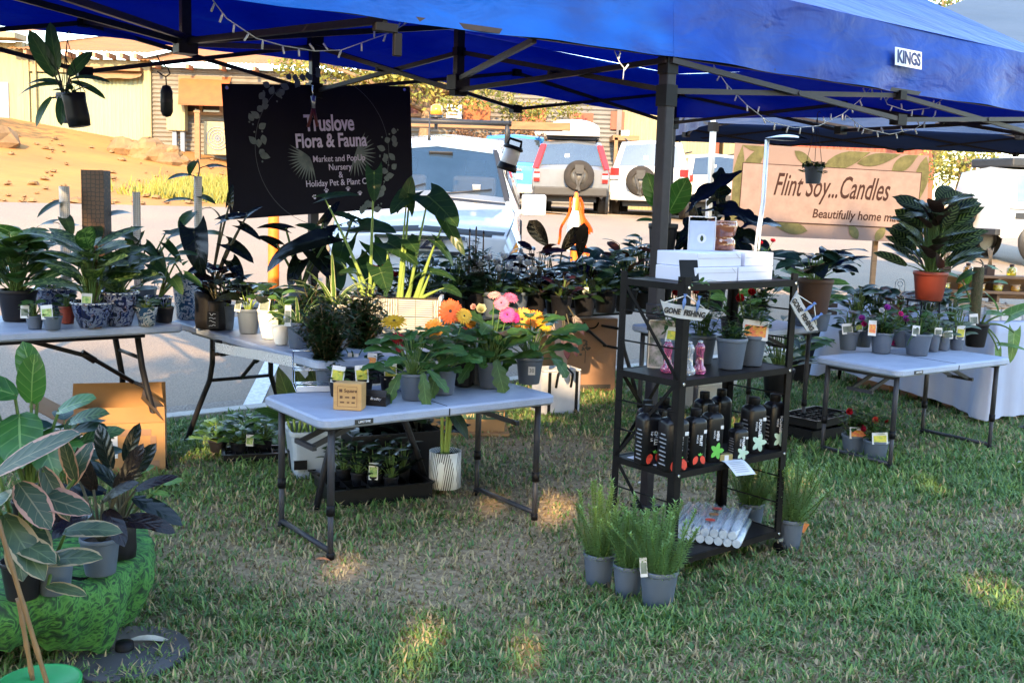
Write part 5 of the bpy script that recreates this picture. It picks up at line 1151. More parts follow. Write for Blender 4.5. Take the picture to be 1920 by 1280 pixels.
# ================================================================ plants: pots, leaves, flowers
potgrey = pm('pot_grey', (0.075, 0.097, 0.140), 0.5, col2=(0.062, 0.080, 0.118), scale=5)
potblack = pm('pot_black', (0.009, 0.009, 0.012), 0.45, col2=(0.014, 0.014, 0.018), scale=8, spec=.2)
potwhite = pm('pot_white', (0.68, 0.67, 0.64), 0.4, col2=(0.6, 0.59, 0.57), scale=4)
potterra = pm('pot_terracotta', (0.20, 0.030, 0.014), 0.5, col2=(0.165, 0.025, 0.012), scale=4)
potbrown = pm('pot_brown', (0.055, 0.024, 0.015), 0.7, col2=(0.035, 0.016, 0.011), scale=9)
soilm = pm('potting_soil', (0.045, 0.03, 0.02), 1.0, col2=(0.09, 0.06, 0.04), scale=60, bump=0.8)
def pattern_pot(name, ground, inks, scale, rough=.15, thr=.52):
    m, nt, b = _nodes(name); L = nt.links; tc = nd(nt, 'ShaderNodeTexCoord')
    v = nd(nt, 'ShaderNodeTexVoronoi', i_Scale=scale); n = nd(nt, 'ShaderNodeTexNoise', i_Scale=scale*1.3, i_Detail=4.0, i_Distortion=1.5)
    L.new(tc.outputs['Object'], v.inputs['Vector']); L.new(tc.outputs['Object'], n.inputs['Vector'])
    r = ramp(nt, [(0.0, inks[0]), (thr-.12, inks[0]), (thr-.06, ground), (thr+.05, ground), (thr+.07, inks[1]), (.8, inks[1])], 'CONSTANT'); L.new(n.outputs[0], r.inputs[0])
    r2 = ramp(nt, [(0.0, inks[2]), (.16, inks[2]), (.2, ground), (1, ground)], 'CONSTANT'); L.new(v.outputs['Distance'], r2.inputs[0])
    mx = nd(nt, 'ShaderNodeMix', data_type='RGBA', blend_type='MULTIPLY'); mx.inputs[0].default_value = 1; L.new(r.outputs[0], mx.inputs[6]); L.new(r2.outputs[0], mx.inputs[7]); L.new(mx.outputs[2], b.inputs['Base Color'])
    b.inputs['Roughness'].default_value = rough; b.inputs['Coat Weight'].default_value = .6; return m
potblue = pattern_pot('pot_blue_floral', (.34, .37, .46), ((.008, .016, .09), (.02, .04, .16), (.45, .30, .30)), 20)
potleafy = pattern_pot('pot_blue_leaf', (.62, .64, .68), ((.03, .09, .20), (.05, .16, .28), (.7, .7, .75)), 24)
tilem = None
LM = dict(
 dark=leafm('leaf_dark', (0.01364, 0.0372, 0.01364), vein=(0.031, 0.0682, 0.0248)), mid=leafm('leaf_mid', (0.0279, 0.0744, 0.0186), vein=(0.0682, 0.124, 0.0372)),
 fresh=leafm('leaf_fresh', (0.0765, 0.17, 0.034), vein=(0.17, 0.255, 0.085)), gerb=leafm('leaf_gerbera', (0.034, 0.102, 0.0238), vein=(0.085, 0.17, 0.051), rough=.5),
 rose=leafm('leaf_rose', (0.034, 0.08925, 0.0306), vein=(0.068, 0.136, 0.051)), blueg=leafm('leaf_bluegreen', (0.01488, 0.0434, 0.0341), vein=(0.031, 0.0744, 0.0558)),
 burg=leafm('leaf_burgundy', (0.01364, 0.00868, 0.00806), vein=(0.01984, 0.01116, 0.00992), rough=.22, back=(0.0434, 0.0124, 0.0124)), black=leafm('leaf_black', (0.0062, 0.01054, 0.00868), vein=(0.01054, 0.01488, 0.01178), rough=.2),
 purple=leafm('leaf_purple', (0.0341, 0.01116, 0.0279), vein=(0.062, 0.0248, 0.0434)), tineke=leafm('leaf_tineke', (0.0192, 0.0456, 0.024), vein=(0.096, 0.136, 0.072), edge=(0.30, 0.235, 0.15), rough=.42, col2=(0.068, 0.104, 0.06), ew=.2),
 pink=leafm('leaf_tineke_pink', (0.024, 0.048, 0.024), vein=(0.128, 0.12, 0.072), edge=(0.336, 0.176, 0.136), rough=.5, ew=.2), fig=leafm('leaf_fig', (0.03825, 0.1275, 0.0255), vein=(0.136, 0.238, 0.0765), rough=.3),
 dieff=leafm('leaf_dieffenbachia', (0.0217, 0.062, 0.01736), vein=(0.0744, 0.124, 0.0496), mottle=((0.124, 0.186, 0.062), 45), rough=.5), arrow=leafm('leaf_arrowhead', (0.045, 0.1125, 0.03), vein=(0.225, 0.3, 0.15), vw=.1, rough=.4),
 cala=leafm('leaf_calathea', (0.00992, 0.02356, 0.01612), stripe=(0.0992, 0.1364, 0.062), rough=.28, back=(0.031, 0.01364, 0.0186), sfreq=17), strap=leafm('leaf_strap', (0.12, 0.22, 0.05), edge=(0.55, 0.55, 0.3), ew=.3, rough=.4), aloc=leafm('leaf_alocasia', (0.01984, 0.0527, 0.01736), vein=(0.062, 0.1054, 0.0372), rough=.3),
 zebra=leafm('leaf_zebra', (0.031, 0.0744, 0.0248), stripe=(0.0682, 0.124, 0.0434), vein=(0.124, 0.1736, 0.0744), rough=.35), silver=leafm('leaf_silver', (0.08, 0.12, 0.088), vein=(0.224, 0.272, 0.216)), rust=leafm('leaf_rust', (0.0806, 0.0279, 0.0155), vein=(0.124, 0.0496, 0.031)), rosem=leafm('leaf_rosemary', (.19, .31, .10), rough=.5, trans=.3),
 bush=leafm('leaf_bush', (0.01488, 0.03844, 0.01364), rough=.3), spath=leafm('leaf_spath', (0.0186, 0.0527, 0.0186), vein=(0.031, 0.0744, 0.0248), rough=.28))
stemg = pm('stem_green', (.09, .16, .04), .5, trans=.2); stemd = pm('stem_dark', (.05, .045, .025), .6); stemy = pm('stem_pale', (.30, .42, .10), .5, trans=.3); barky = pm('twig', (.13, .085, .05), .8)
def petm(name, c, c2=None, tr=.35): return pm('petal_'+name, c, .5, col2=c2 or tuple(x*.75 for x in c), scale=40, trans=tr)
PM = dict(orange=petm('orange', (.85, .14, .012)), amber=petm('amber', (.85, .32, .02)), yellow=petm('yellow', (.80, .48, .03)), pink=petm('pink', (.75, .16, .28)), magenta=petm('magenta', (.62, .03, .26)), red=petm('red', (.45, .012, .03)), crimson=petm('crimson', (.30, .008, .03)),
          cream=petm('cream', (.62, .60, .36)), white=petm('white', (.72, .74, .80)), violet=petm('violet', (.38, .05, .42)), blush=petm('blush', (.75, .42, .36)), coral=petm('coral', (.6, .08, .07)), gold=petm('gold', (.60, .36, .02)))
eyem = pm('flower_eye', (.02, .012, .01), .8); eyey = pm('flower_eye_green', (.35, .36, .03), .8)
cardm = pm('plant_card', (.50, .51, .54), .45, col2=(.45, .46, .49), scale=9)
cardp = [pm('card_picture_green', (.10, .25, .06), .5, col2=(.45, .5, .2), scale=70), pm('card_picture_red', (.55, .06, .06), .5, col2=(.6, .4, .05), scale=70), pm('card_picture_yellow', (.55, .45, .05), .5, col2=(.2, .3, .05), scale=70), pm('card_picture_dark', (.05, .07, .07), .5, col2=(.16, .2, .17), scale=20)]
CUR = [None]
def px_m(Y): return Y/F_PX*1.005
def pot_mesh(t, kind, r, h):
    mb = MB()
    if kind in ('grey', 'black', 'terra', 'brown'):
        rb = r*.76; mb.lathe([(.001, .002), (rb*.96, .002), (rb, .006), (r*.965, h*.86), (r*.97, h*.87), (r*1.0, h*.875), (r*1.02, h*.90), (r*1.02, h*.985), (r*1.0, h), (r*.95, h), (r*.93, h*.9), (r*.9, h*.86), (.001, h*.86)], 26)
        mat = dict(grey=potgrey, black=potblack, terra=potterra, brown=potbrown)[kind]
    elif kind in ('blue', 'leafy', 'white'):
        rb = r*.66 if kind != 'leafy' else r*.7
        pr = [(.001, .002), (rb*.95, .002), (rb, .01)]+[(rb+(r-rb)*math.sin(i/6*1.45)/math.sin(1.45), h*(.06+.84*i/6)) for i in range(1, 7)]+[(r*1.05, h*.93), (r*1.06, h*.985), (r*1.02, h), (r*.95, h), (r*.9, h*.86), (.001, h*.86)]
        if kind == 'leafy': pr = [(.001, .002), (rb, .002), (r, h*.98), (r, h), (r*.95, h), (r*.9, h*.86), (.001, h*.86)]
        mb.lathe(pr, 28); mat = dict(blue=potblue, leafy=potleafy, white=potwhite)[kind]
    elif kind == 'bag':
        mb.lathe([(.001, .002), (r*.9, .002), (r*.97, h*.3), (r*.93, h*.7), (r, h*.98), (r*.96, h), (r*.9, h*.85), (.001, h*.85)], 22, flute=.03, nf=5); mat = potblack
    elif kind == 'tin':
        mb.lathe([(.001, .002), (r, .002), (r, h), (r*.97, h), (r*.95, h*.8), (.001, h*.8)], 30); mat = TIN
    o = mb.build('pot', mat, t)
    mb = MB(); mb.lathe([(r*.9, h*.862), (.001, h*.875)], 18); mb.build('soil', soilm, o)
    if kind == 'blue':
        mb = MB()
        for i in range(22): a = i*2*math.pi/22; mb.box((r*1.062*math.cos(a), r*1.062*math.sin(a), h*.955), (.004, r*.14, h*.035), rz=a)
        mb.build('rim_beads', cardm, o)
    return o
def plant(label, px, py, z, w, h, pot, *fols, cat='potted plant', group=None, card=None, name='potted_plant', price=None, tilt=0, Y=None):
    """one plant in its pot: px, py = foot of the pot in the photograph, w and h in picture pixels"""
    p = G(px, py, z) if Y is None else at(px, py, Y); s = px_m(p.y); r, hh = w/2*s, h*s; p = p+Vector((0, r*.74, 0)) if Y is None else p
    if Y is None: p.z = z
    t = thing(name, label, cat, tuple(p), 0, group); pot_mesh(t, pot, r, hh)
    k = random.Random(sum(ord(c) for c in label)*7+len(label)); CUR[0] = k
    for f in fols: f(t, r, hh, s, k)
    if card is not None: plant_card(t, r, hh, s, k, card)
    if price: 
        mb = MB(); mb.box((r*.15, -r*.93-.003, hh*.55), (r*.5, .002, hh*.3)); o = mb.build('price_label', cardm, t); text(price, hh*.2, inkbk, o, frameM((r*.15, -r*.93-.0045, hh*.55), (1, 0, 0), (0, 0, 1)), sx=.9, name='print')
    if tilt: t.rotation_euler.y = tilt
    return t
def plant_card(t, r, h, s, k, c):
    c = c if isinstance(c, tuple) else (c, 0, 18, 26)
    kind, dx, w, hh = c; w *= s; hh *= s
    M = Matrix.Translation((dx*s, -r*.86, h*1.0)) @ Matrix.Rotation(R(-8), 4, 'X') @ Matrix.Rotation(k.uniform(-.15, .15), 4, 'Y')
    mb = MB(); mb.box((0, 0, hh*.35), (w, .0016, hh*1.1)); mb.xform(M); o = mb.build('plant_tag', cardm, t)
    mb = MB(); mb.box((0, -.0016, hh*.30), (w*.82, .001, hh*.62)); mb.xform(M); mb.build('picture', cardp[kind], o)
GA = 2.39996
def stem(mb, a, b, r0, r1, bow=.1, n=5, m=0):
    a, b = Vector(a), Vector(b); c = (a+b)/2+Vector((0, 0, (b-a).length*bow)); pts = []
    for i in range(n+1): u = i/n; pts.append(a*(1-u)**2+c*2*u*(1-u)+b*u*u)
    mb.tube(pts, [r0+(r1-r0)*i/n for i in range(n+1)], 6, m, caps=False); return (pts[-1]-pts[-2]).normalized()
def ros(H=60, S=30, n=12, L=40, W=22, shape='ovate', mat='mid', lobe=0, pet=.6, sm=None, bend=.7, wave=.04, fold=.15, up=.55, lo=.12, sw=1.3, mat2=None, nv=6, face=.35):
    """leaves on petioles rising from the crown of the pot"""
    def f(t, r, h, s, k):
        ml, ms = MB(), MB(); c = Vector((0, 0, h*.86)); Hm, Sm = H*s, S*s; nn_ = int(n*1.4+.5)
        for i in range(nn_):
            u = (i+.5)/nn_; az = i*GA+k.uniform(-.35, .35); rr = Sm*(.25+.75*u**.7)*k.uniform(.75, 1.15)*pet; zz = Hm*(1-(1-lo)*u**1.3)*k.uniform(.82, 1.08)*.78
            e = Vector((math.cos(az)*rr, math.sin(az)*rr, h*.86+zz)); d0 = stem(ms, c+Vector((math.cos(az), math.sin(az), 0))*r*.25*k.random(), e, sw*s, sw*.65*s, .12)
            out = Vector((math.cos(az), math.sin(az), up+k.uniform(-.3, .3))); l_ = L*s*k.uniform(.75, 1.15)
            ml.leaf(e-out.normalized()*l_*.04, out, Vector((0, -face, 1))+out*-.2+Vector((k.uniform(-.35, .35), k.uniform(-.35, .35), 0)), l_, W*s*k.uniform(.85, 1.15), shape, bend*k.uniform(.6, 1.3), fold, nv, lobe, 1 if mat2 and k.random() < .4 else 0, wave)
        ms.build('stems', sm or stemg, t); ml.build('foliage', [LM[mat], LM[mat2 or mat]], t)
    return f
def bush(H=60, S=30, n=16, per=16, L=14, W=6, shape='lance', mat='bush', mat2=None, spread=1.0, sm=None, up=.5, tips=None, bend=.4, lo=0.0, fl=None, flr=0, fln=0):
    """twigs set with small leaves; fl flowers at the tips"""
    def f(t, r, h, s, k):
        ml, ms, mf = MB(), MB(), MB(); Hm, Sm = H*s, S*s
        for i in range(n):
            az = i*GA+k.uniform(-.4, .4); q = math.sqrt((i+.5)/n); a = Vector((math.cos(az)*r*.5*q, math.sin(az)*r*.5*q, h*.86)); b = Vector((math.cos(az)*Sm*q*spread, math.sin(az)*Sm*q*spread, h*.86+Hm*(1.03-.45*q*q)*k.uniform(.75, 1.05)))
            pts = [a.lerp(b, u)+Vector((math.cos(az), math.sin(az), 0))*(-.1*Sm*math.sin(u*3.14)) for u in (0, .25, .5, .75, 1)]
            ms.tube(pts, [1.0*s, .9*s, .75*s, .6*s, .4*s], 5, caps=False)
            for j in range(per):
                u = lo+(1-lo)*(j+k.random())/per; i0 = min(3, int(u*4)); p = pts[i0].lerp(pts[i0+1], u*4-i0); az2 = j*GA+k.random(); d = Vector((math.cos(az2), math.sin(az2), up+k.uniform(-.5, .5)))
                ml.leaf(p, d, Vector((0, 0, 1)), L*s*k.uniform(.65, 1.2), W*s*k.uniform(.7, 1.2), shape, bend*k.uniform(.3, 1.6), .15, 3, 0, 1 if mat2 and k.random() < .4 else 0, 0, 2)
            if fl and i < fln: bloom(mf, b+Vector((0, 0, 2*s)), Vector((k.uniform(-.6, .6), -.7, .7)), flr*s*k.uniform(.7, 1.1), k)
        ms.build('stems', sm or barky, t); ml.build('foliage', [LM[mat], LM[mat2 or mat]], t)
        if fl: mf.build('flower', [PM[fl], eyey], t)
    return f
def bloom(mb, p, d, R_, k, layers=3, m=0):
    """a double rose like bloom"""
    d = Vector(d).normalized(); a = d.orthogonal().normalized(); b = d.cross(a)
    for j in range(layers):
        n = 6-j; tilt = .35+.38*j
        for i in range(n):
            th = 2*math.pi*(i+.5*j)/n+k.uniform(-.1, .1); o = a*math.cos(th)+b*math.sin(th); dd = o*math.cos(tilt)+d*math.sin(tilt)
            mb.leaf(p+d*(R_*.1*j), dd, d*math.cos(tilt)-o*math.sin(tilt), R_*(1.05-.2*j), R_*(1.0-.15*j), 'round', -.7, .25, 3, 0, m, 0, 2)
def daisy(mb, p, d, R_, k, n=17, m=0, me=1):
    d = Vector(d).normalized(); a = d.orthogonal().normalized(); b = d.cross(a)
    for j, (nn, rr, tl) in enumerate(((n, 1.0, .05), (n, .93, .16), (int(n*.7), .55, .35))):
        for i in range(nn):
            th = 2*math.pi*(i+.5*(j % 2))/nn+k.uniform(-.06, .06); o = a*math.cos(th)+b*math.sin(th); dd = o*math.cos(tl)+d*math.sin(tl)
            mb.leaf(p+o*R_*.12+d*(.003*j), dd, d, R_*rr*k.uniform(.82, .95), R_*.21, 'petal', .25, .1, 3, 0, m, 0, 2)
    c = len(mb.v); ring = mb.add([p+d*R_*.06+(a*math.cos(q)+b*math.sin(q))*R_*.2 for q in lin(0, 2*math.pi, 12)[:-1]]); tip = mb.add([p+d*R_*.13])
    for i in range(12): mb.face((ring+i, ring+(i+1) % 12, tip), me, None, True)
def flowers(lst, kind='daisy', sm=None, eye=True):
    """lst: (dx, dz, colour, radius, facing dx, facing up) in picture pixels from the pot's foot"""
    def f(t, r, h, s, k):
        for dx, dz, col, R_, *fc in lst:
            fx, fu = (fc+[0, .5])[:2] if fc else (0, .5); p = Vector((dx*s, k.uniform(-.4, .3)*r, dz*s)); d = Vector((fx, -1, fu)); mb = MB(); stem(mb, (dx*s*.25, 0, h*.86), p-d.normalized()*R_*s*.05, 1.5*s, 1.2*s, .05); st_ = mb.build('flower_stem', sm or stemg, t)
            mb = MB()
            if kind == 'daisy': daisy(mb, p, d, R_*s, k)
            else: bloom(mb, p, d, R_*s, k, 4)
            mb.build('flower', [PM[col], eyem if eye else eyey], t)
    return f
def pole(dx, top, w=9, kind='clear', base=0):
    def f(t, r, h, s, k):
        z0, z1 = h*.5, top*s; mb = MB(); ww = w*s/2; x = dx*s
        if kind == 'moss': mb.lathe([(ww, z0), (ww*1.02, z1*.5), (ww, z1), (.001, z1)], 12, c=(x, 0, 0)); mb.build('moss_pole', MOSS, t)
        elif kind == 'comb': mb.box((x, 0, (z0+z1)/2), (ww*2, ww*1.6, z1-z0)); mb.build('moss_pole', COMB, t)
        else: mb.lathe([(ww, z0), (ww, z1)], 12, c=(x, 0, 0)); mb.build('climbing_pole', CLEAR, t)
    return f
def leaves(lst, mat='mid', shape='heart', lobe=.25, sw=1.4, sm=None, m2=None, wave=0, fold=.12, split=False, nv=8, name='foliage', bow=.08, root=None, ls=1.0):
    """named leaves placed one by one: (x0, x, z, depth, L, W, direction x, y, up, bend) in picture pixels"""
    def f(t, r, h, s, k):
        ml, ms = MB(), MB()
        for q in lst:
            x0, x, z, dep, L, W, ax, ay, az = q[:9]; L, W = L*ls, W*ls; bend = q[9] if len(q) > 9 else .6; mi = q[10] if len(q) > 10 else 0; z0 = root*s if root is not None else h*.86
            e = Vector((x*s, dep*s, z*s)); stem(ms, (x0*s, 0, z0), e, sw*s*1.6, sw*s, bow, 7); d = Vector((ax, ay, az)).normalized()
            nrm = Vector((0, -.55, 1)) if abs(az) < .8 else Vector((0, -1, .2))
            ml.leaf(e-d*L*s*.05, d, nrm, L*s, W*s, shape, bend, fold, nv, lobe, mi, wave, 6)
        ms.build('stems', sm or stemg, t); ml.build(name, [LM[mat], LM[m2 or mat]], t)
    return f
def climber(dx, z0, z1, n=14, L=26, W=22, mat='mid', R_=16, mat2=None, shape='heart', seed=0):
    """heart leaves climbing a pole"""
    def f(t, r, h, s, k):
        ml, ms = MB(), MB(); pts = [Vector((dx*s+5*s*math.cos(u*14), 5*s*math.sin(u*14), (z0+(z1-z0)*u)*s)) for u in lin(0, 1, 24)]; ms.tube(pts, 1.3*s, 5)
        for i in range(n):
            u = (i+k.random())/n; p = pts[int(u*24)]; az = i*GA+k.random()+seed; o = Vector((math.cos(az), math.sin(az), .25)); e = p+o*R_*s*k.uniform(.4, 1.3); stem(ms, p, e, 1.0*s, .7*s, .2, 3)
            ml.leaf(e, o+Vector((0, 0, k.uniform(-.9, .2))), Vector((0, 0, 1))+o*.3+Vector((0, -.4, 0)), L*s*k.uniform(.6, 1.2), W*s*k.uniform(.7, 1.1), shape, .6, .15, 6, .22, 1 if mat2 and k.random() < .4 else 0)
        ms.build('stems', stemd, t); ml.build('foliage', [LM[mat], LM[mat2 or mat]], t)
    return f
def straps(H=60, n=16, W=8, mat='strap', S=40, bend=1.5):
    def f(t, r, h, s, k):
        ml = MB()
        for i in range(n):
            az = i*GA; el = 1.45-1.0*(i/n); d = Vector((math.cos(az)*math.cos(el), math.sin(az)*math.cos(el), math.sin(el))); ml.leaf((math.cos(az)*r*.15, math.sin(az)*r*.15, h*.84), d, Vector((0, 0, 1))-d*.2+Vector((math.cos(az), math.sin(az), 0))*-.6, H*s*k.uniform(.7, 1.1), W*s, 'strap', bend*k.uniform(.3, 1.1), .22, 9, 0, 0)
        ml.build('foliage', LM[mat], t)
    return f
def rosemary(H=110, S=45, n=26):
    def f(t, r, h, s, k):
        ml, ms = MB(), MB()
        for i in range(n):
            az = i*GA+k.uniform(-.4, .4); q = math.sqrt((i+.5)/n); a = Vector((math.cos(az)*r*.75*q, math.sin(az)*r*.75*q, h*.86)); hh = H*s*(1.05-.42*q)*k.uniform(.7, 1.1); b = a+Vector((math.cos(az)*S*s*q*k.uniform(.3, 1.05), math.sin(az)*S*s*q*k.uniform(.3, 1.05), hh))
            side = Vector((k.uniform(-.06, .06), k.uniform(-.06, .06), 0))*1.0; pts = [a.lerp(b, u)+side*math.sin(u*5)*.25 for u in lin(0, 1, 7)]; ms.tube(pts, [1.5*s*(1-.6*u) for u in lin(0, 1, 7)], 5, caps=False)
            m_ = int(hh/s*.85)
            for j in range(m_):
                u = (j+k.random())/m_; i0 = min(6, int(u*7)); p = pts[i0].lerp(pts[i0+1], u*7-i0); az2 = j*GA; d = Vector((math.cos(az2), math.sin(az2), .18+1.0*u**3)); l_ = s*k.uniform(11, 18)*(1.1-.45*u)
                ml.leaf(p, d, Vector((0, 0, 1)), l_, 4.0*s, 'needle', .35, 0, 2, 0, 0, 0, 1)
        ms.build('stems', stemg, t); ml.build('foliage', LM['rosem'], t)
    return f
def mk_special():
    global TIN, MOSS, COMB, CLEAR
    m, nt, b = _nodes('leaf_cut_tin'); L = nt.links; uv = nd(nt, 'ShaderNodeUVMap', uv_map='UVMap'); mp = nd(nt, 'ShaderNodeMapping'); mp.inputs['Scale'].default_value = (7, 3.2, 1); mp.inputs['Rotation'].default_value = (0, 0, .55); L.new(uv.outputs[0], mp.inputs[0])
    w = nd(nt, 'ShaderNodeTexWave', i_Scale=2.4, i_Distortion=1.5, i_Detail=1.0); L.new(mp.outputs[0], w.inputs[0]); n = nd(nt, 'ShaderNodeTexNoise', i_Scale=1.1, i_Detail=0.5); L.new(mp.outputs[0], n.inputs[0])
    mu = nd(nt, 'ShaderNodeMath', operation='MULTIPLY'); g1 = nd(nt, 'ShaderNodeMath', operation='GREATER_THAN'); g1.inputs[1].default_value = .62; g2 = nd(nt, 'ShaderNodeMath', operation='GREATER_THAN'); g2.inputs[1].default_value = .45
    L.new(w.outputs['Fac'], g1.inputs[0]); L.new(n.outputs[0], g2.inputs[0]); L.new(g1.outputs[0], mu.inputs[0]); L.new(g2.outputs[0], mu.inputs[1])
    mx = nd(nt, 'ShaderNodeMix', data_type='RGBA'); mx.inputs[6].default_value = (.66, .68, .72, 1); mx.inputs[7].default_value = (.02, .025, .035, 1); L.new(mu.outputs[0], mx.inputs[0]); L.new(mx.outputs[2], b.inputs['Base Color']); b.inputs['Roughness'].default_value = .45; TIN = m
    MOSS = pm('moss_pole', (.10, .075, .04), .95, col2=(.05, .06, .02), scale=60, bump=1.0)
    def cut(name, base, hole, scale, vor):
        m, nt, b = _nodes(name); L = nt.links; tc = nd(nt, 'ShaderNodeTexCoord')
        if vor: 
            t_ = nd(nt, 'ShaderNodeTexVoronoi', feature='DISTANCE_TO_EDGE', i_Scale=scale); L.new(tc.outputs['Object'], t_.inputs['Vector']); r = ramp(nt, [(0, base), (.06, base), (.1, hole)]); L.new(t_.outputs['Distance'], r.inputs[0])
            t_.inputs['Randomness'].default_value = .25
        else:
            t_ = nd(nt, 'ShaderNodeTexBrick', i_Scale=scale); t_.offset = 0; t_.inputs['Mortar Size'].default_value = .18; t_.inputs['Brick Width'].default_value = .5; t_.inputs['Row Height'].default_value = .6; t_.inputs['Color1'].default_value = c4(hole); t_.inputs['Color2'].default_value = c4(hole); t_.inputs['Mortar'].default_value = c4(base)
            mp = nd(nt, 'ShaderNodeMapping'); mp.inputs['Rotation'].default_value = (math.pi/2, 0, 0); L.new(tc.outputs['Object'], mp.inputs[0]); L.new(mp.outputs[0], t_.inputs['Vector']); r = t_
        L.new(r.outputs['Color'], b.inputs['Base Color']); b.inputs['Roughness'].default_value = .5; return m
    COMB = cut('honeycomb_pole', (.02, .014, .012), (.11, .055, .03), 42, True); CLEAR = cut('clear_grid_pole', (.52, .50, .50), (.07, .055, .05), 55, False)
mk_special()
Z1 = .802
# ---------------------------------------------------------------- back left table
Z7 = .742
gA = 'plants on the left table'
plant('bushy pale veined arrowhead plant at the far left of the left table', 22, 604, Z1, 70, 60, 'black', ros(H=150, S=74, n=44, L=66, W=44, shape='heart', mat='arrow', mat2='mid', lobe=.28, bend=.7, lo=.2), group=gA)
plant('blue floral ceramic pot with heart leaves on the leftmost clear grid pole', 92, 592, Z1, 78, 52, 'blue', pole(22, 242, 19), climber(20, 60, 215, 13, 44, 30, 'dark', 22), ros(H=34, S=36, n=8, L=30, W=22, shape='heart', mat='dark'), group=gA)
plant('small grey pot with a green picture card in front of the leftmost pole', 93, 620, Z1, 36, 27, 'grey', ros(H=22, S=14, n=8, L=17, W=10, mat='dark'), group=gA, card=(0, -3, 22, 24))
plant('tiny grey pot of dark seedlings beside the green picture card pot', 60, 618, Z1, 32, 26, 'grey', ros(H=40, S=22, n=12, L=22, W=14, mat='mid'), group=gA, card=(3, -12, 16, 22))
plant('low dark red glazed pot hidden between two blue floral pots', 122, 608, Z1, 30, 34, 'terra', ros(H=34, S=20, n=9, L=22, W=13, mat='dark'), group=gA)
plant('grey pot behind the blue bowl holding the tall brown honeycomb moss pole', 192, 590, Z1, 62, 60, 'grey', pole(-16, 268, 42, 'comb'), climber(-16, 80, 190, 9, 50, 30, 'dark', 24, shape='ovate'), group=gA)
plant('blue floral bowl in front holding a mottled dumb cane with a picture card', 163, 617, Z1, 74, 50, 'blue', ros(H=150, S=84, n=22, L=96, W=44, shape='ovate', mat='dieff', bend=.5, pet=.4, lo=.2, sw=2.2), pole(7, 130, 9, 'moss'), group=gA, card=(0, 2, 20, 20))
plant('taller blue floral pot right of the picture card bowl', 214, 613, Z1, 70, 66, 'blue', ros(H=96, S=66, n=18, L=62, W=34, shape='ovate', mat='dark', mat2='dieff', bend=.6), group=gA)
plant('grey pot with the middle clear grid pole and long reaching philodendron leaves', 264, 588, Z1, 48, 50, 'grey', pole(-11, 226, 14), climber(-11, 60, 130, 6, 32, 22, 'mid', 20),
      leaves([(-8, -14, 148, 0, 50, 38, -.3, -.4, -.8, .4), (-8, 6, 128, -4, 44, 30, .8, -.3, -.6, .5), (-8, 55, 150, 0, 46, 38, 1, 0, .35, .2), (-8, 40, 152, 10, 36, 20, .9, 0, .1, .5), (-8, 44, 132, 0, 50, 24, .7, -.3, -.5, .6), (-8, -22, 96, 0, 62, 40, -1, -.2, .1, .9), (-8, 18, 92, 0, 54, 36, .9, -.4, -.5, .6), (-8, 30, 118, 0, 40, 16, .4, -.3, -.9, .3)], 'dark', 'heart', .2, m2='mid'), group=gA)
plant('small glass bowl of dark blue green seedlings at the front of the left table', 270, 612, Z1, 42, 36, 'leafy', ros(H=24, S=26, n=14, L=24, W=14, mat='blueg'), group=gA)
plant('deep blue pot behind the small glass bowl', 292, 604, Z1, 48, 48, 'blue', leaves([(0, 20, 108, 0, 34, 18, .8, -.2, .5, .5), (0, 42, 130, 0, 36, 22, .9, -.1, .2, .6), (0, 50, 90, 0, 46, 24, .8, -.3, -.2, .7), (0, 30, 82, -6, 40, 30, .6, -.5, -.5, .6), (0, 12, 74, 0, 34, 24, -.3, -.6, .2, .6)], 'mid', 'heart', .2), group=gA)
plant('squat dark bowl at the corner of the left table', 305, 606, Z1, 34, 30, 'black', ros(H=18, S=16, n=7, L=16, W=10, mat='dark'), group=gA)
t = thing('wire_ornament', 'white looped wire ornament standing in a pot on the left table', 'ornament', tuple(at(300, 545, 5.62)), 0); s = px_m(5.62)
mb = MB(); mb.tube([(-9*s, 0, -10*s), (-10*s, 0, 20*s)]+[((-10+10*(1-math.cos(a)))*s, 0, (20+14*math.sin(a))*s) for a in lin(0, math.pi, 8)]+[(9*s, 0, -6*s)], .9*s, 6); mb.tube([(5*s*math.cos(a), 0, 12*s+6*s*math.sin(a)) for a in lin(0, 6.28, 14)], .8*s, 6); mb.build('wire', paper, t); mb = MB(); mb.tube([(-10*s, 0, -10*s), (-9*s, 0, -42*s)], .9*s, 6); mb.build('stake', paper, t)
# ---------------------------------------------------------------- long table: black bags, grey pots, tile planter
gB = 'plants on the long table'
plant('tall blue patterned pot behind the black bag with a leafy climbing pole', 345, 600, Z7, 56, 76, 'leafy', pole(22, 268, 15), climber(20, 90, 300, 15, 46, 24, 'mid', 20, 'dark', 'lance'), leaves([(0, -26, 110, 0, 40, 24, -.8, -.3, .2, .6), (0, -12, 80, -6, 44, 28, -.6, -.5, -.4, .6)], 'mid'), group=gB)
plant('black bag pot with white writing and one huge dark shield leaf', 385, 617, Z7, 52, 68, 'bag', leaves([(-4, -24, 182, -6, 92, 66, .25, -.45, -.85, .35), (3, 40, 160, 0, 62, 44, .85, -.2, -.3, .6), (4, 26, 205, 4, 56, 34, .7, 0, .35, .5), (0, 62, 195, 0, 48, 30, .9, -.1, -.3, .6), (2, 72, 215, 8, 36, 20, .7, 0, .7, .5), (0, -6, 118, -4, 46, 34, -.7, -.4, -.2, .6), (0, 46, 128, -6, 50, 36, .6, -.5, -.6, .5), (0, 40, 236, 6, 40, 18, .1, 0, 1, .3)], 'black', 'heart', .25, m2='dark', sw=1.8, sm=stemd), group=gB)
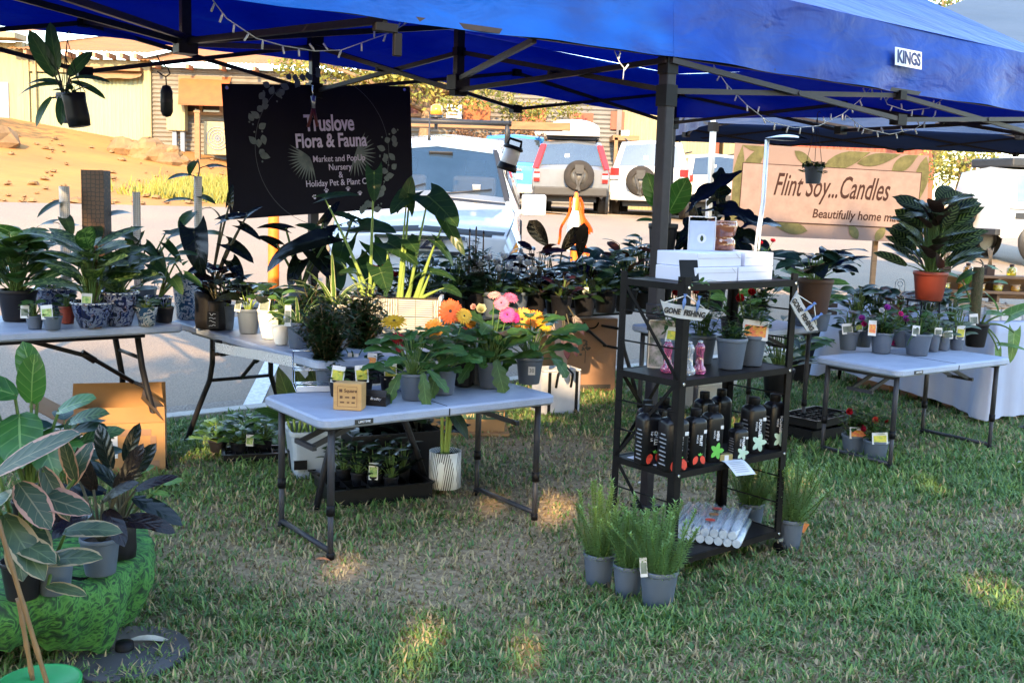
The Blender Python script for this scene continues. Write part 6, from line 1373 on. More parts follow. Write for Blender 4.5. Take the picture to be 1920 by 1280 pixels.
plant('second smaller black bag pot leaning beside the written bag', 404, 620, Z7, 34, 56, 'bag', ros(H=96, S=46, n=8, L=44, W=30, shape='heart', mat='burg', lobe=.2, sm=stemd), group=gB)
t = thing('chalk_label', 'black tag with white handwriting on the black bag pots', 'tag', tuple(G(402, 612, .78)), 0); mb = MB(); mb.box((0, -.03, .04), (.06, .003, .09)); mb.build('tag_card', potblack, t)
mb = MB(); kk = random.Random(2)
for i in range(4):
    pts = [(-.02+.006*j, -.0325, .07-.02*i+kk.uniform(-.006, .006)) for j in range(7)]; mb.tube(pts, .0014, 4)
mb.build('chalk_writing', white_ink, t)
plant('narrow grey pot with dark arrow leaves next to the black bags', 421, 619, Z7, 34, 46, 'grey', ros(H=74, S=42, n=9, L=46, W=28, shape='heart', mat='black', mat2='dark', lobe=.3, lo=.45, sm=stemy), group=gB, card=(3, -6, 9, 18))
plant('wider grey pot with pale stems and a striped green shield leaf', 462, 627, Z7, 44, 48, 'grey', ros(H=60, S=40, n=7, L=48, W=30, shape='heart', mat='black', lobe=.25, lo=.5, sm=stemy), leaves([(2, 12, 80, -12, 58, 36, .75, -.4, .55, .5)], 'zebra', 'heart', .25, sm=stemy, sw=1.8), group=gB, card=(3, -16, 11, 24))
plant('sunlit round white pot between the grey pots and the tile planter', 503, 637, Z7, 48, 56, 'white', ros(H=70, S=34, n=12, L=40, W=28, shape='heart', mat='dark', mat2='mid', lo=.3), group=gB, card=(3, -8, 20, 26))
plant('small white pot with upright bright seedling leaves in the sun', 524, 648, Z7, 36, 40, 'white', ros(H=78, S=16, n=12, L=26, W=16, mat='fresh', lo=.15), group=gB)
plant('grey pot with light coming through pale narrow leaves left of the dark bush', 556, 654, Z7, 44, 50, 'grey', straps(92, 15, 9, 'strap', 40, 1.5), group=gB, card=(3, -16, 12, 36))
plant('grey pot with a very large dark shield leaf behind the orange bollard', 560, 590, Z7, 48, 52, 'grey', leaves([(0, 56, 148, -12, 120, 82, -1, -.35, -.25, .35), (0, 26, 118, 0, 78, 56, .7, -.5, -.6, .5), (0, -20, 122, 0, 66, 46, -.8, -.4, -.5, .6), (0, -30, 160, 6, 64, 30, -.9, 0, .3, .7), (0, 0, 100, -8, 60, 44, -.3, -.6, -.7, .5), (0, 40, 172, 10, 56, 24, .5, 0, .8, .5), (0, -46, 130, 0, 50, 30, -.7, .1, .5, .7)], 'black', 'heart', .22, m2='dark', sw=2), group=gB)
plant('black pot with glossy split leaves just below the hanging banner', 612, 588, Z7, 44, 44, 'black', leaves([(0, 60, 165, 0, 78, 66, .8, -.35, .1, .5), (0, 84, 128, 0, 66, 50, .6, -.4, -.6, .6), (0, 30, 130, -8, 64, 50, -.2, -.5, -.8, .5), (0, 44, 178, 8, 62, 26, -.8, 0, .4, .6), (0, -8, 150, 0, 60, 40, -.6, -.3, .4, .6), (0, 12, 98, -8, 66, 54, .3, -.6, -.6, .5), (0, 56, 102, -8, 70, 58, .5, -.6, -.5, .5)], 'spath', 'heart', .3, m2='dark', sw=2, wave=.06), group=gB)
# the tile planter
def tile_mat():
    m, nt, b = _nodes('tile_print'); L = nt.links; uv = nd(nt, 'ShaderNodeUVMap', uv_map='UVMap'); 
    mp = nd(nt, 'ShaderNodeMapping'); mp.inputs['Scale'].default_value = (5.5, 2, 1); L.new(uv.outputs[0], mp.inputs[0])
    sp = nd(nt, 'ShaderNodeVectorMath', operation='FRACTION'); L.new(mp.outputs[0], sp.inputs[0]); sb = nd(nt, 'ShaderNodeVectorMath', operation='SUBTRACT'); sb.inputs[1].default_value = (.5, .5, 0); L.new(sp.outputs[0], sb.inputs[0]); ab = nd(nt, 'ShaderNodeVectorMath', operation='ABSOLUTE'); L.new(sb.outputs[0], ab.inputs[0])
    fl = nd(nt, 'ShaderNodeVectorMath', operation='FLOOR'); L.new(mp.outputs[0], fl.inputs[0]); wn_ = nd(nt, 'ShaderNodeTexWhiteNoise'); L.new(fl.outputs[0], wn_.inputs['Vector'])
    w = nd(nt, 'ShaderNodeTexWave', wave_type='RINGS', i_Scale=2.6, i_Distortion=0.6); L.new(ab.outputs[0], w.inputs['Vector']); w2 = nd(nt, 'ShaderNodeTexWave', i_Scale=2.2, i_Distortion=3.0, wave_type='BANDS'); L.new(ab.outputs[0], w2.inputs['Vector'])
    mx0 = nd(nt, 'ShaderNodeMix', data_type='FLOAT'); g = nd(nt, 'ShaderNodeMath', operation='GREATER_THAN'); g.inputs[1].default_value = .5; L.new(wn_.outputs['Value'], g.inputs[0]); L.new(g.outputs[0], mx0.inputs[0]); L.new(w.outputs['Fac'], mx0.inputs[2]); L.new(w2.outputs['Fac'], mx0.inputs[3])
    r = ramp(nt, [(0, (.035, .035, .035)), (.22, (.05, .05, .05)), (.30, (.42, .41, .39))]); L.new(mx0.outputs[0], r.inputs[0])
    se_ = nd(nt, 'ShaderNodeSeparateXYZ'); L.new(ab.outputs[0], se_.inputs[0]); mxx = nd(nt, 'ShaderNodeMath', operation='MAXIMUM'); L.new(se_.outputs[0], mxx.inputs[0]); L.new(se_.outputs[1], mxx.inputs[1]); g2 = nd(nt, 'ShaderNodeMath', operation='GREATER_THAN'); g2.inputs[1].default_value = .48; L.new(mxx.outputs[0], g2.inputs[0])
    mx = nd(nt, 'ShaderNodeMix', data_type='RGBA'); L.new(g2.outputs[0], mx.inputs[0]); L.new(r.outputs[0], mx.inputs[6]); mx.inputs[7].default_value = (.09, .09, .088, 1); L.new(mx.outputs[2], b.inputs['Base Color']); b.inputs['Roughness'].default_value = .35; return m
tilem = tile_mat()
pp = G(738, 626, Z7); s = px_m(pp.y); t = thing('tile_planter', 'long white tile patterned planter in sun with tall pale stemmed elephant ear plants', 'planter', (pp.x, pp.y+.09, Z7), 0, )
W_, D_, H_ = 176*s, .16, 66*s; mb = MB()
def quad(mb, a, b, c, d): mb.poly([a, b, c, d], 0, [(0, 0), (1, 0), (1, 1), (0, 1)])
mb.box((0, 0, H_/2), (W_, D_, H_)); mb.build('trough', tilem, t, bevel=.003)
mb = MB(); mb.box((0, 0, H_+.001), (W_-.02, D_-.02, .004)); mb.build('soil', soilm, t)
mb = MB(); 
for x in (-1, 1): mb.box((x*(W_/2-.006), 0, H_+.008), (.018, D_+.004, .02))
mb.build('rim', paper, t)
ALOC = [(-50, -46, 300, 8, 62, 40, .05, -.35, -.95, .15), (-50, -140, 250, 10, 72, 30, 1, 0, .35, .5), (5, 16, 240, 0, 60, 42, .15, -.3, .9, .4), (24, 58, 258, -4, 100, 84, .55, -.55, -.35, .35), (10, 22, 262, 6, 64, 54, -.4, -.5, -.35, .4), (36, 90, 215, 0, 82, 34, .5, -.3, -.8, .25), (40, 74, 175, -8, 62, 24, .8, -.4, -.5, .9), (46, 66, 118, -4, 56, 26, .9, -.3, .1, .9), (48, 92, 88, -14, 44, 34, .7, -.5, .1, 1.0), (-60, -104, 130, -4, 36, 22, -.7, -.3, .5, .6), (4, 20, 176, -2, 40, 46, .4, -.5, -.3, .4), (-48, -30, 122, -14, 64, 58, .35, -.75, -.6, .3), (-60, -76, 112, 0, 40, 30, -.5, -.5, .2, .6), (20, 32, 100, -6, 36, 16, .3, -.4, .6, .7), (-20, -18, 168, 14, 82, 60, .6, -.4, -.2, .5)]
ml, ms = MB(), MB()
for x0, x, z, dep, L, W, ax, ay, az, bend in ALOC:
    e = Vector((x*s, dep*s, (z+0)*s)); b0 = Vector((x0*s, 0, H_)); stem(ms, b0, e, 4.2*s, 1.3*s, .06, 9); d = Vector((ax, ay, az)).normalized(); ml.leaf(e-d*L*s*.05, d, Vector((0, -.6, 1)) if abs(az) < .8 else Vector((0, -1, .2)), L*s, W*s, 'heart', bend, .14, 9, .28, 0, .04, 6)
ms.build('stems', stemy, t); ml.build('foliage', LM['aloc'], t)
plant('white tile pot of arching cream striped leaves left of the long tile planter', 622, 640, Z7, 62, 70, 'white', straps(120, 22, 10, 'strap', 60, 1.7), group=gB)
plant('dark red flowering pot half hidden behind the tile planter', 716, 592, Z7, 44, 40, 'black', bush(52, 32, 14, 10, 16, 12, 'ovate', 'dark', fl='crimson', flr=10, fln=9), group=gB)
# ---------------------------------------------------------------- back table row
gC = 'plants on the back table'
def T3(label, px, py, w, h, pot, *f, **kw): return plant(label, px, py, Z7, w, h, pot, *f, ros(H=52, S=44, n=14, L=34, W=17, mat='dark', mat2='black', lo=-.1, up=.2), group=gC, **kw)
T3('dark leafy pot at the left end of the back table behind the thick stems', 772, 590, 40, 46, 'black', ros(H=84, S=46, n=18, L=36, W=16, shape='lance', mat='spath', mat2='blueg'))
T3('round blue dark pot with long narrow leaves behind the orange gerbera', 815, 592, 44, 48, 'blue', ros(H=80, S=52, n=16, L=46, W=17, shape='lance', mat='spath', bend=.9))
T3('black pot with a pale hanging tulip shaped leaf cluster left of the staked pot', 852, 594, 40, 44, 'black', ros(H=96, S=44, n=18, L=32, W=15, mat='dark', mat2='silver'))
T3('black pot of dense dark foliage with a twig trellis', 888, 594, 46, 46, 'black', bush(110, 42, 22, 14, 20, 10, 'lance', 'dark', 'blueg', sm=stemd), leaves([(-12, -12, 158, 0, 8, 4, 0, 0, 1), (0, 0, 162, 0, 8, 4, 0, 0, 1), (14, 14, 155, 0, 8, 4, 0, 0, 1)], 'burg', sm=barky))
T3('grey pot of white cyclamen blooms nearest the bonnet', 925, 596, 44, 48, 'grey', ros(H=52, S=36, n=16, L=28, W=22, shape='heart', mat='blueg'), flowers([(dx, dz, 'white', 12, fx, 1.2) for dx, dz, fx in ((-26, 96, -.3), (-12, 108, 0), (2, 100, .2), (16, 112, .3), (24, 92, .5), (-34, 84, -.6), (8, 88, 0))], 'bloom', stemd))
T3('second grey pot of white cyclamen right of the first', 968, 594, 44, 46, 'grey', ros(H=46, S=34, n=14, L=28, W=22, shape='heart', mat='dark'), flowers([(dx, dz, 'white', 12, fx, 1.2) for dx, dz, fx in ((-14, 92, -.3), (4, 104, 0), (18, 96, .2), (28, 84, .3), (-4, 82, .5))], 'bloom', stemd))
T3('black pot with dark purple leaf fans beside the white cyclamen', 1003, 592, 42, 44, 'black', ros(H=120, S=54, n=16, L=46, W=22, mat='burg', mat2='purple', sm=stemd, lo=.25))
T3('black pot of tall maroon backed rubber leaves in front of the flagged bollard', 1042, 590, 44, 46, 'black', leaves([(0, -20, 128, 0, 62, 40, -.6, -.3, .8, .3), (0, 8, 118, 4, 60, 34, .6, -.2, .9, .4), (0, 40, 108, 0, 70, 30, .1, -.3, 1, .2), (0, -40, 100, 0, 70, 30, -.9, -.3, .3, .7), (0, 24, 92, -8, 60, 30, .8, -.4, .1, .7), (0, -10, 82, -12, 66, 34, -.2, -.7, -.3, .7), (0, 32, 76, -8, 44, 34, .8, -.5, .3, .7), (0, -34, 72, -10, 56, 26, -.8, -.4, -.2, .6)], 'burg', 'obov', .0, m2='rust', sm=stemd))
T3('black pot of trailing purple stems hanging over the front edge of the back table', 1052, 598, 42, 44, 'black', ros(H=58, S=46, n=18, L=30, W=13, shape='lance', mat='purple', mat2='black', sm=stemd), leaves([(0, 4, -18, -24, 44, 16, .2, -.3, -1, .3), (0, 20, -28, -26, 46, 16, .3, -.2, -1, .3), (0, -16, -8, -24, 40, 14, -.2, -.3, -1, .3), (0, 24, 6, -26, 42, 16, .5, -.3, -.8, .4), (0, 12, -48, -26, 30, 14, .1, 0, -1, .2)], 'purple', 'lance', 0, sm=stemd))
T3('dark pot with a small white price square beside the purple trailer', 1096, 593, 44, 44, 'black', ros(H=98, S=58, n=16, L=56, W=24, mat='blueg', mat2='dark', bend=.8), card=(3, 0, 11, 12))
T3('black pot of long silvery blue leaves just left of the rack', 1136, 588, 46, 46, 'black', ros(H=104, S=64, n=16, L=60, W=24, mat='blueg', mat2='silver', bend=.7, lo=.3))
T3('black pot of reddish tipped foliage behind the rack post', 1174, 586, 46, 46, 'black', ros(H=112, S=62, n=20, L=42, W=18, mat='dark', mat2='rust', lo=.3))
T3('low dark fern pot seen through the top of the rack', 1206, 580, 42, 44, 'black', ros(H=118, S=58, n=24, L=38, W=14, shape='lance', mat='dark', mat2='mid', lo=.3))
T3('pot of small pointed green leaves near the gazebo leg', 1242, 576, 40, 42, 'black', ros(H=104, S=40, n=20, L=34, W=14, mat='mid', mat2='dark', lo=.2))
for i, (px, lb) in enumerate(((792, 'small dark seedling pot behind the blue dark pot on the back table'), (870, 'small dark seedling pot behind the twig trellis pot'), (948, 'small dark seedling pot between the two cyclamen pots'), (1022, 'small dark seedling pot behind the purple leaf fans'), (1076, 'small dark seedling pot behind the hanging purple stems'), (1118, 'small dark seedling pot behind the price square pot'), (1156, 'small dark seedling pot behind the rack post foliage'))):
    T3(lb, px, 578, 34, 36, 'black', ros(H=84, S=36, n=16, L=30, W=14, mat='dark', mat2='spath' if i % 2 else 'blueg'))
# ---------------------------------------------------------------- tall pots on stands
def stand(label, x, y, z0, z1, w, m_=None, name='plant_stand', yaw=.3):
    t = thing(name, label, 'stand', (x, y, z0), yaw); mb = MB(); h = z1-z0
    mb.box((0, 0, h-.006), (w, w, .012)); mb.build('top_plate', m_ or blackpl, t)
    for sx in (-1, 1):
        for sy in (-1, 1): mb = MB(); mb.tube([(sx*w*.42, sy*w*.42, h-.012), (sx*w*.46, sy*w*.46, 0)], .006, 6); mb.build('leg', m_ or blackpl, t)
    return t
p = at(1240, 494, 7.7); stand('thin black stand under the fiddle leaf pot by the gazebo leg', p.x, p.y, .74, p.z, .16)
plant('tall black pot with upright fiddle leaf foliage beside the gazebo leg', 1240, 494, p.z, 54, 74, 'black', leaves([(0, -14, 108, 0, 66, 46, -.35, -.3, .95, .3), (2, 10, 98, -6, 74, 56, .35, -.5, .85, .4), (0, -16, 78, -10, 40, 16, -.8, -.3, .3, .7), (0, 0, 84, 0, 56, 30, -.3, -.4, .9, .4)], 'fig', 'ovate', 0, m2='mid', sm=stemd), Y=7.7, card=None)
plant('monstera with dark split leaves behind the white boxes on the rack', 1335, 585, Z7, 60, 62, 'black', leaves([(0, -42, 205, 0, 110, 64, .9, -.2, .75, .2), (0, 0, 195, 0, 96, 84, 1, -.45, -.1, .5), (0, -22, 172, -8, 90, 80, -.7, -.5, -.55, .4), (0, 12, 160, -10, 100, 84, .5, -.6, -.5, .5), (0, 40, 150, -4, 90, 74, .9, -.4, -.3, .5), (0, -30, 140, -10, 84, 74, -.5, -.6, -.7, .5), (0, 60, 168, 8, 76, 60, .9, 0, .2, .6), (0, 5, 210, 10, 70, 60, .1, .1, .8, .5)], 'black', 'split', .2, m2='blueg', sm=stemd, sw=2, nv=26), group='plants behind the rack')
# ---------------------------------------------------------------- front table
ZF = .612
gD = 'pots on the front table'
plant('grey pot of dense fine dark bush raised at the back left corner', 582, 668, ZF+.06, 40, 40, 'grey', bush(96, 46, 40, 26, 21, 8, 'lance', 'bush', up=.5), group=gD)
plant('larger grey pot of dense fine dark bush beside the wire display', 608, 726, ZF, 44, 46, 'grey', bush(130, 64, 54, 28, 22, 8, 'lance', 'bush', up=.5), group=gD)
plant('third dark bush pot behind the tagged seedlings', 672, 700, ZF, 46, 44, 'black', bush(128, 62, 54, 28, 22, 8, 'lance', 'bush', 'dark', up=.5), group=gD)
gE = 'seedling pots with photo tags'
for lb, px, py, c in (('small black pot with yellow photo tag left of centre behind the wooden box', 632, 745, (2, 0, 25, 30)), ('small black pot with yellow photo tag directly behind the wooden box', 679, 744, (2, 0, 25, 30)), ('small black pot with yellow photo tag above the black card box', 728, 738, (2, 4, 24, 30)), ('rear seedling pot with half hidden tag at left', 626, 718, (2, 0, 20, 26)), ('rear seedling pot with spiky pale leaves', 660, 718, (2, 0, 20, 26)), ('rear seedling pot with half hidden red tag at right', 700, 720, (1, -4, 18, 28))):
    plant(lb, px, py, ZF, 38, 34, 'black', straps(44, 12, 4.5, 'mid', 20, 1.0) if 'spiky' in lb else ros(H=34, S=24, n=14, L=18, W=9, mat='dark', mat2='mid'), group=gE, card=c)
gF = 'gerbera pots on the front table'
gb = lambda n=20, H=110, S=72, L=62: ros(H=H, S=S, n=n, L=L, W=30, shape='lobed', mat='gerb', mat2='mid', bend=.8, lo=.02, pet=.6, wave=.10, nv=10)
drop = lambda *q: leaves(list(q), 'gerb', 'lobed', 0, wave=.1, nv=10, bow=.25)
plant('gerbera pot with drooping leaves, a faded yellow bloom and one dark red bud', 773, 752, ZF, 58, 52, 'grey', gb(22, 112, 82, 66), drop((-6, -24, 52, -32, 66, 30, -.35, -.4, -.8, .4), (6, 20, 54, -32, 70, 32, .15, -.4, -.9, .4), (4, 30, 60, -24, 60, 26, .8, -.4, -.5, .5)), flowers([(-40, 148, 'gold', 25, -.1, 2.2), (-34, 116, 'crimson', 13, -.3, .3), (-28, 98, 'crimson', 9, -.3, .3)]), group=gF)
plant('gerbera pot with the biggest bright orange flower', 830, 742, ZF, 50, 52, 'grey', gb(18, 100, 66, 60), drop((4, -10, 56, -28, 70, 32, -.2, -.4, -.9, .4)), flowers([(10, 160, 'orange', 25, 0, .35), (-20, 128, 'amber', 19, -.1, .3), (36, 152, 'yellow', 16, .5, .5)], eye=True), group=gF)
plant('gerbera pot behind with small amber and rusty flowers', 868, 726, ZF, 46, 50, 'black', gb(16, 92, 62, 58), flowers([(-2, 134, 'amber', 15, .3, .3), (10, 122, 'amber', 13, .6, .3), (-2, 104, 'coral', 11, .4, .2)]), group=gF)
plant('gerbera pot with pink and magenta flowers on tall stalks', 917, 730, ZF, 48, 52, 'grey', gb(22, 106, 80, 62), drop((0, 12, 56, -30, 66, 40, .25, -.45, -.8, .4), (-6, -26, 58, -24, 60, 30, -.6, -.4, -.6, .5)), flowers([(18, 164, 'pink', 15, -.1, .35), (36, 174, 'pink', 15, .5, 1.6), (4, 178, 'blush', 13, -.3, 2.2), (30, 142, 'magenta', 16, 0, .3), (46, 136, 'magenta', 11, .8, .4)]), group=gF)
plant('cream green ruffled bloom pot between the orange and pink gerberas', 893, 722, ZF, 40, 44, 'grey', gb(14, 86, 56, 54), flowers([(4, 140, 'cream', 15, .1, .7), (-8, 146, 'blush', 9, -.5, .4)], 'bloom'), group=gF)
plant('gerbera pot at the right end with two amber flowers and a white price tag', 992, 722, ZF, 52, 52, 'grey', gb(24, 112, 88, 66), drop((6, 40, 62, -10, 60, 34, .7, -.3, -.7, .5), (-6, -30, 60, -26, 60, 34, -.6, -.4, -.6, .5), (8, 56, 104, 0, 58, 36, .9, -.2, .4, .6), (6, 44, 92, 0, 60, 32, .8, -.3, .1, .6)), flowers([(-17, 122, 'amber', 24, 0, .3), (10, 124, 'amber', 19, .5, .5), (28, 112, 'yellow', 14, .8, .6)]), group=gF, price='30')
# ---------------------------------------------------------------- under the front table
plant('white tin pot on timber feet pierced with palm leaf shapes', 832, 918, .035, 62, 72, 'tin', leaves([(-6, -10, 205, 0, 90, 34, -.7, -.2, .6, .6), (0, 4, 170, -4, 80, 32, -.9, -.3, -.1, .7), (4, 14, 190, 0, 86, 34, .7, -.2, .4, .6), (2, 8, 150, 0, 70, 28, .6, -.3, -.6, .5)], 'dark', 'lance', 0, sm=stemy, sw=2.6))
tf = thing('pot_feet', 'three stubby timber feet under the white pierced tin pot', 'pot stand', tuple(G(832, 925))); mb = MB()
for i in range(3): a = i*2.09+.5; f_ = MB(); f_.tube([(.05*math.cos(a), .08+.05*math.sin(a), .034), (.06*math.cos(a), .08+.06*math.sin(a), 0)], [.014, .010], 8); f_.build('foot', wood, tf)
gG = 'leafy stems in the storage tub'
for lb, px, dz in (('broad leafed stems at the left of the storage tub', 552, 0), ('broad leafed stems at the middle of the storage tub', 582, 6), ('thin stems at the right of the storage tub', 612, 0)):
    pl = plant(lb, px, 884, .02, 34, 40, 'black', leaves([(0, -8, 120, 0, 90, 36, -.3, -.2, .9, .3), (0, 10, 130, 4, 88, 34, .4, -.1, .9, .4), (0, -18, 100, -4, 70, 28, -.8, -.2, .5, .6), (0, 22, 105, 0, 70, 28, .8, -.2, .3, .7)], 'mid', 'lance', 0, sm=stemy, sw=2.2, m2='dark'), group=gG); pl.location.y += .02
wr = thing('plastic_wrap', 'crumpled clear plastic sheet tucked in the storage tub', 'wrap', tuple(G(618, 868)+Vector((0, .12, .2)))); mb = MB(); mb.grid(lambda u, v: (.2*(u-.5)+.02*math.sin(v*9+u*4), .05*math.sin(u*7+v*3)+.03*math.sin(v*13), .24*v*math.sin(math.pi*min(1, u+.15))), 14, 12); mb.build('film', pm('milky_film', (.5, .54, .6), .2, alpha=.45), wr)
gH = 'seedling pots in trays under the front table'
for i, (px, py) in enumerate(((640, 915), (668, 922), (698, 928), (730, 930), (655, 900), (690, 905), (722, 908), (752, 915))):
    pl = plant('small dark leafy black pot in the tray under the front table', px, py, .02, 30, 34, 'black', ros(H=70, S=34, n=12, L=34, W=13, mat='black', mat2='dark', lo=.15), group=gH, card=(0, 0, 18, 30) if i == 2 else None); pl.location.y += .03
    if i == 2: pl['label'] = 'dark leafy black pot with a white photo card in the tray under the front table'
for lb, px, py in (('tall dark leafy black pot behind the trays at left under the front table', 700, 872), ('tall dark leafy black pot behind the trays at centre under the front table', 745, 876), ('tall dark leafy black pot behind the trays at right under the front table', 785, 880)):
    plant(lb, px, py, 0, 46, 50, 'black', ros(H=120, S=66, n=22, L=62, W=24, mat='black', mat2='dark', lo=.15, sm=stemd), group='dark foliage pots under the front table')
gI = 'green seedlings left of the tub'
for lb, px, py in (('leafy green seedling spilling left of the black tray', 405, 852), ('leafy green seedling at the middle of the black tray with a card', 445, 856), ('leafy green seedling at the right of the black tray', 490, 850), ('small green seedling at the back of the black tray', 462, 838)):
    plant(lb, px, py, .012, 36, 26, 'black', ros(H=48, S=44, n=20, L=34, W=15, shape='lobed', mat='mid', mat2='fresh', bend=.9, lo=.05), group=gI, card=(0, 24, 14, 20) if 'card' in lb else None)
# ---------------------------------------------------------------- left corner: figs on the stool
ZS = .306
gJ = 'fig plants on the green cloth stool'
plant('grey pot of dark burgundy rubber fig on the green cloth', 178, 1084, ZS, 76, 76, 'grey', leaves([(0, 40, 108, -8, 70, 30, .9, -.2, .2, .5), (2, 62, 118, 0, 72, 34, .95, -.1, -.1, .5), (0, -30, 112, -8, 80, 36, -.8, -.4, .1, .6), (0, 10, 150, -8, 74, 34, .6, -.3, .6, .5), (0, -10, 170, 0, 70, 32, -.3, -.3, .9, .5), (0, 34, 166, 0, 66, 30, .5, -.1, .9, .4), (0, -42, 160, -6, 74, 34, -.8, -.2, .4, .6), (0, -14, 128, -20, 80, 36, -.2, -.8, .1, .6), (0, 24, 134, -20, 78, 34, .5, -.7, -.2, .5), (0, 70, 170, 8, 66, 26, .8, 0, .5, .5), (0, 48, 190, 4, 62, 28, .4, 0, .9, .4), (0, -40, 190, 4, 62, 28, -.5, 0, .8, .4)], 'burg', 'ovate', 0, m2='black', sm=stemd, sw=2.5, ls=1.35, fold=.05), group=gJ, card=None)
plant('black bag of dark rubber fig behind the grey pot on the cloth', 222, 1050, ZS, 56, 70, 'bag', leaves([(0, 30, 120, -6, 84, 34, .95, -.25, -.25, .4), (0, 0, 140, -8, 70, 32, -.3, -.4, .7, .5), (0, -34, 130, 0, 74, 34, -.8, -.2, .2, .6), (0, 20, 160, 0, 64, 30, .5, -.1, .8, .5), (0, -20, 180, 0, 68, 32, -.3, 0, .9, .4), (0, 10, 195, 0, 60, 26, .3, -.1, .9, .4)], 'black', 'ovate', 0, m2='burg', sm=stemd, sw=2.4, ls=1.35), leaves([(0, 36, 170, 4, 34, 24, .8, -.2, .6, .4), (0, 28, 186, 6, 28, 20, .2, -.2, 1, .4), (0, 84, 150, 0, 42, 24, .9, -.2, .4, .4), (0, 60, 132, 0, 36, 18, 1, -.1, .1, .5)], 'fresh', 'ovate', 0, sw=1.6), group=gJ)
plant('second grey pot at the front of the cloth under a cream edged leaf', 92, 1120, ZS, 74, 74, 'grey', leaves([(0, 0, 80, -40, 140, 62, .95, -.35, .32, .3), (0, 10, 34, -52, 84, 34, 1, -.2, .02, .4), (0, 30, 130, -10, 120, 56, .95, -.2, .28, .5), (0, -30, 145, -30, 84, 60, .6, -.6, -.5, .5), (0, -30, 95, -40, 90, 50, .7, -.5, .2, .6), (0, -60, 120, -30, 100, 60, .4, -.7, -.5, .4)], 'tineke', 'ovate', 0, sm=stemg, sw=3), group=gJ)
plant('tall cream and pink edged rubber fig at the left edge of the stool', 30, 1130, ZS, 80, 78, 'black', leaves([(0, -26, 262, -30, 200, 88, .95, -.3, .62, .2, 1), (0, -34, 215, -40, 96, 80, .4, -.8, .3, .5), (0, 20, 240, -40, 110, 66, .75, -.5, -.55, .3, 1), (0, 30, 215, -20, 130, 70, .9, -.3, .05, .5, 1), (0, -10, 175, -40, 150, 66, .7, -.5, -.55, .3), (0, -60, 190, -40, 100, 70, .2, -.8, .2, .5), (0, 50, 262, -6, 110, 44, .5, -.2, -.75, .3, 1), (0, 100, 235, 0, 90, 40, .35, -.1, 1, .9, 1), (0, 110, 245, -4, 90, 36, -.25, -.2, 1, .3, 1), (0, 10, 130, -44, 120, 56, .8, -.6, .1, .5)], 'tineke', 'ovate', 0, m2='pink', sm=stemg, sw=3.2, ls=1.08), group=gJ)
plant('bright green round leafed fig behind the variegated fig at the left edge', 48, 1010, ZS, 70, 72, 'black', leaves([(0, 10, 268, -6, 92, 66, .15, -.3, 1, .3), (0, -20, 280, -10, 110, 84, -.8, -.4, .45, .5), (0, 60, 250, 0, 80, 56, .8, -.2, .45, .3), (0, -10, 240, -14, 130, 96, .3, -.7, -.3, .4), (0, -50, 230, -10, 120, 90, -.3, -.6, .5, .5), (0, 26, 210, -12, 100, 76, .5, -.6, -.5, .5), (0, -30, 190, -14, 110, 80, -.2, -.8, -.4, .5), (0, 50, 190, 0, 90, 60, .7, -.4, -.1, .6), (0, -70, 270, 0, 100, 76, -.6, -.2, .6, .4), (0, 20, 296, 4, 90, 60, -.4, 0, .9, .4)], 'fig', 'ovate', 0, sm=stemg, sw=2.8, wave=.03, ls=1.1), group=gJ)
plant('small blue green zebra leaf pot behind the figs', 118, 985, ZS, 54, 58, 'black', ros(H=190, S=70, n=14, L=84, W=46, mat='blueg', mat2='zebra', lo=.4, bend=.6), group=gJ)
# ---------------------------------------------------------------- rosemary on the lawn
gK = 'rosemary pots at the foot of the rack'
plant('rosemary pot at the left of the three in front of the rack', 1123, 1103, 0, 62, 66, 'grey', rosemary(158, 58, 28), group=gK)
plant('rosemary pot in the middle of the three in front of the rack', 1178, 1124, 0, 60, 66, 'grey', rosemary(162, 62, 28), group=gK)
plant('nearest rosemary pot of the three, with a white plant tag', 1236, 1146, 0, 76, 78, 'grey', rosemary(165, 86, 34), group=gK, card=(3, -34, 14, 34))
plant('rosemary pot behind the right post of the rack, beside an orange strip', 1484, 1034, 0, 50, 62, 'grey', rosemary(150, 84, 28), group=gK)
plant('rosemary pot in sun hidden behind the lowest shelf', 1410, 1000, 0, 50, 58, 'grey', rosemary(165, 90, 28), group=gK)
# ---------------------------------------------------------------- rack: roses on the third shelf
gL = 'rose pots on the rack'
roses = lambda H=84, S=42, n=14: bush(H, S, n, 12, 20, 13, 'ovate', 'rose', 'mid', sm=stemg, up=.3, lo=.15)
def RK(label, u, v, k_, w, h, pot, *f, **kw):
    q = onrack(u, v, k_, .001); p_ = plant(label, 1300, 690, q.z, w, h, pot, *f, **kw); p_.location = q; return p_
RK('rose pot with short leafy growth nearest the front edge of the rack shelf', .60, .30, 2, 58, 60, 'grey', bush(40, 36, 14, 10, 16, 12, 'ovate', 'rose', 'blueg', sm=stemg, up=.3), group=gL)
RK('rose pot with a colourful photo card and red blooms right on the rack shelf', .82, .36, 2, 58, 60, 'grey', roses(), flowers([(-28, 128, 'red', 13, 0, .4), (-8, 140, 'red', 12, .2, .6), (-34, 154, 'coral', 11, 0, .3)], 'bloom', eye=False), group=gL, card=(1, 0, 50, 34))
RK('rose pot behind the pink bottles with a yellow and red photo card', .32, .72, 2, 54, 56, 'grey', roses(96, 40), flowers([(0, 140, 'crimson', 11, 0, .4), (10, 128, 'red', 9, 0, .4)], 'bloom', eye=False), group=gL, card=(2, -4, 32, 26))
RK('rose pot at the back of the rack shelf with dark red blooms', .62, .80, 2, 54, 56, 'grey', roses(100, 44), flowers([(10, 150, 'crimson', 11, 0, .4), (-18, 138, 'coral', 10, 0, .4)], 'bloom', eye=False), group=gL)
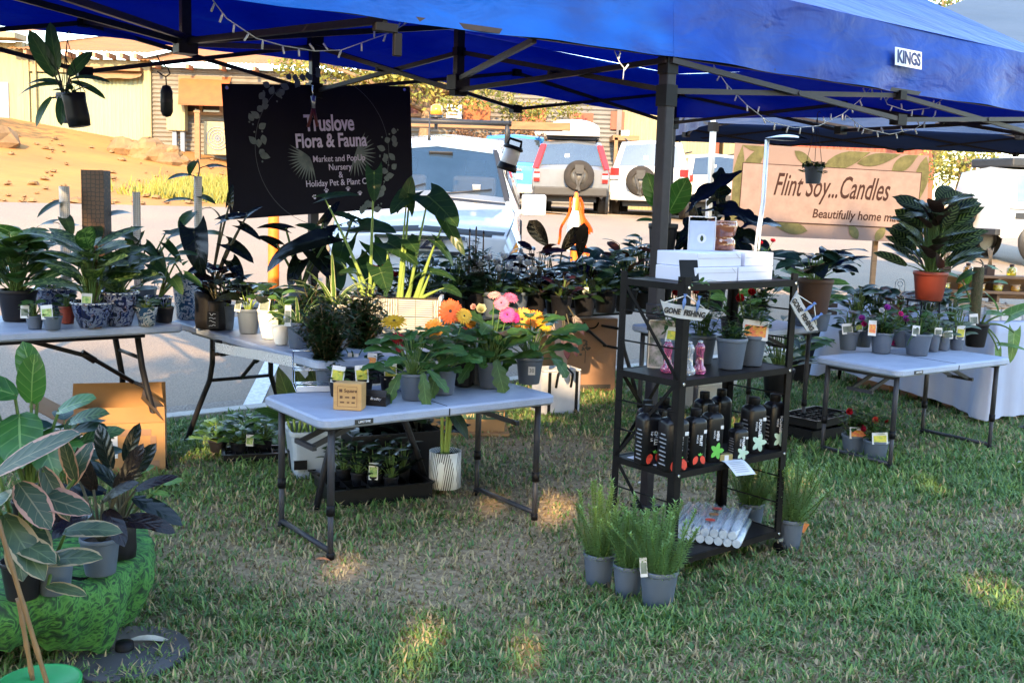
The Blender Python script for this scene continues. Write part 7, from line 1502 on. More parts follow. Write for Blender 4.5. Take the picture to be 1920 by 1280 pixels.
RK('tall rose in a blue patterned pot on the top of the rack', .90, .45, 3, 68, 74, 'leafy', bush(84, 52, 18, 14, 24, 16, 'ovate', 'rose', 'blueg', sm=stemg, up=.3), flowers([(2, 148, 'red', 17, -.2, 1.6), (52, 160, 'red', 18, .2, 1.8)], 'bloom', eye=False))
# ---------------------------------------------------------------- table behind the rack
gM = 'pots on the table behind the rack'
plant('dark leaved plant in a brown pot above the table behind the rack', 1532, 590, Z7+.14, 66, 66, 'brown', ros(H=70, S=76, n=16, L=80, W=40, shape='ovate', mat='black', mat2='blueg', bend=1.0, lo=.4), group=gM)
kx = G(1532, 592, Z7); t = thing('brown_crate', 'brown timber crate carrying the brown pot on the table behind the rack', 'crate', (kx.x, kx.y+.09, Z7+.001), .5)
for zz in (.02, .075, .125): mb = MB(); [mb.box((0, sy*.10, zz), (.26, .012, .03)) for sy in (-1, 1)]; [mb.box((sx*.124, 0, zz), (.012, .19, .03)) for sx in (-1, 1)]; mb.build('slat', potbrown, t)
plant('yellow green dieffenbachia in a pot below the brown pot', 1512, 612, Z7, 46, 44, 'grey', ros(H=82, S=52, n=10, L=58, W=28, mat='arrow', mat2='fresh', bend=.7), group=gM)
plant('pot of pale speckled leaves near the fishing sign on the right post', 1538, 622, Z7, 44, 36, 'grey', ros(H=70, S=44, n=14, L=34, W=22, mat='silver', mat2='arrow'), group=gM)
plant('leafy green pot behind the rose pots on the table behind the rack', 1420, 628, Z7, 48, 46, 'grey', bush(92, 50, 18, 12, 24, 15, 'ovate', 'dark', 'mid', sm=stemg), group=gM)
plant('black pot with tall light green leaves seen between the rack shelves', 1375, 640, Z7, 46, 44, 'black', ros(H=100, S=46, n=14, L=46, W=24, mat='fresh', mat2='mid'), group=gM)
plant('floor pot of drooping yellow green leaves beside the dark drum', 1502, 720, 0, 44, 46, 'black', ros(H=80, S=56, n=16, L=56, W=14, shape='lance', mat='fresh', mat2='mid', bend=1.2, lo=.05), group=None)
plant('large dark fern like plant on the lawn seen through the rack', 1462, 752, 0, 60, 60, 'black', ros(H=130, S=64, n=26, L=56, W=16, shape='lance', mat='dark', mat2='mid', bend=1.0, lo=.1))
# ---------------------------------------------------------------- right table
ZR = .612; gN = 'pots on the right table'
def RT(label, px, py, w, h, pot, *f, **kw): return plant(label, px, py, ZR, w, h, pot, *f, group=gN, **kw)
RT('grey pot of dark rusty leaves with a black and white tag at the left end', 1594, 658, 38, 36, 'grey', ros(H=52, S=28, n=14, L=24, W=15, mat='dark', mat2='rust'), card=(3, -8, 20, 18))
RT('grey pot behind the rusty leaves with a yellow fruit photo card', 1622, 652, 34, 34, 'grey', ros(H=40, S=24, n=12, L=20, W=13, mat='mid', mat2='rust'), card=(2, -14, 14, 18))
RT('grey pot of purple and white blooms with a magenta price card', 1657, 664, 42, 40, 'grey', bush(44, 44, 18, 12, 15, 10, 'ovate', 'mid', 'rose', sm=stemg, up=.3), flowers([(-40, 64, 'violet', 9, -.2, .4), (-36, 54, 'magenta', 8, -.3, .3), (2, 86, 'violet', 9, .1, .6), (-6, 80, 'white', 8, -.3, .6), (36, 66, 'violet', 10, .3, .4), (30, 74, 'magenta', 8, .2, .6)], 'bloom', eye=False), card=(1, -26, 15, 26))
RT('grey pot behind the purple blooms with one fallen pink flower beside it', 1690, 652, 36, 34, 'grey', ros(H=60, S=34, n=14, L=26, W=15, mat='rose', mat2='rust'), flowers([(-12, 8, 'magenta', 11, 0, .3)], 'bloom', eye=False))
RT('widest grey pot of grassy blades at the near corner', 1726, 668, 50, 42, 'grey', straps(72, 22, 5, 'mid', 40, 1.4), ros(H=60, S=16, n=8, L=34, W=12, shape='lance', mat='mid'), card=(3, -14, 14, 18))
RT('slim grey pot with a round white tag right of the grassy pot', 1752, 660, 26, 34, 'grey', ros(H=54, S=26, n=14, L=22, W=14, mat='silver', mat2='mid'), card=(3, 4, 14, 14))
RT('small grey pot with white edged seedlings and a black tag', 1771, 658, 26, 26, 'grey', ros(H=34, S=24, n=12, L=20, W=12, mat='silver'), card=(3, 4, 18, 14))
RT('small grey pot with a dark photo card and cream caladium leaves', 1797, 657, 28, 26, 'grey', ros(H=74, S=30, n=10, L=28, W=18, shape='heart', mat='silver', mat2='arrow', lobe=.2), card=(2, 0, 16, 24))
RT('black pot with a moss pole and trailing pothos at the right end', 1835, 652, 44, 46, 'black', pole(-6, 150, 20, 'moss'), climber(-4, 90, 165, 7, 40, 28, 'fresh', 22, 'mid'), leaves([(10, 58, 62, -6, 62, 52, .6, -.4, .5, .3), (10, 70, 30, -4, 62, 30, -.1, -.3, -1, .3), (10, 40, 8, -16, 56, 16, .9, -.4, .1, .6), (10, 36, -4, -18, 44, 16, 0, -.3, -1, .3), (-8, -40, 30, -8, 38, 20, -.8, -.4, .3, .6), (8, 10, 66, -16, 34, 28, .5, -.6, .2, .6), (0, -46, 132, 0, 44, 16, -.9, -.2, .4, .5)], 'fresh', 'heart', .2, m2='mid', sm=stemg, bow=.3), card=(3, -14, 16, 20))
def RT2(label, px, py, w, h, pot, *f, **kw): return plant(label, px, py, ZR, w, h, pot, *f, group='second row of pots on the right table', **kw)
RT2('pot of glossy upright leaves behind the rusty leaf pot', 1608, 640, 40, 42, 'grey', ros(H=84, S=38, n=18, L=34, W=18, mat='dark', mat2='mid', lo=.3))
RT2('pot of round blue green leaves under the wire arch', 1645, 640, 40, 42, 'grey', ros(H=76, S=40, n=18, L=28, W=24, shape='round', mat='dark', mat2='blueg', lo=.3))
RT2('pot of rusty pointed leaves behind the purple blooms', 1682, 642, 40, 42, 'grey', ros(H=80, S=40, n=16, L=30, W=20, mat='rust', mat2='rose', lo=.3))
RT2('black pot of dark strappy leaves below the terracotta pot', 1738, 640, 42, 42, 'black', ros(H=66, S=36, n=14, L=44, W=20, mat='dark', mat2='mid', lo=.3))
RT2('pot of pale spotted leaves right of the terracotta pot', 1786, 642, 36, 40, 'grey', ros(H=74, S=36, n=12, L=32, W=20, shape='heart', mat='silver', mat2='arrow', lo=.3))
# plants and bins standing on the candle table's near end
p = at(1741, 563, 6.98); stand('black wire stand under the terracotta pot', p.x, p.y+.08, .612, p.z, .17)
plant('big calathea with pale striped leaves in the terracotta pot', 1741, 563, p.z, 62, 54, 'terra', ros(H=172, S=66, n=62, L=64, W=36, mat='cala', bend=.55, lo=.12, pet=.62, sw=1.2, sm=stemg, up=.75, face=.7), Y=7.05)
wa = G(1682, 640, ZR); t = thing('wire_arch', 'pale wire arch plant stake standing behind the purple blooms', 'plant stake', (wa.x, wa.y+.03, ZR), 0); s = px_m(6.7); w_ = 10*s; z1 = 128*s
mb = MB(); mb.tube([(-w_, 0, .02), (-w_, 0, z1-w_)]+[(-w_*math.cos(a), 0, z1-w_+w_*math.sin(a)) for a in lin(0, math.pi, 10)]+[(w_, 0, .02)], .8*s, 6); mb.build('arch', paper, t)
mb = MB(); mb.tube([(.5*w_*math.cos(a), 0, z1-w_+.5*w_*math.sin(a)) for a in lin(0, 6.283, 16)], .7*s, 6); mb.tube([(0, 0, z1-w_*1.5), (0, 0, z1-w_*2.6)], .7*s, 6); mb.build('ring', paper, t)
# ---------------------------------------------------------------- under the right table
plant('red rose pot under the right table, left of the pair', 1604, 856, 0, 46, 40, 'grey', roses(70, 40, 12), flowers([(-16, 84, 'red', 10, 0, .4), (6, 60, 'crimson', 10, .2, .3)], 'bloom', eye=False), group='rose pots under the right table', card=(1, 2, 34, 20))
plant('orange red rose pot under the right table, right of the pair', 1646, 868, 0, 48, 42, 'grey', roses(74, 40, 12), flowers([(-8, 80, 'coral', 10, 0, .4), (-30, 62, 'crimson', 9, .2, .3), (16, 78, 'red', 7, .2, .3)], 'bloom', eye=False), group='rose pots under the right table', card=(2, 0, 30, 20))
# ---------------------------------------------------------------- hanging plants
def hang_pot(label, px, py, Y, w, h, pot, top, *f, tilt=0):
    p = at(px, py, Y); s = px_m(Y); t = thing('hanging_pot', label, 'hanging plant', tuple(p)); pot_mesh(t, pot, w/2*s, h*s); k = random.Random(int(px)); CUR[0] = k
    for g in f: g(t, w/2*s, h*s, s, k)
    mb = MB()
    for a in (.3, 2.4, 4.5): mb.tube([(w/2*s*math.cos(a), w/2*s*math.sin(a), h*s), (0, 0, top*s)], .0022, 5)
    mb.tube([(0, 0, top*s), (0, 0, top*s+.03), (.012, 0, top*s+.045), (.02, 0, top*s+.03)], .003, 6); mb.build('hanger', tentmet, t)
    if tilt: t.rotation_euler.y = tilt
    return t
hang_pot('hanging grey pot with long leathery leaves under the gazebo at left', 130, 232, 5.6, 44, 54, 'grey', 150, leaves([(-8, -26, 88, 0, 96, 40, -.55, -.1, .95, .3), (-8, -20, 100, 0, 90, 34, -.2, 0, 1, .3), (-8, -14, 70, -4, 92, 26, -.95, -.2, .15, .9), (-8, -18, 74, 4, 70, 22, -.9, -.1, .3, .8), (-8, 2, 88, 4, 64, 30, .6, .1, .9, .5), (-8, 6, 80, -2, 78, 22, .95, -.2, .35, .8), (-8, 6, 76, 4, 70, 24, .9, -.1, -.1, .7), (-8, -30, 44, -8, 62, 24, -.5, -.4, -.7, .6), (-8, -4, 50, -16, 66, 26, .1, -.6, -.8, .4)], 'mid', 'ovate', 0, m2='dark', sm=stemd))
hang_pot('hanging black ribbed basket tilted beside the leathery leaved pot', 150, 238, 5.45, 42, 60, 'bag', 120, ros(H=30, S=14, n=6, L=34, W=14, mat='dark'), tilt=-.18)
hang_pot('small hanging pot of trailing fine foliage before the candle banner', 1524, 345, 7.6, 34, 32, 'grey', 120, bush(16, 26, 16, 12, 9, 6, 'round', 'mid', 'dark', up=-.3), ros(H=6, S=30, n=20, L=12, W=7, mat='mid', lo=-2.0))
# ================================================================ banners
def banner(name, label, TL, TR, BL, BR, mat, cat='banner'):
    """a flat sheet hung between four corners; returns its Empty and frame (x along, y up, metres)"""
    o = (TL+TR+BL+BR)/4; x = ((TR+BR)-(TL+BL)).normalized(); y = ((TL+TR)-(BL+BR)); W = ((TR+BR)-(TL+BL)).length/2; H = y.length/2
    t = thing(name, label, cat, tuple(o)); M = frameM((0, 0, 0), x, y); mb = MB(); D = M.inverted()
    c = [D @ (q-o) for q in (BL, BR, TR, TL)]
    mb.grid(lambda u, v: (lambda p: (p.x, p.y, .004*math.sin(u*11+v*3)*math.sin(v*3.14)))(c[0].lerp(c[1], u).lerp(c[3].lerp(c[2], u), v)), 30, 16)
    mb.grid(lambda u, v: (lambda p: (p.x, p.y, -.004+.004*math.sin(u*11+v*3)*math.sin(v*3.14)))(c[0].lerp(c[1], u).lerp(c[3].lerp(c[2], u), v)), 30, 16)
    mb.xform(M); mb.build('sheet', mat, t); return t, M, W, H
def flat(t, M, name, mat, shapes, z=.007):
    """printed shapes: lists of 2-D outlines laid on a sheet"""
    mb = MB()
    for sh in shapes: mb.poly([M @ Vector((a, b, z)) for a, b in sh])
    return mb.build(name, mat, t)
def leaf2(cx, cy, ang, L, W, n=7):
    up = [(L*i/n, W/2*math.sin(math.pi*(i/n)**.8)) for i in range(n+1)]; pts = up+[(a, -b) for a, b in up[-2:0:-1]]; c, s_ = math.cos(ang), math.sin(ang)
    return [(cx+a*c-b*s_, cy+a*s_+b*c) for a, b in pts]
def disc2(cx, cy, r, n=12): return [(cx+r*math.cos(2*math.pi*i/n), cy+r*math.sin(2*math.pi*i/n)) for i in range(n)]
t, M, W, H = banner('banner', 'black hanging banner with white nursery lettering and grey leaf wreath', at(415, 157, 6.9), at(769, 162, 7.8), at(432, 412, 6.9), at(775, 388, 7.8), pm('banner_black', (.006, .005, .012), .7, col2=(.008, .007, .015), scale=3, spec=.15))
lil = pm('banner_lilac', (.66, .60, .78), .7); sage = pm('banner_sage', (.11, .14, .14), .7, col2=(.17, .2, .19), scale=30); dim = pm('banner_dim', (.10, .11, .13), .7)
def TT(s_, u, v, size, **kw): return text(s_, size*W, lil, t, M @ Matrix.Translation(((u-.5)*W, (.5-v)*H, .008)), **kw)
TT('Truslove', .535, .30, .108, bold=.003, sx=.74, space=.95); TT('Flora & Fauna', .54, .435, .092, bold=.003, sx=.76)
for s_, v in (('Market and PopUp', .575), ('Nursery', .643), ('&', .705), ('Holiday Pet & Plant Care', .765)): TT(s_, .575, v, .043, sx=.88, bold=.0003)
pw = []
for u, v in ((.425, .87), (.49, .825), (.55, .865), (.61, .82), (.675, .86)):
    x, y = (u-.5)*W, (.5-v)*H; pw += [disc2(x, y-.004, .010), disc2(x-.014, y+.006, .0045, 8), disc2(x-.005, y+.013, .0045, 8), disc2(x+.006, y+.013, .0045, 8), disc2(x+.014, y+.005, .0045, 8)]
flat(t, M, 'paw_prints', lil, pw)
ring = [[(.36*W*math.cos(a)*r_, .36*W*math.sin(a)*r_-.01) for a, r_ in ((a0, 1), (a0+.06, 1), (a0+.06, .994), (a0, .994))] for a0 in lin(0, 6.26, 104)]
flat(t, M, 'ring_line', dim, ring, .006)
kk = random.Random(9); lv = []
for a0, a1 in ((1.55, 3.25), (4.95, 6.5)):
    for i in range(26): a = a0+(a1-a0)*i/25; r_ = .36*W*kk.uniform(.9, 1.1); lv.append(leaf2(r_*math.cos(a), r_*math.sin(a), kk.uniform(0, 6.28), .075*kk.uniform(.6, 1), .045)); lv.append(disc2(r_*math.cos(a)+kk.uniform(-.05, .05), r_*math.sin(a)+kk.uniform(-.05, .05), .007, 8))
flat(t, M, 'leaf_wreath', sage, lv, .0075)
pf = []
for cx, cy, a0, a1 in ((-.12, -.02, 2.6, 4.9), (.24, .0, -1.9, 1.0)):
    for i in range(15): a = a0+(a1-a0)*i/14; pf.append(leaf2(cx, cy-.03, a, .17, .014, 4))
    flat(t, M, 'palm_fan', sage, pf, .0068); pf = []
mb = MB()
for u, v in ((.03, .03), (.5, .045), (.975, .03), (.03, .96), (.97, .95), (.5, .955)): mb.poly([M @ Vector(((u-.5)*W+a, (.5-v)*H+b, .009)) for a, b in disc2(0, 0, .012)])
mb.build('eyelet', chrome, t)
# candle stall banner on its stand
cb = pm('banner_beige', (.155, .108, .092), .85, col2=(.135, .092, .08), scale=2)
t, M, W, H = banner('banner', 'beige candle stall banner with script lettering and olive leaf border', at(1378, 268, 11.4), at(1742, 292, 11.6), at(1364, 440, 11.4), at(1736, 456, 11.6), cb)
olive = pm('banner_olive', (.045, .042, .012), .85, col2=(.085, .078, .026), scale=12); pale = pm('banner_panel', (.18, .125, .108), .85); brn = pm('banner_brown', (.025, .010, .008), .8, spec=.2)
lv = [leaf2(-W*.49, -H*.45, 1.5, H*.95, .2), leaf2(-W*.46, H*.1, 1.0, .5, .16), leaf2(-W*.36, H*.44, 2.6, .4, .15), leaf2(-W*.2, H*.46, -.6, .3, .1), leaf2(-W*.05, H*.3, .35, .55, .17), leaf2(W*.12, H*.36, .25, .5, .13), leaf2(W*.30, H*.30, .6, .35, .15), leaf2(W*.47, H*.48, -1.7, .55, .16), leaf2(W*.46, -H*.1, -1.4, .35, .12), leaf2(W*.16, -H*.48, 2.2, .2, .1), leaf2(W*.25, -H*.49, 1.0, .2, .1), leaf2(-W*.1, -H*.42, 3.0, .4, .13)]
lv = [[(max(-W*.495, min(W*.495, a)), max(-H*.49, min(H*.49, b))) for a, b in sh] for sh in lv]
for i, sh in enumerate(lv): flat(t, M, 'printed_leaf', olive, [sh], .0062+.0003*i)
px0, px1, py0, py1 = -W*.455, W*.455, -H*.34, H*.30
flat(t, M, 'panel_border', brn, [[(px0, py0), (px1, py0), (px1, py1), (px0, py1)]], .0115); flat(t, M, 'panel', pale, [[(px0+.008, py0+.008), (px1-.008, py0+.008), (px1-.008, py1-.008), (px0+.008, py1-.008)]], .013)
text('Flint Soy...Candles', .34, brn, t, M @ Matrix.Translation((-.0*W, .07*H, .015)), shear=.36, sx=.52, bold=.003, space=1.0)
text('Beautifully home made', .135, brn, t, M @ Matrix.Translation((.155*W, -.225*H, .015)), shear=.14, sx=.86, bold=.002)
q = at(1640, 470, 11.68); mb = MB()
for dx in (0,): mb.bar((q.x+dx, q.y, ground_z(q.x, q.y)), (q.x+dx, q.y, q.z+.75), .05); 
o = mb.build('banner_post', wood); tag(o, 'brown timber post holding up the candle stall banner', 'post')
# ================================================================ rack goods
boxw = pm('box_white', (.55, .56, .66), .55, col2=(.50, .51, .61), scale=5)
def box_thing(label, q, w, d, h, yaw, mat=boxw, cat='box', name='white_box', group='white boxes on the rack'):
    t = thing(name, label, cat, tuple(q), yaw, group); mb = MB(); mb.box((0, 0, h/2), (w, d, h)); mb.build('box_body', mat, t, bevel=.003)
    mb = MB(); mb.box((0, -d/2-.0005, h*.62), (w*.96, .001, .0015)); mb.bar((w*.36, -d/2-.001, h*.95), (w*.46, -d/2-.001, h*.6), .001, .0015); mb.build('lid_edge', pm('box_crease', (.3, .3, .36), .7), t); return t
box_thing('lower left white carton on top of the rack', onrack(.34, .46, 3, .001), .25, .22, .058, RY-.04); box_thing('lower right white carton on top of the rack', onrack(.68, .46, 3, .001), .235, .22, .058, RY+.02)
box_thing('upper left white carton on top of the rack', onrack(.38, .50, 3, .060), .27, .22, .056, RY-.02); box_thing('upper right white carton on top of the rack', onrack(.725, .48, 3, .060), .20, .21, .056, RY+.03)
t = thing('tablet_stand', 'black card reader stand leaning on the corner of the rack top', 'stand', tuple(onrack(.135, .20, 3, .001)), RY-.3); mb = MB(); mb.box((0, 0, .047), (.085, .006, .085), M=Matrix.Rotation(-.25, 3, 'X')); mb.build('plate', blackpl, t, bevel=.003); mb = MB(); mb.box((.03, .03, .02), (.05, .06, .036)); mb.build('foot', blackpl, t, bevel=.003)
lf = MB(); kk = random.Random(3)
for i in range(14): lf.leaf(onrack(.02+.016*i, .06, 3, .006), (kk.uniform(-1, 1), -.4, kk.uniform(-.1, .8)), (0, 0, 1), .035, .016, 'lance', .5)
tag(lf.build('leaf_garland', LM['fresh']), 'strand of small green leaves along the rack top edge', 'garland')
q = onrack(.46, .62, 3, .1175); t = thing('card_holder', 'clear stand with a pale blue card and leaf crest on the cartons', 'card holder', tuple(q), RY-.62); mb = MB(); mb.box((0, 0, .062), (.105, .004, .122)); mb.build('card', pm('card_blue', (.40, .45, .62), .5), t)
mb = MB(); mb.poly([(a, -.0028, b+.05) for a, b in disc2(0, 0, .02)]); mb.build('crest', boxw, t); mb = MB(); mb.leaf((0, -.0035, .038), (0, 0, 1), (0, -1, 0), .026, .018, 'ovate', 0, 0); mb.build('crest_leaf', LM['dark'], t)
mb = MB(); mb.bar((-.056, 0, 0), (-.056, 0, .14), .004); mb.bar((.056, 0, 0), (.056, 0, .14), .004); mb.bar((-.056, 0, .14), (.056, 0, .14), .004); mb.build('holder_frame', pm('acrylic', (.5, .5, .52), .2), t)
amb = pm('amber_glass', (.34, .11, .05), .08, coat=1, col2=(.24, .07, .03), scale=12, transmission=.35); q = onrack(.66, .66, 3, .1175); t = thing('amber_jar', 'ribbed amber glass jar waisted in the middle on the cartons', 'jar', tuple(q)); mb = MB(); mb.lathe([(.001, 0), (.05, 0), (.058, .01), (.055, .045), (.045, .056), (.055, .066), (.062, .10), (.06, .125), (.055, .125), (.05, .07), (.001, .06)], 48, flute=.035, nf=24); mb.build('jar_glass', amb, t)
mb = MB(); mb.lathe([(.063, .118), (.064, .126), (.058, .126)], 32); mb.build('rim', amb, t)
lampm = pm('lamp_white', (.72, .76, .82), .3); q = onrack(.865, .40, 3, .06); h0 = at(1440, 262, q.y); t = thing('grow_lamp', 'white curved lamp with a slim head clipped to the blue pot', 'lamp', tuple(q))
mb = MB(); tp = Vector((0, 0, h0.z-q.z)); mb.tube([(-.02, 0, 0), (-.012, 0, .15), tp*.5, tp], .0055, 8); mb.tube([(.0, .012, 0), (.002, .012, .15), tp*.5+Vector((.012, .01, 0)), tp+Vector((.012, .01, 0))], .0045, 8); mb.build('arm', lampm, t)
mb = MB(); mb.grid(lambda u, v: tp+Vector((.19*u-.005, .05*(v-.5)*math.sin(math.pi*min(1, u*1.2+.12)), .006+.018*math.sin(math.pi*u)*(1-.6*(2*v-1)**2))), 12, 6); mb.grid(lambda u, v: tp+Vector((.19*u-.005, .05*(v-.5)*math.sin(math.pi*min(1, u*1.2+.12)), .004-.006*math.sin(math.pi*u))), 12, 6); mb.build('lamp_head', lampm, t)
mb = MB(); mb.box((-.02, 0, -.005), (.035, .04, .05)); mb.build('clip', lampm, t, bevel=.004)
# fishing signs
signw = pm('sign_white', (.42, .42, .42), .8, col2=(.34, .34, .34), scale=18, stretch=(1, 6, 6)); fishb = pm('fish_blue', (.10, .17, .36), .6); rope = pm('rope', (.6, .58, .52), .9)
def sign(label, o, x, w=.20):
    t = thing('fishing_sign', label, 'sign', tuple(o), 0, 'gone fishing signs'); y = Vector((-x.z, 0, x.x)) if abs(x.y) < .01 else Vector((-x.x*x.z, -x.y*x.z, x.x**2+x.y**2)); M = frameM((0, 0, 0), x, y); h = w*.30
    ol = [(-.46*w, .42*h), (-.5*w, .5*h), (-.36*w, -.42*h), (-.1*w, -.5*h), (.36*w, -.46*h), (.5*w, .28*h), (.3*w, .36*h), (-.2*w, .34*h)]; mb = MB(); mb.prism(ol, -.005, .005); mb.xform(M); mb.build('board', signw, t)
    text('GONE  FISHING', .029*w/.2, inkbk, t, M @ Matrix.Translation((0, -.03*w, .0068)), bold=.0012, sx=.80, shear=.08)
    for dx, r_ in ((0, -.2), (.055, .3)):
        mb = MB(); mb.lathe([(.001, -.026), (.007, -.012), (.012, .004), (.008, .018), (.002, .022), (.012, .036), (.001, .03)], 12, sx=.55); f_ = M @ Matrix.Translation((dx-.005, .45*h, .012)) @ Matrix.Rotation(math.pi/2+r_, 4, 'X') @ Matrix.Rotation(.3, 4, 'Y'); mb.xform(M @ Matrix.Translation((dx-.01, .48*h, .012)) @ Matrix.Rotation(-math.pi/2+r_*.3, 4, 'X')); mb.build('fish', fishb, t)
    for sx in (-.42, .38): mb = MB(); mb.tube([M @ Vector((sx*w, .36*h, .004)), M @ Vector((0, .30*w, 0))], .0022, 6); mb.build('cord', rope, t)
    return t
q = at(1283, 583, 3.93); sign('white boat shaped sign with blue fish hanging level on the front rack post', q, Vector((.98, .16, -.12)).normalized())
q = at(1506, 588, 4.42); sign('white boat shaped sign with blue fish hanging steeply on the right rack post', q, Vector((.58, .12, -.80)).normalized())
# nutrient bottles
btl = pm('bottle_black', (.006, .006, .008), .3, col2=(.008, .008, .010), scale=6, spec=.3); prn = pm('bottle_print', (.55, .57, .62), .6); pics = dict(red=pm('print_red', (.55, .05, .03), .6), green=pm('print_green', (.10, .40, .06), .6), leaf=pm('print_leaf', (.35, .5, .42), .6), none=prn)
def bottle(label, p, w, h, word, pic, yaw, group='black plant food bottles'):
    t = thing('bottle', label, 'bottle', tuple(p), yaw, group); mb = MB(); d = w*.86; rg = []
    for f, z in ((.9, 0), (1, .006), (1, h*.76), (.95, h*.80), (.74, h*.845), (.50, h*.865), (.46, h*.87), (.46, h*.89)): rg.append(mb.add([(x, y, z) for x, y in rrect(w*f, d*f, min(w*f, d*f)*.28, 4)]))
    n = len(rrect(w, d, .01, 4))
    for a, b in zip(rg, rg[1:]):
        for i in range(n): mb.face((a+i, a+(i+1) % n, b+(i+1) % n, b+i), 0, None, True)
    mb.face([rg[0]+i for i in range(n)][::-1]); mb.build('bottle_body', btl, t)
    mb = MB(); mb.lathe([(w*.25, h*.875), (w*.265, h*.88), (w*.265, h*.985), (w*.25, h), (.001, h)], 18); mb.build('cap', blackpl, t)
    if word:
        text(word, w*.21, prn, t, frameM((w*.06, -d/2-.0012, h*.47), (0, 0, -1), (1, 0, 0)), bold=.0006, sx=.95); text('FOCUS', w*.13, prn, t, frameM((-w*.14, -d/2-.0012, h*.50), (0, 0, -1), (1, 0, 0)))
        mb = MB(); mb.box((w*.3, -d/2-.0008, h*.62), (w*.16, .001, h*.06)); mb.build('label_patch', prn, t)
        mb = MB(); kk = random.Random(len(word)); Y_ = -d/2-.0012
        for i in range(2 if pic == 'red' else 5):
            a = (-.5+i*1.0) if pic == 'red' else i*1.25+.3; mb.leaf((w*.05 if pic != 'red' else w*(-.12+.26*i), Y_-.0003*i, h*.20), (math.sin(a)*.9, 0, math.cos(a) if pic != 'red' else -1), (0, -1, 0), w*.44, w*(.34 if pic == 'red' else .30), 'ovate', 0, 0)
        mb.build('label_picture', pics[pic], t)
        if pic == 'red': mb = MB(); [mb.leaf((w*.05, Y_-.001, h*.21), (math.cos(a), 0, math.sin(a)+.3), (0, -1, 0), w*.16, w*.07, 'lance', 0, 0) for a in (.3, 1.5, 2.7)]; mb.build('label_leaf', pics['green'], t)
    mb = MB(); [mb.box((-w/2-.0008, -.1*d, h*(.6-.07*i)), (.001, d*.5*(1 if i % 3 else .7), h*.022)) for i in range(8)]; mb.build('small_print', pm('fine_print', (.2, .21, .24), .6), t)
z1 = SHZ[1]+.001; by = RY-.25
for lb, px, py, w, h, wd, pc in (('black bottle with a chilli picture at the far left of its shelf', 1216, 872, .100, .240, 'CHILLI', 'red'), ('second black bottle from the left, turned to show its fine print', 1262, 884, .107, .245, 'CHILLI', 'red'), ('black bottle with a strawberry picture', 1302, 876, .084, .235, 'FRUIT', 'red'), ('black bottle with a bright green herb picture', 1334, 866, .084, .235, 'HERB', 'green'), ('right most tall black bottle with a white leaf picture', 1452, 842, .092, .24, 'FOLIAGE', 'leaf'), ('tall black bottle with a white leaf picture behind the small bottle', 1412, 850, .096, .24, 'FOLIAGE', 'leaf'), ('half height black bottle with a white leaf picture', 1384, 862, .074, .15, 'FOLIAGE', 'leaf')):
    p = G(px, py, z1); bottle(lb, p+Vector((0, w*.4, 0)), w, h, wd, pc, by)
for lb, u, v in (('plain backed black bottle in the back row behind the chilli bottle', .14, .74), ('plain backed black bottle behind the strawberry bottle', .29, .76), ('plain backed black bottle behind the small leaf bottle', .66, .78), ('plain backed black bottle behind the tall leaf bottles', .82, .78), ('plain backed black bottle in the middle of the back row', .53, .70)):
    bottle(lb, onrack(u, v, 1, .001), .084, .24 if u != .53 else .15, None, None, by)
p = G(1360, 866, z1); t = thing('gold_box', 'small gold carton on the edge of the bottle shelf', 'box', tuple(p+Vector((0, .03, 0))), RY-.3); mb = MB(); mb.box((0, 0, .015), (.062, .035, .028)); mb.build('box_body', pm('gold_card', (.30, .24, .10), .35, metal=.4), t, bevel=.002); mb = MB(); mb.box((0, -.018, .015), (.02, .001, .022)); mb.build('label', paper, t)
t = thing('leaflet', 'white printed leaflet curling over the shelf edge under the gold carton', 'leaflet', tuple(p+Vector((.02, -.005, .002))), RY-.25); mb = MB(); mb.grid(lambda u, v: (.10*(u-.3), .03-.11*v, .002-.055*max(0, v-.25)**1.3), 6, 10); mb.build('sheet', paper, t)
mb = MB(); [mb.poly([(.10*(a-.3), .03-.11*b, .004-.055*max(0, b-.25)**1.3) for a, b in ((.12, v_), (.8, v_), (.8, v_+.02), (.12, v_+.02))]) for v_ in (.35, .45, .55, .65, .75, .85)]; mb.build('print', pm('fine_print', (.2, .21, .24), .6), t)
t = thing('price_sheet', 'pale sheet lying at the left end of the bottle shelf', 'sheet', tuple(onrack(.035, .5, 1, .002)), RY); mb = MB(); mb.box((.03, 0, .0015), (.07, .22, .002)); mb.build('sheet', boxw, t); mb = MB(); [mb.box((.03, -.07+.03*i, .003), (.05, .006, .0006)) for i in range(5)]; mb.build('print', pm('fine_print', (.2, .21, .24), .6), t)
# pink bottles and display case on the third shelf
def gl(nm, c): return pm(nm, c, .05, coat=1.0, transmission=.75, ior=1.3, col2=c)
pkg, clg = gl('pink_glass', (.75, .16, .36)), gl('clear_glass', (.75, .78, .85)); z2 = SHZ[2]+.001
for lb, px, py, m_ in (('slender pink glass bottle at the left inside the display case', 1252, 700, pkg), ('slender pink glass bottle behind the rack post', 1272, 694, pkg), ('slender clear glass bottle beside the rack post', 1292, 704, clg), ('slender pink glass bottle at the right of the row', 1312, 702, pkg)):
    p = G(px, py, z2); t = thing('glass_bottle', lb, 'bottle', tuple(p+Vector((0, .02, 0))), 0, 'slender glass bottles'); mb = MB(); mb.lathe([(.001, 0), (.022, 0), (.029, .008), (.027, .024), (.017, .036), (.0155, .085), (.019, .10), (.020, .112), (.014, .124), (.009, .128)], 24); mb.build('bottle_glass', m_, t); mb = MB(); mb.lathe([(.010, .127), (.010, .137), (.001, .139)], 16); mb.build('stopper', clg, t)
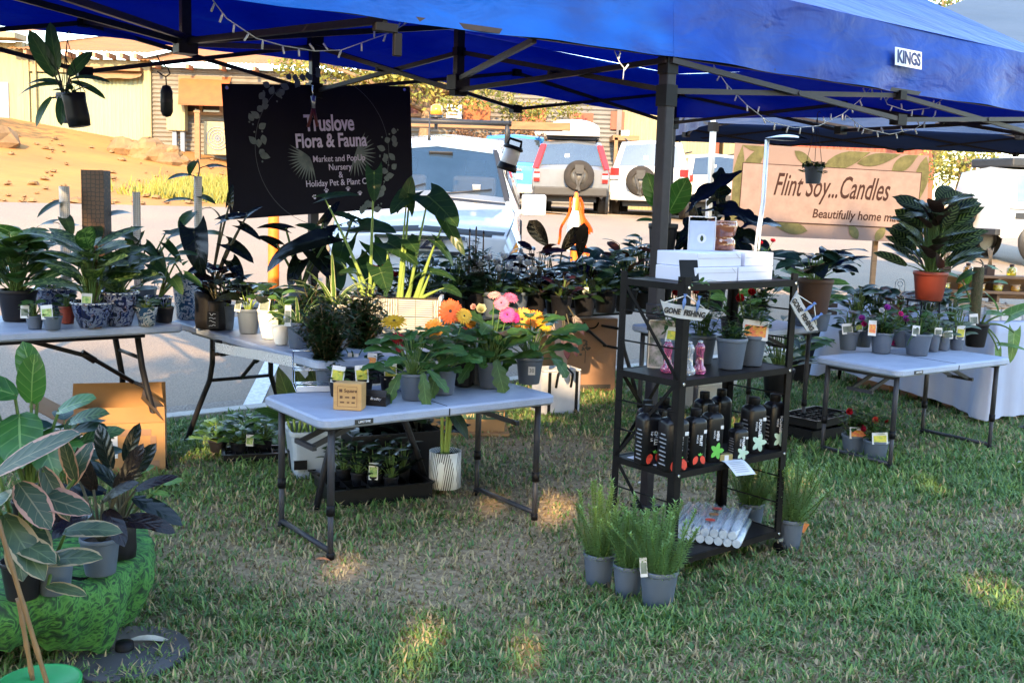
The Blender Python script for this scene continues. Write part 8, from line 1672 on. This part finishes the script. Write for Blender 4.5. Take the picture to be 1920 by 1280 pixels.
p = G(1240, 694, z2); t = thing('display_case', 'narrow glass fronted display case with a pink flower picture', 'case', tuple(p+Vector((0, .05, 0))), RY-.9); mb = MB()
for x in (-.05, .05): mb.bar((x, 0, 0), (x, 0, .20), .005)
for z in (.003, .20): mb.bar((-.05, 0, z), (.05, 0, z), .005)
mb.build('case_frame', pm('case_silver', (.45, .45, .47), .3, metal=.6), t); mb = MB(); mb.box((0, .012, .10), (.096, .004, .19)); mb.build('back_panel', pm('case_print', (.10, .12, .09), .4, col2=(.5, .42, .46), scale=22), t)
# bundle of clear tubes on the lowest shelf
t = thing('tube_bundle', 'bundle of clear plastic tubes with red fruit stickers on the lowest shelf', 'bundle', tuple(onrack(.60, .42, 0, .002)), RY-1.05); clt = pm('clear_plastic', (.30, .36, .45), .15, coat=.6, col2=(.40, .46, .54), scale=25, bump=.25, bscale=40)
for j in range(2):
    for i in range(8 if j == 0 else 7): mb = MB(); x = -.14+.038*i+.019*j; mb.tube([(x, -.17, .02+.032*j), (x, .17, .02+.032*j)], .0185, 10); mb.build('tube', clt, t)
mb = MB(); mb.grid(lambda u, v: (-.15+.29*u, -.172+.344*v, .076+.006*math.sin(u*46)+.003*math.sin(v*30+u*9)), 40, 10); mb.build('wrap_film', pm('milky_film', (.5, .54, .6), .2, alpha=.45), t)
for i in range(3): mb = MB(); mb.poly([(a, b-.09+.09*i, .0845) for a, b in disc2(0, 0, .022)]); mb.build('sticker', pics['red'] if i != 1 else pm('print_red2', (.5, .08, .05), .6, col2=(.1, .3, .06), scale=50), t)
# ================================================================ goods on the front table
bx = pm('oak', (.44, .26, .10), .45, col2=(.36, .20, .075), scale=9, stretch=(1, 1, 7)); dk = pm('burnt_print', (.10, .045, .02), .7); p = G(652, 772, .611); t = thing('wooden_box', 'pale oak block box with burnt in payment writing on the front table', 'box', tuple(p+Vector((.0, .055, 0))), YT-.75)
mb = MB(); mb.box((-.005, 0, .058), (.122, .05, .116)); mb.build('front_block', bx, t, bevel=.003); mb = MB(); mb.box((-.005, .046, .056), (.118, .036, .112)); mb.build('back_block', bx, t, bevel=.003)
MF = lambda x, z: frameM((x-.005, -.0258, z), (1, 0, 0), (0, 0, 1)); text('Square', .020, dk, t, MF(.014, .084), bold=.0005)
mb = MB()
for a, b, w_, h_ in ((0, .016, .084, .0012), (0, .102, .084, .0012), (-.042, .059, .0012, .086), (.042, .059, .0012, .086), (-.028, .084, .013, .013), (-.026, .056, .012, .011), (.0, .056, .018, .006), (.028, .056, .014, .01), (-.022, .034, .018, .006), (.004, .034, .011, .006), (.026, .034, .014, .006)): mb.box((a-.005, -.0254, b), (w_, .0012, h_))
mb.build('burnt_marks', dk, t)
p = G(706, 762, .611); t = thing('card_box', 'low black box of business cards beside the oak block', 'box', tuple(p+Vector((.0, .045, 0))), YT-.80); mb = MB(); mb.box((0, 0, .022), (.092, .07, .044)); mb.build('box_body', btl, t, bevel=.002); mb = MB(); mb.box((0, -.02, .050), (.086, .012, .034), M=Matrix.Rotation(-.35, 3, 'X')); mb.build('cards', btl, t); text('Business Cards' if False else 'Bradley', .016, prn, t, frameM((0, -.0358, .032), (1, 0, 0), (0, 0, 1)), shear=.3)
p = G(566, 728, .611); t = thing('wire_display', 'stepped chrome wire display stand at the left of the front table', 'stand', tuple(p+Vector((.03, .03, 0))), YT-.35); mb = MB()
for x in (-.07, .10):
    for pts in (((x, -.13, .004), (x, -.13, .03), (x, -.02, .03), (x, -.02, .085), (x, .08, .085), (x, .08, .16), (x, .10, .16), (x, .10, .004), (x, -.13, .004)),): mb.tube(pts, .0028, 6)
for y, z in ((-.13, .03), (-.13, .004), (-.02, .03), (-.02, .085), (.08, .085), (.1, .16), (.10, .004), (-.075, .03), (.03, .085)): mb.tube([(-.07, y, z), (.10, y, z)], .0025, 6)
mb.build('wire_frame', chr_, t); mb = MB(); mb.box((.015, -.132, .017), (.17, .003, .026)); mb.build('price_rail', pm('acrylic', (.5, .5, .52), .2), t)
# ================================================================ candle stall goods
lidw = pm('lid_timber', (.40, .25, .14), .6, col2=(.32, .19, .10), scale=14); jarw = pm('jar_white', (.55, .53, .52), .5); src = None
for i in range(11):
    for j in range(4):
        q = CP+CA*(.10+.155*i)+CB*(.07+.11*j); kx = Vector((q.x, q.y, CH+.004))
        if src is None:
            t = thing('candle_jar', 'white candle jar with a timber lid in the rows on the cloth table', 'candle', tuple(kx), cy, 'candle jars in rows'); mb = MB(); mb.prism(rrect(.075, .075, .012, 3), 0, .085); mb.build('jar', jarw, t, bevel=.003); mb = MB(); mb.prism(rrect(.08, .08, .014, 3), .0855, .10); mb.build('lid', lidw, t); src = t
        else: t = copy_tree(src); t.location = kx
tw = pm('tray_timber', (.20, .11, .06), .6, col2=(.14, .075, .04), scale=6); q = CP+CA*.55+CB*.56; t = thing('display_riser', 'two tier brown timber riser on the candle table', 'riser', (q.x, q.y, CH+.004), cy)
for z, d in ((.17, .17), (.29, .16)): mb = MB(); mb.box((0, .03 if z > .2 else 0, z), (1.0, d, .022)); mb.build('shelf', tw, t, bevel=.002)
for x in (-.48, 0, .48): mb = MB(); mb.box((x, .02, .14), (.02, .15, .28)); mb.build('upright', tw, t)
mb = MB(); mb.box((0, .115, .2), (.98, .006, .18)); mb.build('back_board', tw, t)
TR_ = Matrix.Translation((q.x, q.y, CH+.004)) @ Matrix.Rotation(cy, 4, 'Z'); ag = pm('oil_amber', (.60, .24, .03), .06, coat=1, transmission=.5, col2=(.75, .38, .04), scale=9); ag2 = pm('oil_yellow', (.72, .55, .03), .06, coat=1, transmission=.5); rd = pm('reed', (.42, .27, .16), .8)
for i, x in enumerate((-.40, -.22, -.05, .13, .30, .43)):
    w = TR_ @ Vector((x, .04, .3015))
    if i % 2 == 0:
        t = thing('reed_diffuser', ['dark square diffuser with tall reeds at the near end of the riser', '', 'dark square diffuser with tall reeds at the middle of the riser', '', 'dark square diffuser with tall reeds behind the calathea'][i], 'diffuser', tuple(w), cy, 'reed diffusers'); mb = MB(); mb.box((0, 0, .04), (.065, .065, .08)); mb.build('pot', potbrown, t, bevel=.003); mb = MB(); kk = random.Random(i); [mb.tube([(kk.uniform(-.02, .02), kk.uniform(-.02, .02), .06), (kk.uniform(-.045, .045), kk.uniform(-.03, .03), kk.uniform(.19, .22))], .003, 5) for _ in range(12)]; mb.build('reeds', rd, t)
    else:
        t = thing('oil_bottle', ['', 'amber oil bottle at the near end of the riser', '', 'yellow oil bottle between two reed diffusers', '', 'amber oil bottle at the far end of the riser'][i], 'bottle', tuple(w), cy, 'oil bottles'); mb = MB(); mb.lathe([(.001, 0), (.034, 0), (.036, .006), (.036, .055), (.02, .068), (.016, .07)], 22); mb.build('bottle_glass', ag2 if i == 3 else ag, t); mb = MB(); mb.lathe([(.017, .069), (.018, .09), (.001, .092)], 16); mb.build('cap', potbrown, t)
for i in range(7):
    w = TR_ @ Vector((-.42+.14*i, -.03, .1815)); t = thing('oil_jar', 'small amber candle glass on the lower tier of the riser', 'candle', tuple(w), 0, 'amber candle glasses on the riser'); mb = MB(); mb.lathe([(.001, 0), (.034, 0), (.036, .006), (.036, .05), (.033, .05), (.032, .04), (.001, .04)], 20); mb.build('glass', ag if i % 3 else ag2, t); mb = MB(); mb.lathe([(.037, .046), (.037, .053), (.033, .053)], 20); mb.build('rim', lidw, t)
# twig edging of the jar rows
mb = MB(); kk = random.Random(6)
for i in range(60): a = CP+CA*kk.uniform(.02, 1.7)+CB*kk.uniform(.50, .56); b = a+CA*kk.uniform(.2, .4)+CB*kk.uniform(-.02, .02); mb.tube([V(a, CH+.01+kk.random()*.09), V(a.lerp(b, .5), CH+.015+kk.random()*.09), V(b, CH+.01+kk.random()*.09)], .006, 5)
tag(mb.build('twig_bundle', pm('driftwood', (.34, .24, .18), .9, col2=(.22, .15, .11), scale=20)), 'long bundle of driftwood twigs behind the candle jars', 'twigs')
# ================================================================ fairy lights, lantern, hooks
wirew = pm('fairy_wire', (.62, .62, .66), .5); bulbm = pm('fairy_bulb', (.80, .80, .86), .2)
def fairy(label, pts, Ys, bulbs, seed):
    P = [at(px, py, Ys[0]+(Ys[1]-Ys[0])*i/(len(pts)-1)) for i, (px, py) in enumerate(pts)]; k = random.Random(seed); t = thing('fairy_lights', label, 'string lights', tuple(P[0]), 0, 'fairy lights on the gazebo'); P = [p-P[0] for p in P]
    S_ = []
    for i in range(len(P)-1):
        for j in range(4): S_.append(P[i].lerp(P[i+1], j/4))
    S_.append(P[-1]); mb = MB(); mb.tube(S_, .0024, 5); mb.build('wire', wirew, t)
    for i in range(bulbs):
        p = S_[min(len(S_)-1, int((i+.5)/bulbs*len(S_)))]; d = Vector((k.uniform(-.6, .6), k.uniform(-.5, .2), k.choice((-1, -1, .8)))).normalized(); mb = MB(); mb.tube([p, p+d*.010, p+d*.036], [.0025, .0044, .0044], 6); mb.build('bulb', bulbm, t)
fairy('left strand of white fairy lights sagging over the black banner', [(395, -5), (425, 35), (480, 72), (530, 86), (590, 96), (640, 94), (690, 76), (735, 60), (765, 42)], (4.0, 5.0), 15, 1)
fairy('long strand of white fairy lights sagging right of the gazebo leg', [(1338, 122), (1362, 158), (1400, 197), (1440, 228), (1490, 240), (1535, 236), (1580, 214), (1612, 188), (1634, 164)], (5.5, 6.3), 18, 2)
fairy('short strand of white fairy lights under the name block', [(1652, 170), (1664, 196), (1700, 208), (1742, 203), (1768, 186)], (6.3, 6.6), 8, 3)
fairy('lower strand of white fairy lights against the marquee', [(1586, 216), (1620, 241), (1668, 252), (1715, 242), (1752, 218)], (6.4, 6.8), 12, 4)
fairy('loose end of white fairy wire dangling left of the gazebo leg', [(1152, 96), (1162, 118), (1170, 128), (1168, 150)], (4.9, 4.9), 2, 5)
q = at(956, 208, 8.25); t = thing('lantern', 'white and black camping lantern hanging tilted from the gazebo truss', 'lantern', tuple(q)); s = px_m(8.25); Ml = Matrix.Translation((4*s, 0, -82*s)) @ Matrix.Rotation(R(16), 4, 'Y')
mb = MB(); mb.tube([(0, 0, 0), (2*s, 0, -52*s)], .003, 5); mb.build('hanger', tentmet, t)
mb = MB(); mb.lathe([(15*s, -14*s), (16*s, -12*s), (15*s, 12*s), (14*s, 14*s)], 22); mb.xform(Ml); mb.build('lamp_shade', pm('lantern_white', (.66, .64, .66), .35), t)
for a, b, nm in ((-27, -14, 'base'), (13, 20, 'top_cap')): mb = MB(); mb.lathe([(.001, a*s), (18*s, a*s), (19*s, (a+2)*s), (17*s, b*s), (.001, b*s)], 22); mb.xform(Ml); mb.build(nm, blackpl, t)
mb = MB(); mb.tube([(-13*s, 0, 18*s), (-11*s, 0, 31*s), (11*s, 0, 31*s), (13*s, 0, 18*s)], 2.6*s, 8); mb.xform(Ml); mb.build('handle', blackpl, t)
q = at(296, 104, 5.4); t = thing('hanging_torch', 'black oval torch hanging from a wire hook at the left truss', 'torch', tuple(q)); s = px_m(5.4)
mb = MB(); mb.tube([(-2*s, 0, 0), (4*s, 0, -12*s), (18*s, 0, -22*s), (22*s, 0, -32*s), (14*s, 0, -38*s), (6*s, 0, -34*s), (-2*s, 0, -28*s)], 1.3*s, 6); mb.tube([(14*s, 0, -38*s), (15*s, 0, -54*s)], 1.2*s, 6); mb.build('hook', blackpl, t)
mb = MB(); mb.lathe([(.001, -110*s), (7*s, -108*s), (11*s, -100*s), (11*s, -64*s), (7*s, -54*s), (.001, -52*s)], 16, c=(15*s, 0, 0)); mb.build('torch_body', potblack, t); mb = MB(); mb.lathe([(11.4*s, -84*s), (11.4*s, -78*s)], 16, c=(15*s, 0, 0)); mb.build('grip_ring', tentmet, t)
q = at(586, 172, 7.1); t = thing('hanging_shears', 'small shears with dark red handles hanging in front of the black banner', 'shears', tuple(q)); s = px_m(7.1); mb = MB(); mb.tube([(0, 0, 12*s), (0, 0, 0), (1*s, 0, -8*s)], 1.2*s, 6); mb.build('hook', chrome, t)
mb = MB(); mb.tube([(1*s, 0, -8*s), (2*s, 0, -30*s)], [5*s, 3*s], 8); mb.build('blade', pm('steel_blade', (.35, .36, .40), .3, metal=.7), t); mb = MB(); mb.tube([(1*s, 0, -30*s), (-8*s, 0, -64*s)], 3*s, 7); mb.tube([(2*s, 0, -30*s), (9*s, 0, -62*s)], 3*s, 7); mb.build('handle', pm('dark_red', (.10, .012, .015), .5), t)
# dropped bits on the lawn
for px, py, L, lb in ((592, 1048, .06, 'rusty brown fallen leaf on the lawn by the front table leg'), (1196, 905, .09, 'pale dry twig leaf on the lawn behind the rack'), (1908, 866, .05, 'small white flower scrap on the lawn at right')):
    p = G(px, py, .02); mb = MB(); mb.leaf(p, (1, .2, .15), (0, -.2, 1), L, L*.45, 'ovate', .5, .3); tag(mb.build('fallen_leaf', pm('leaf_brown', (.32, .12, .05), .8) if L == .06 else pm('dry_leaf', (.45, .42, .36), .8)), lb, 'leaf')
p = G(1500, 1012, 0); mb = MB(); mb.box((p.x, p.y, .07), (.06, .004, .05), M=Matrix.Rotation(.5, 3, 'Y')); tag(mb.build('orange_strip', pm('orange_strip', (.6, .2, .06), .6)), 'bent orange plastic strip beside the rosemary pot', 'strip')
# ================================================================ done
bpy.context.view_layer.update()
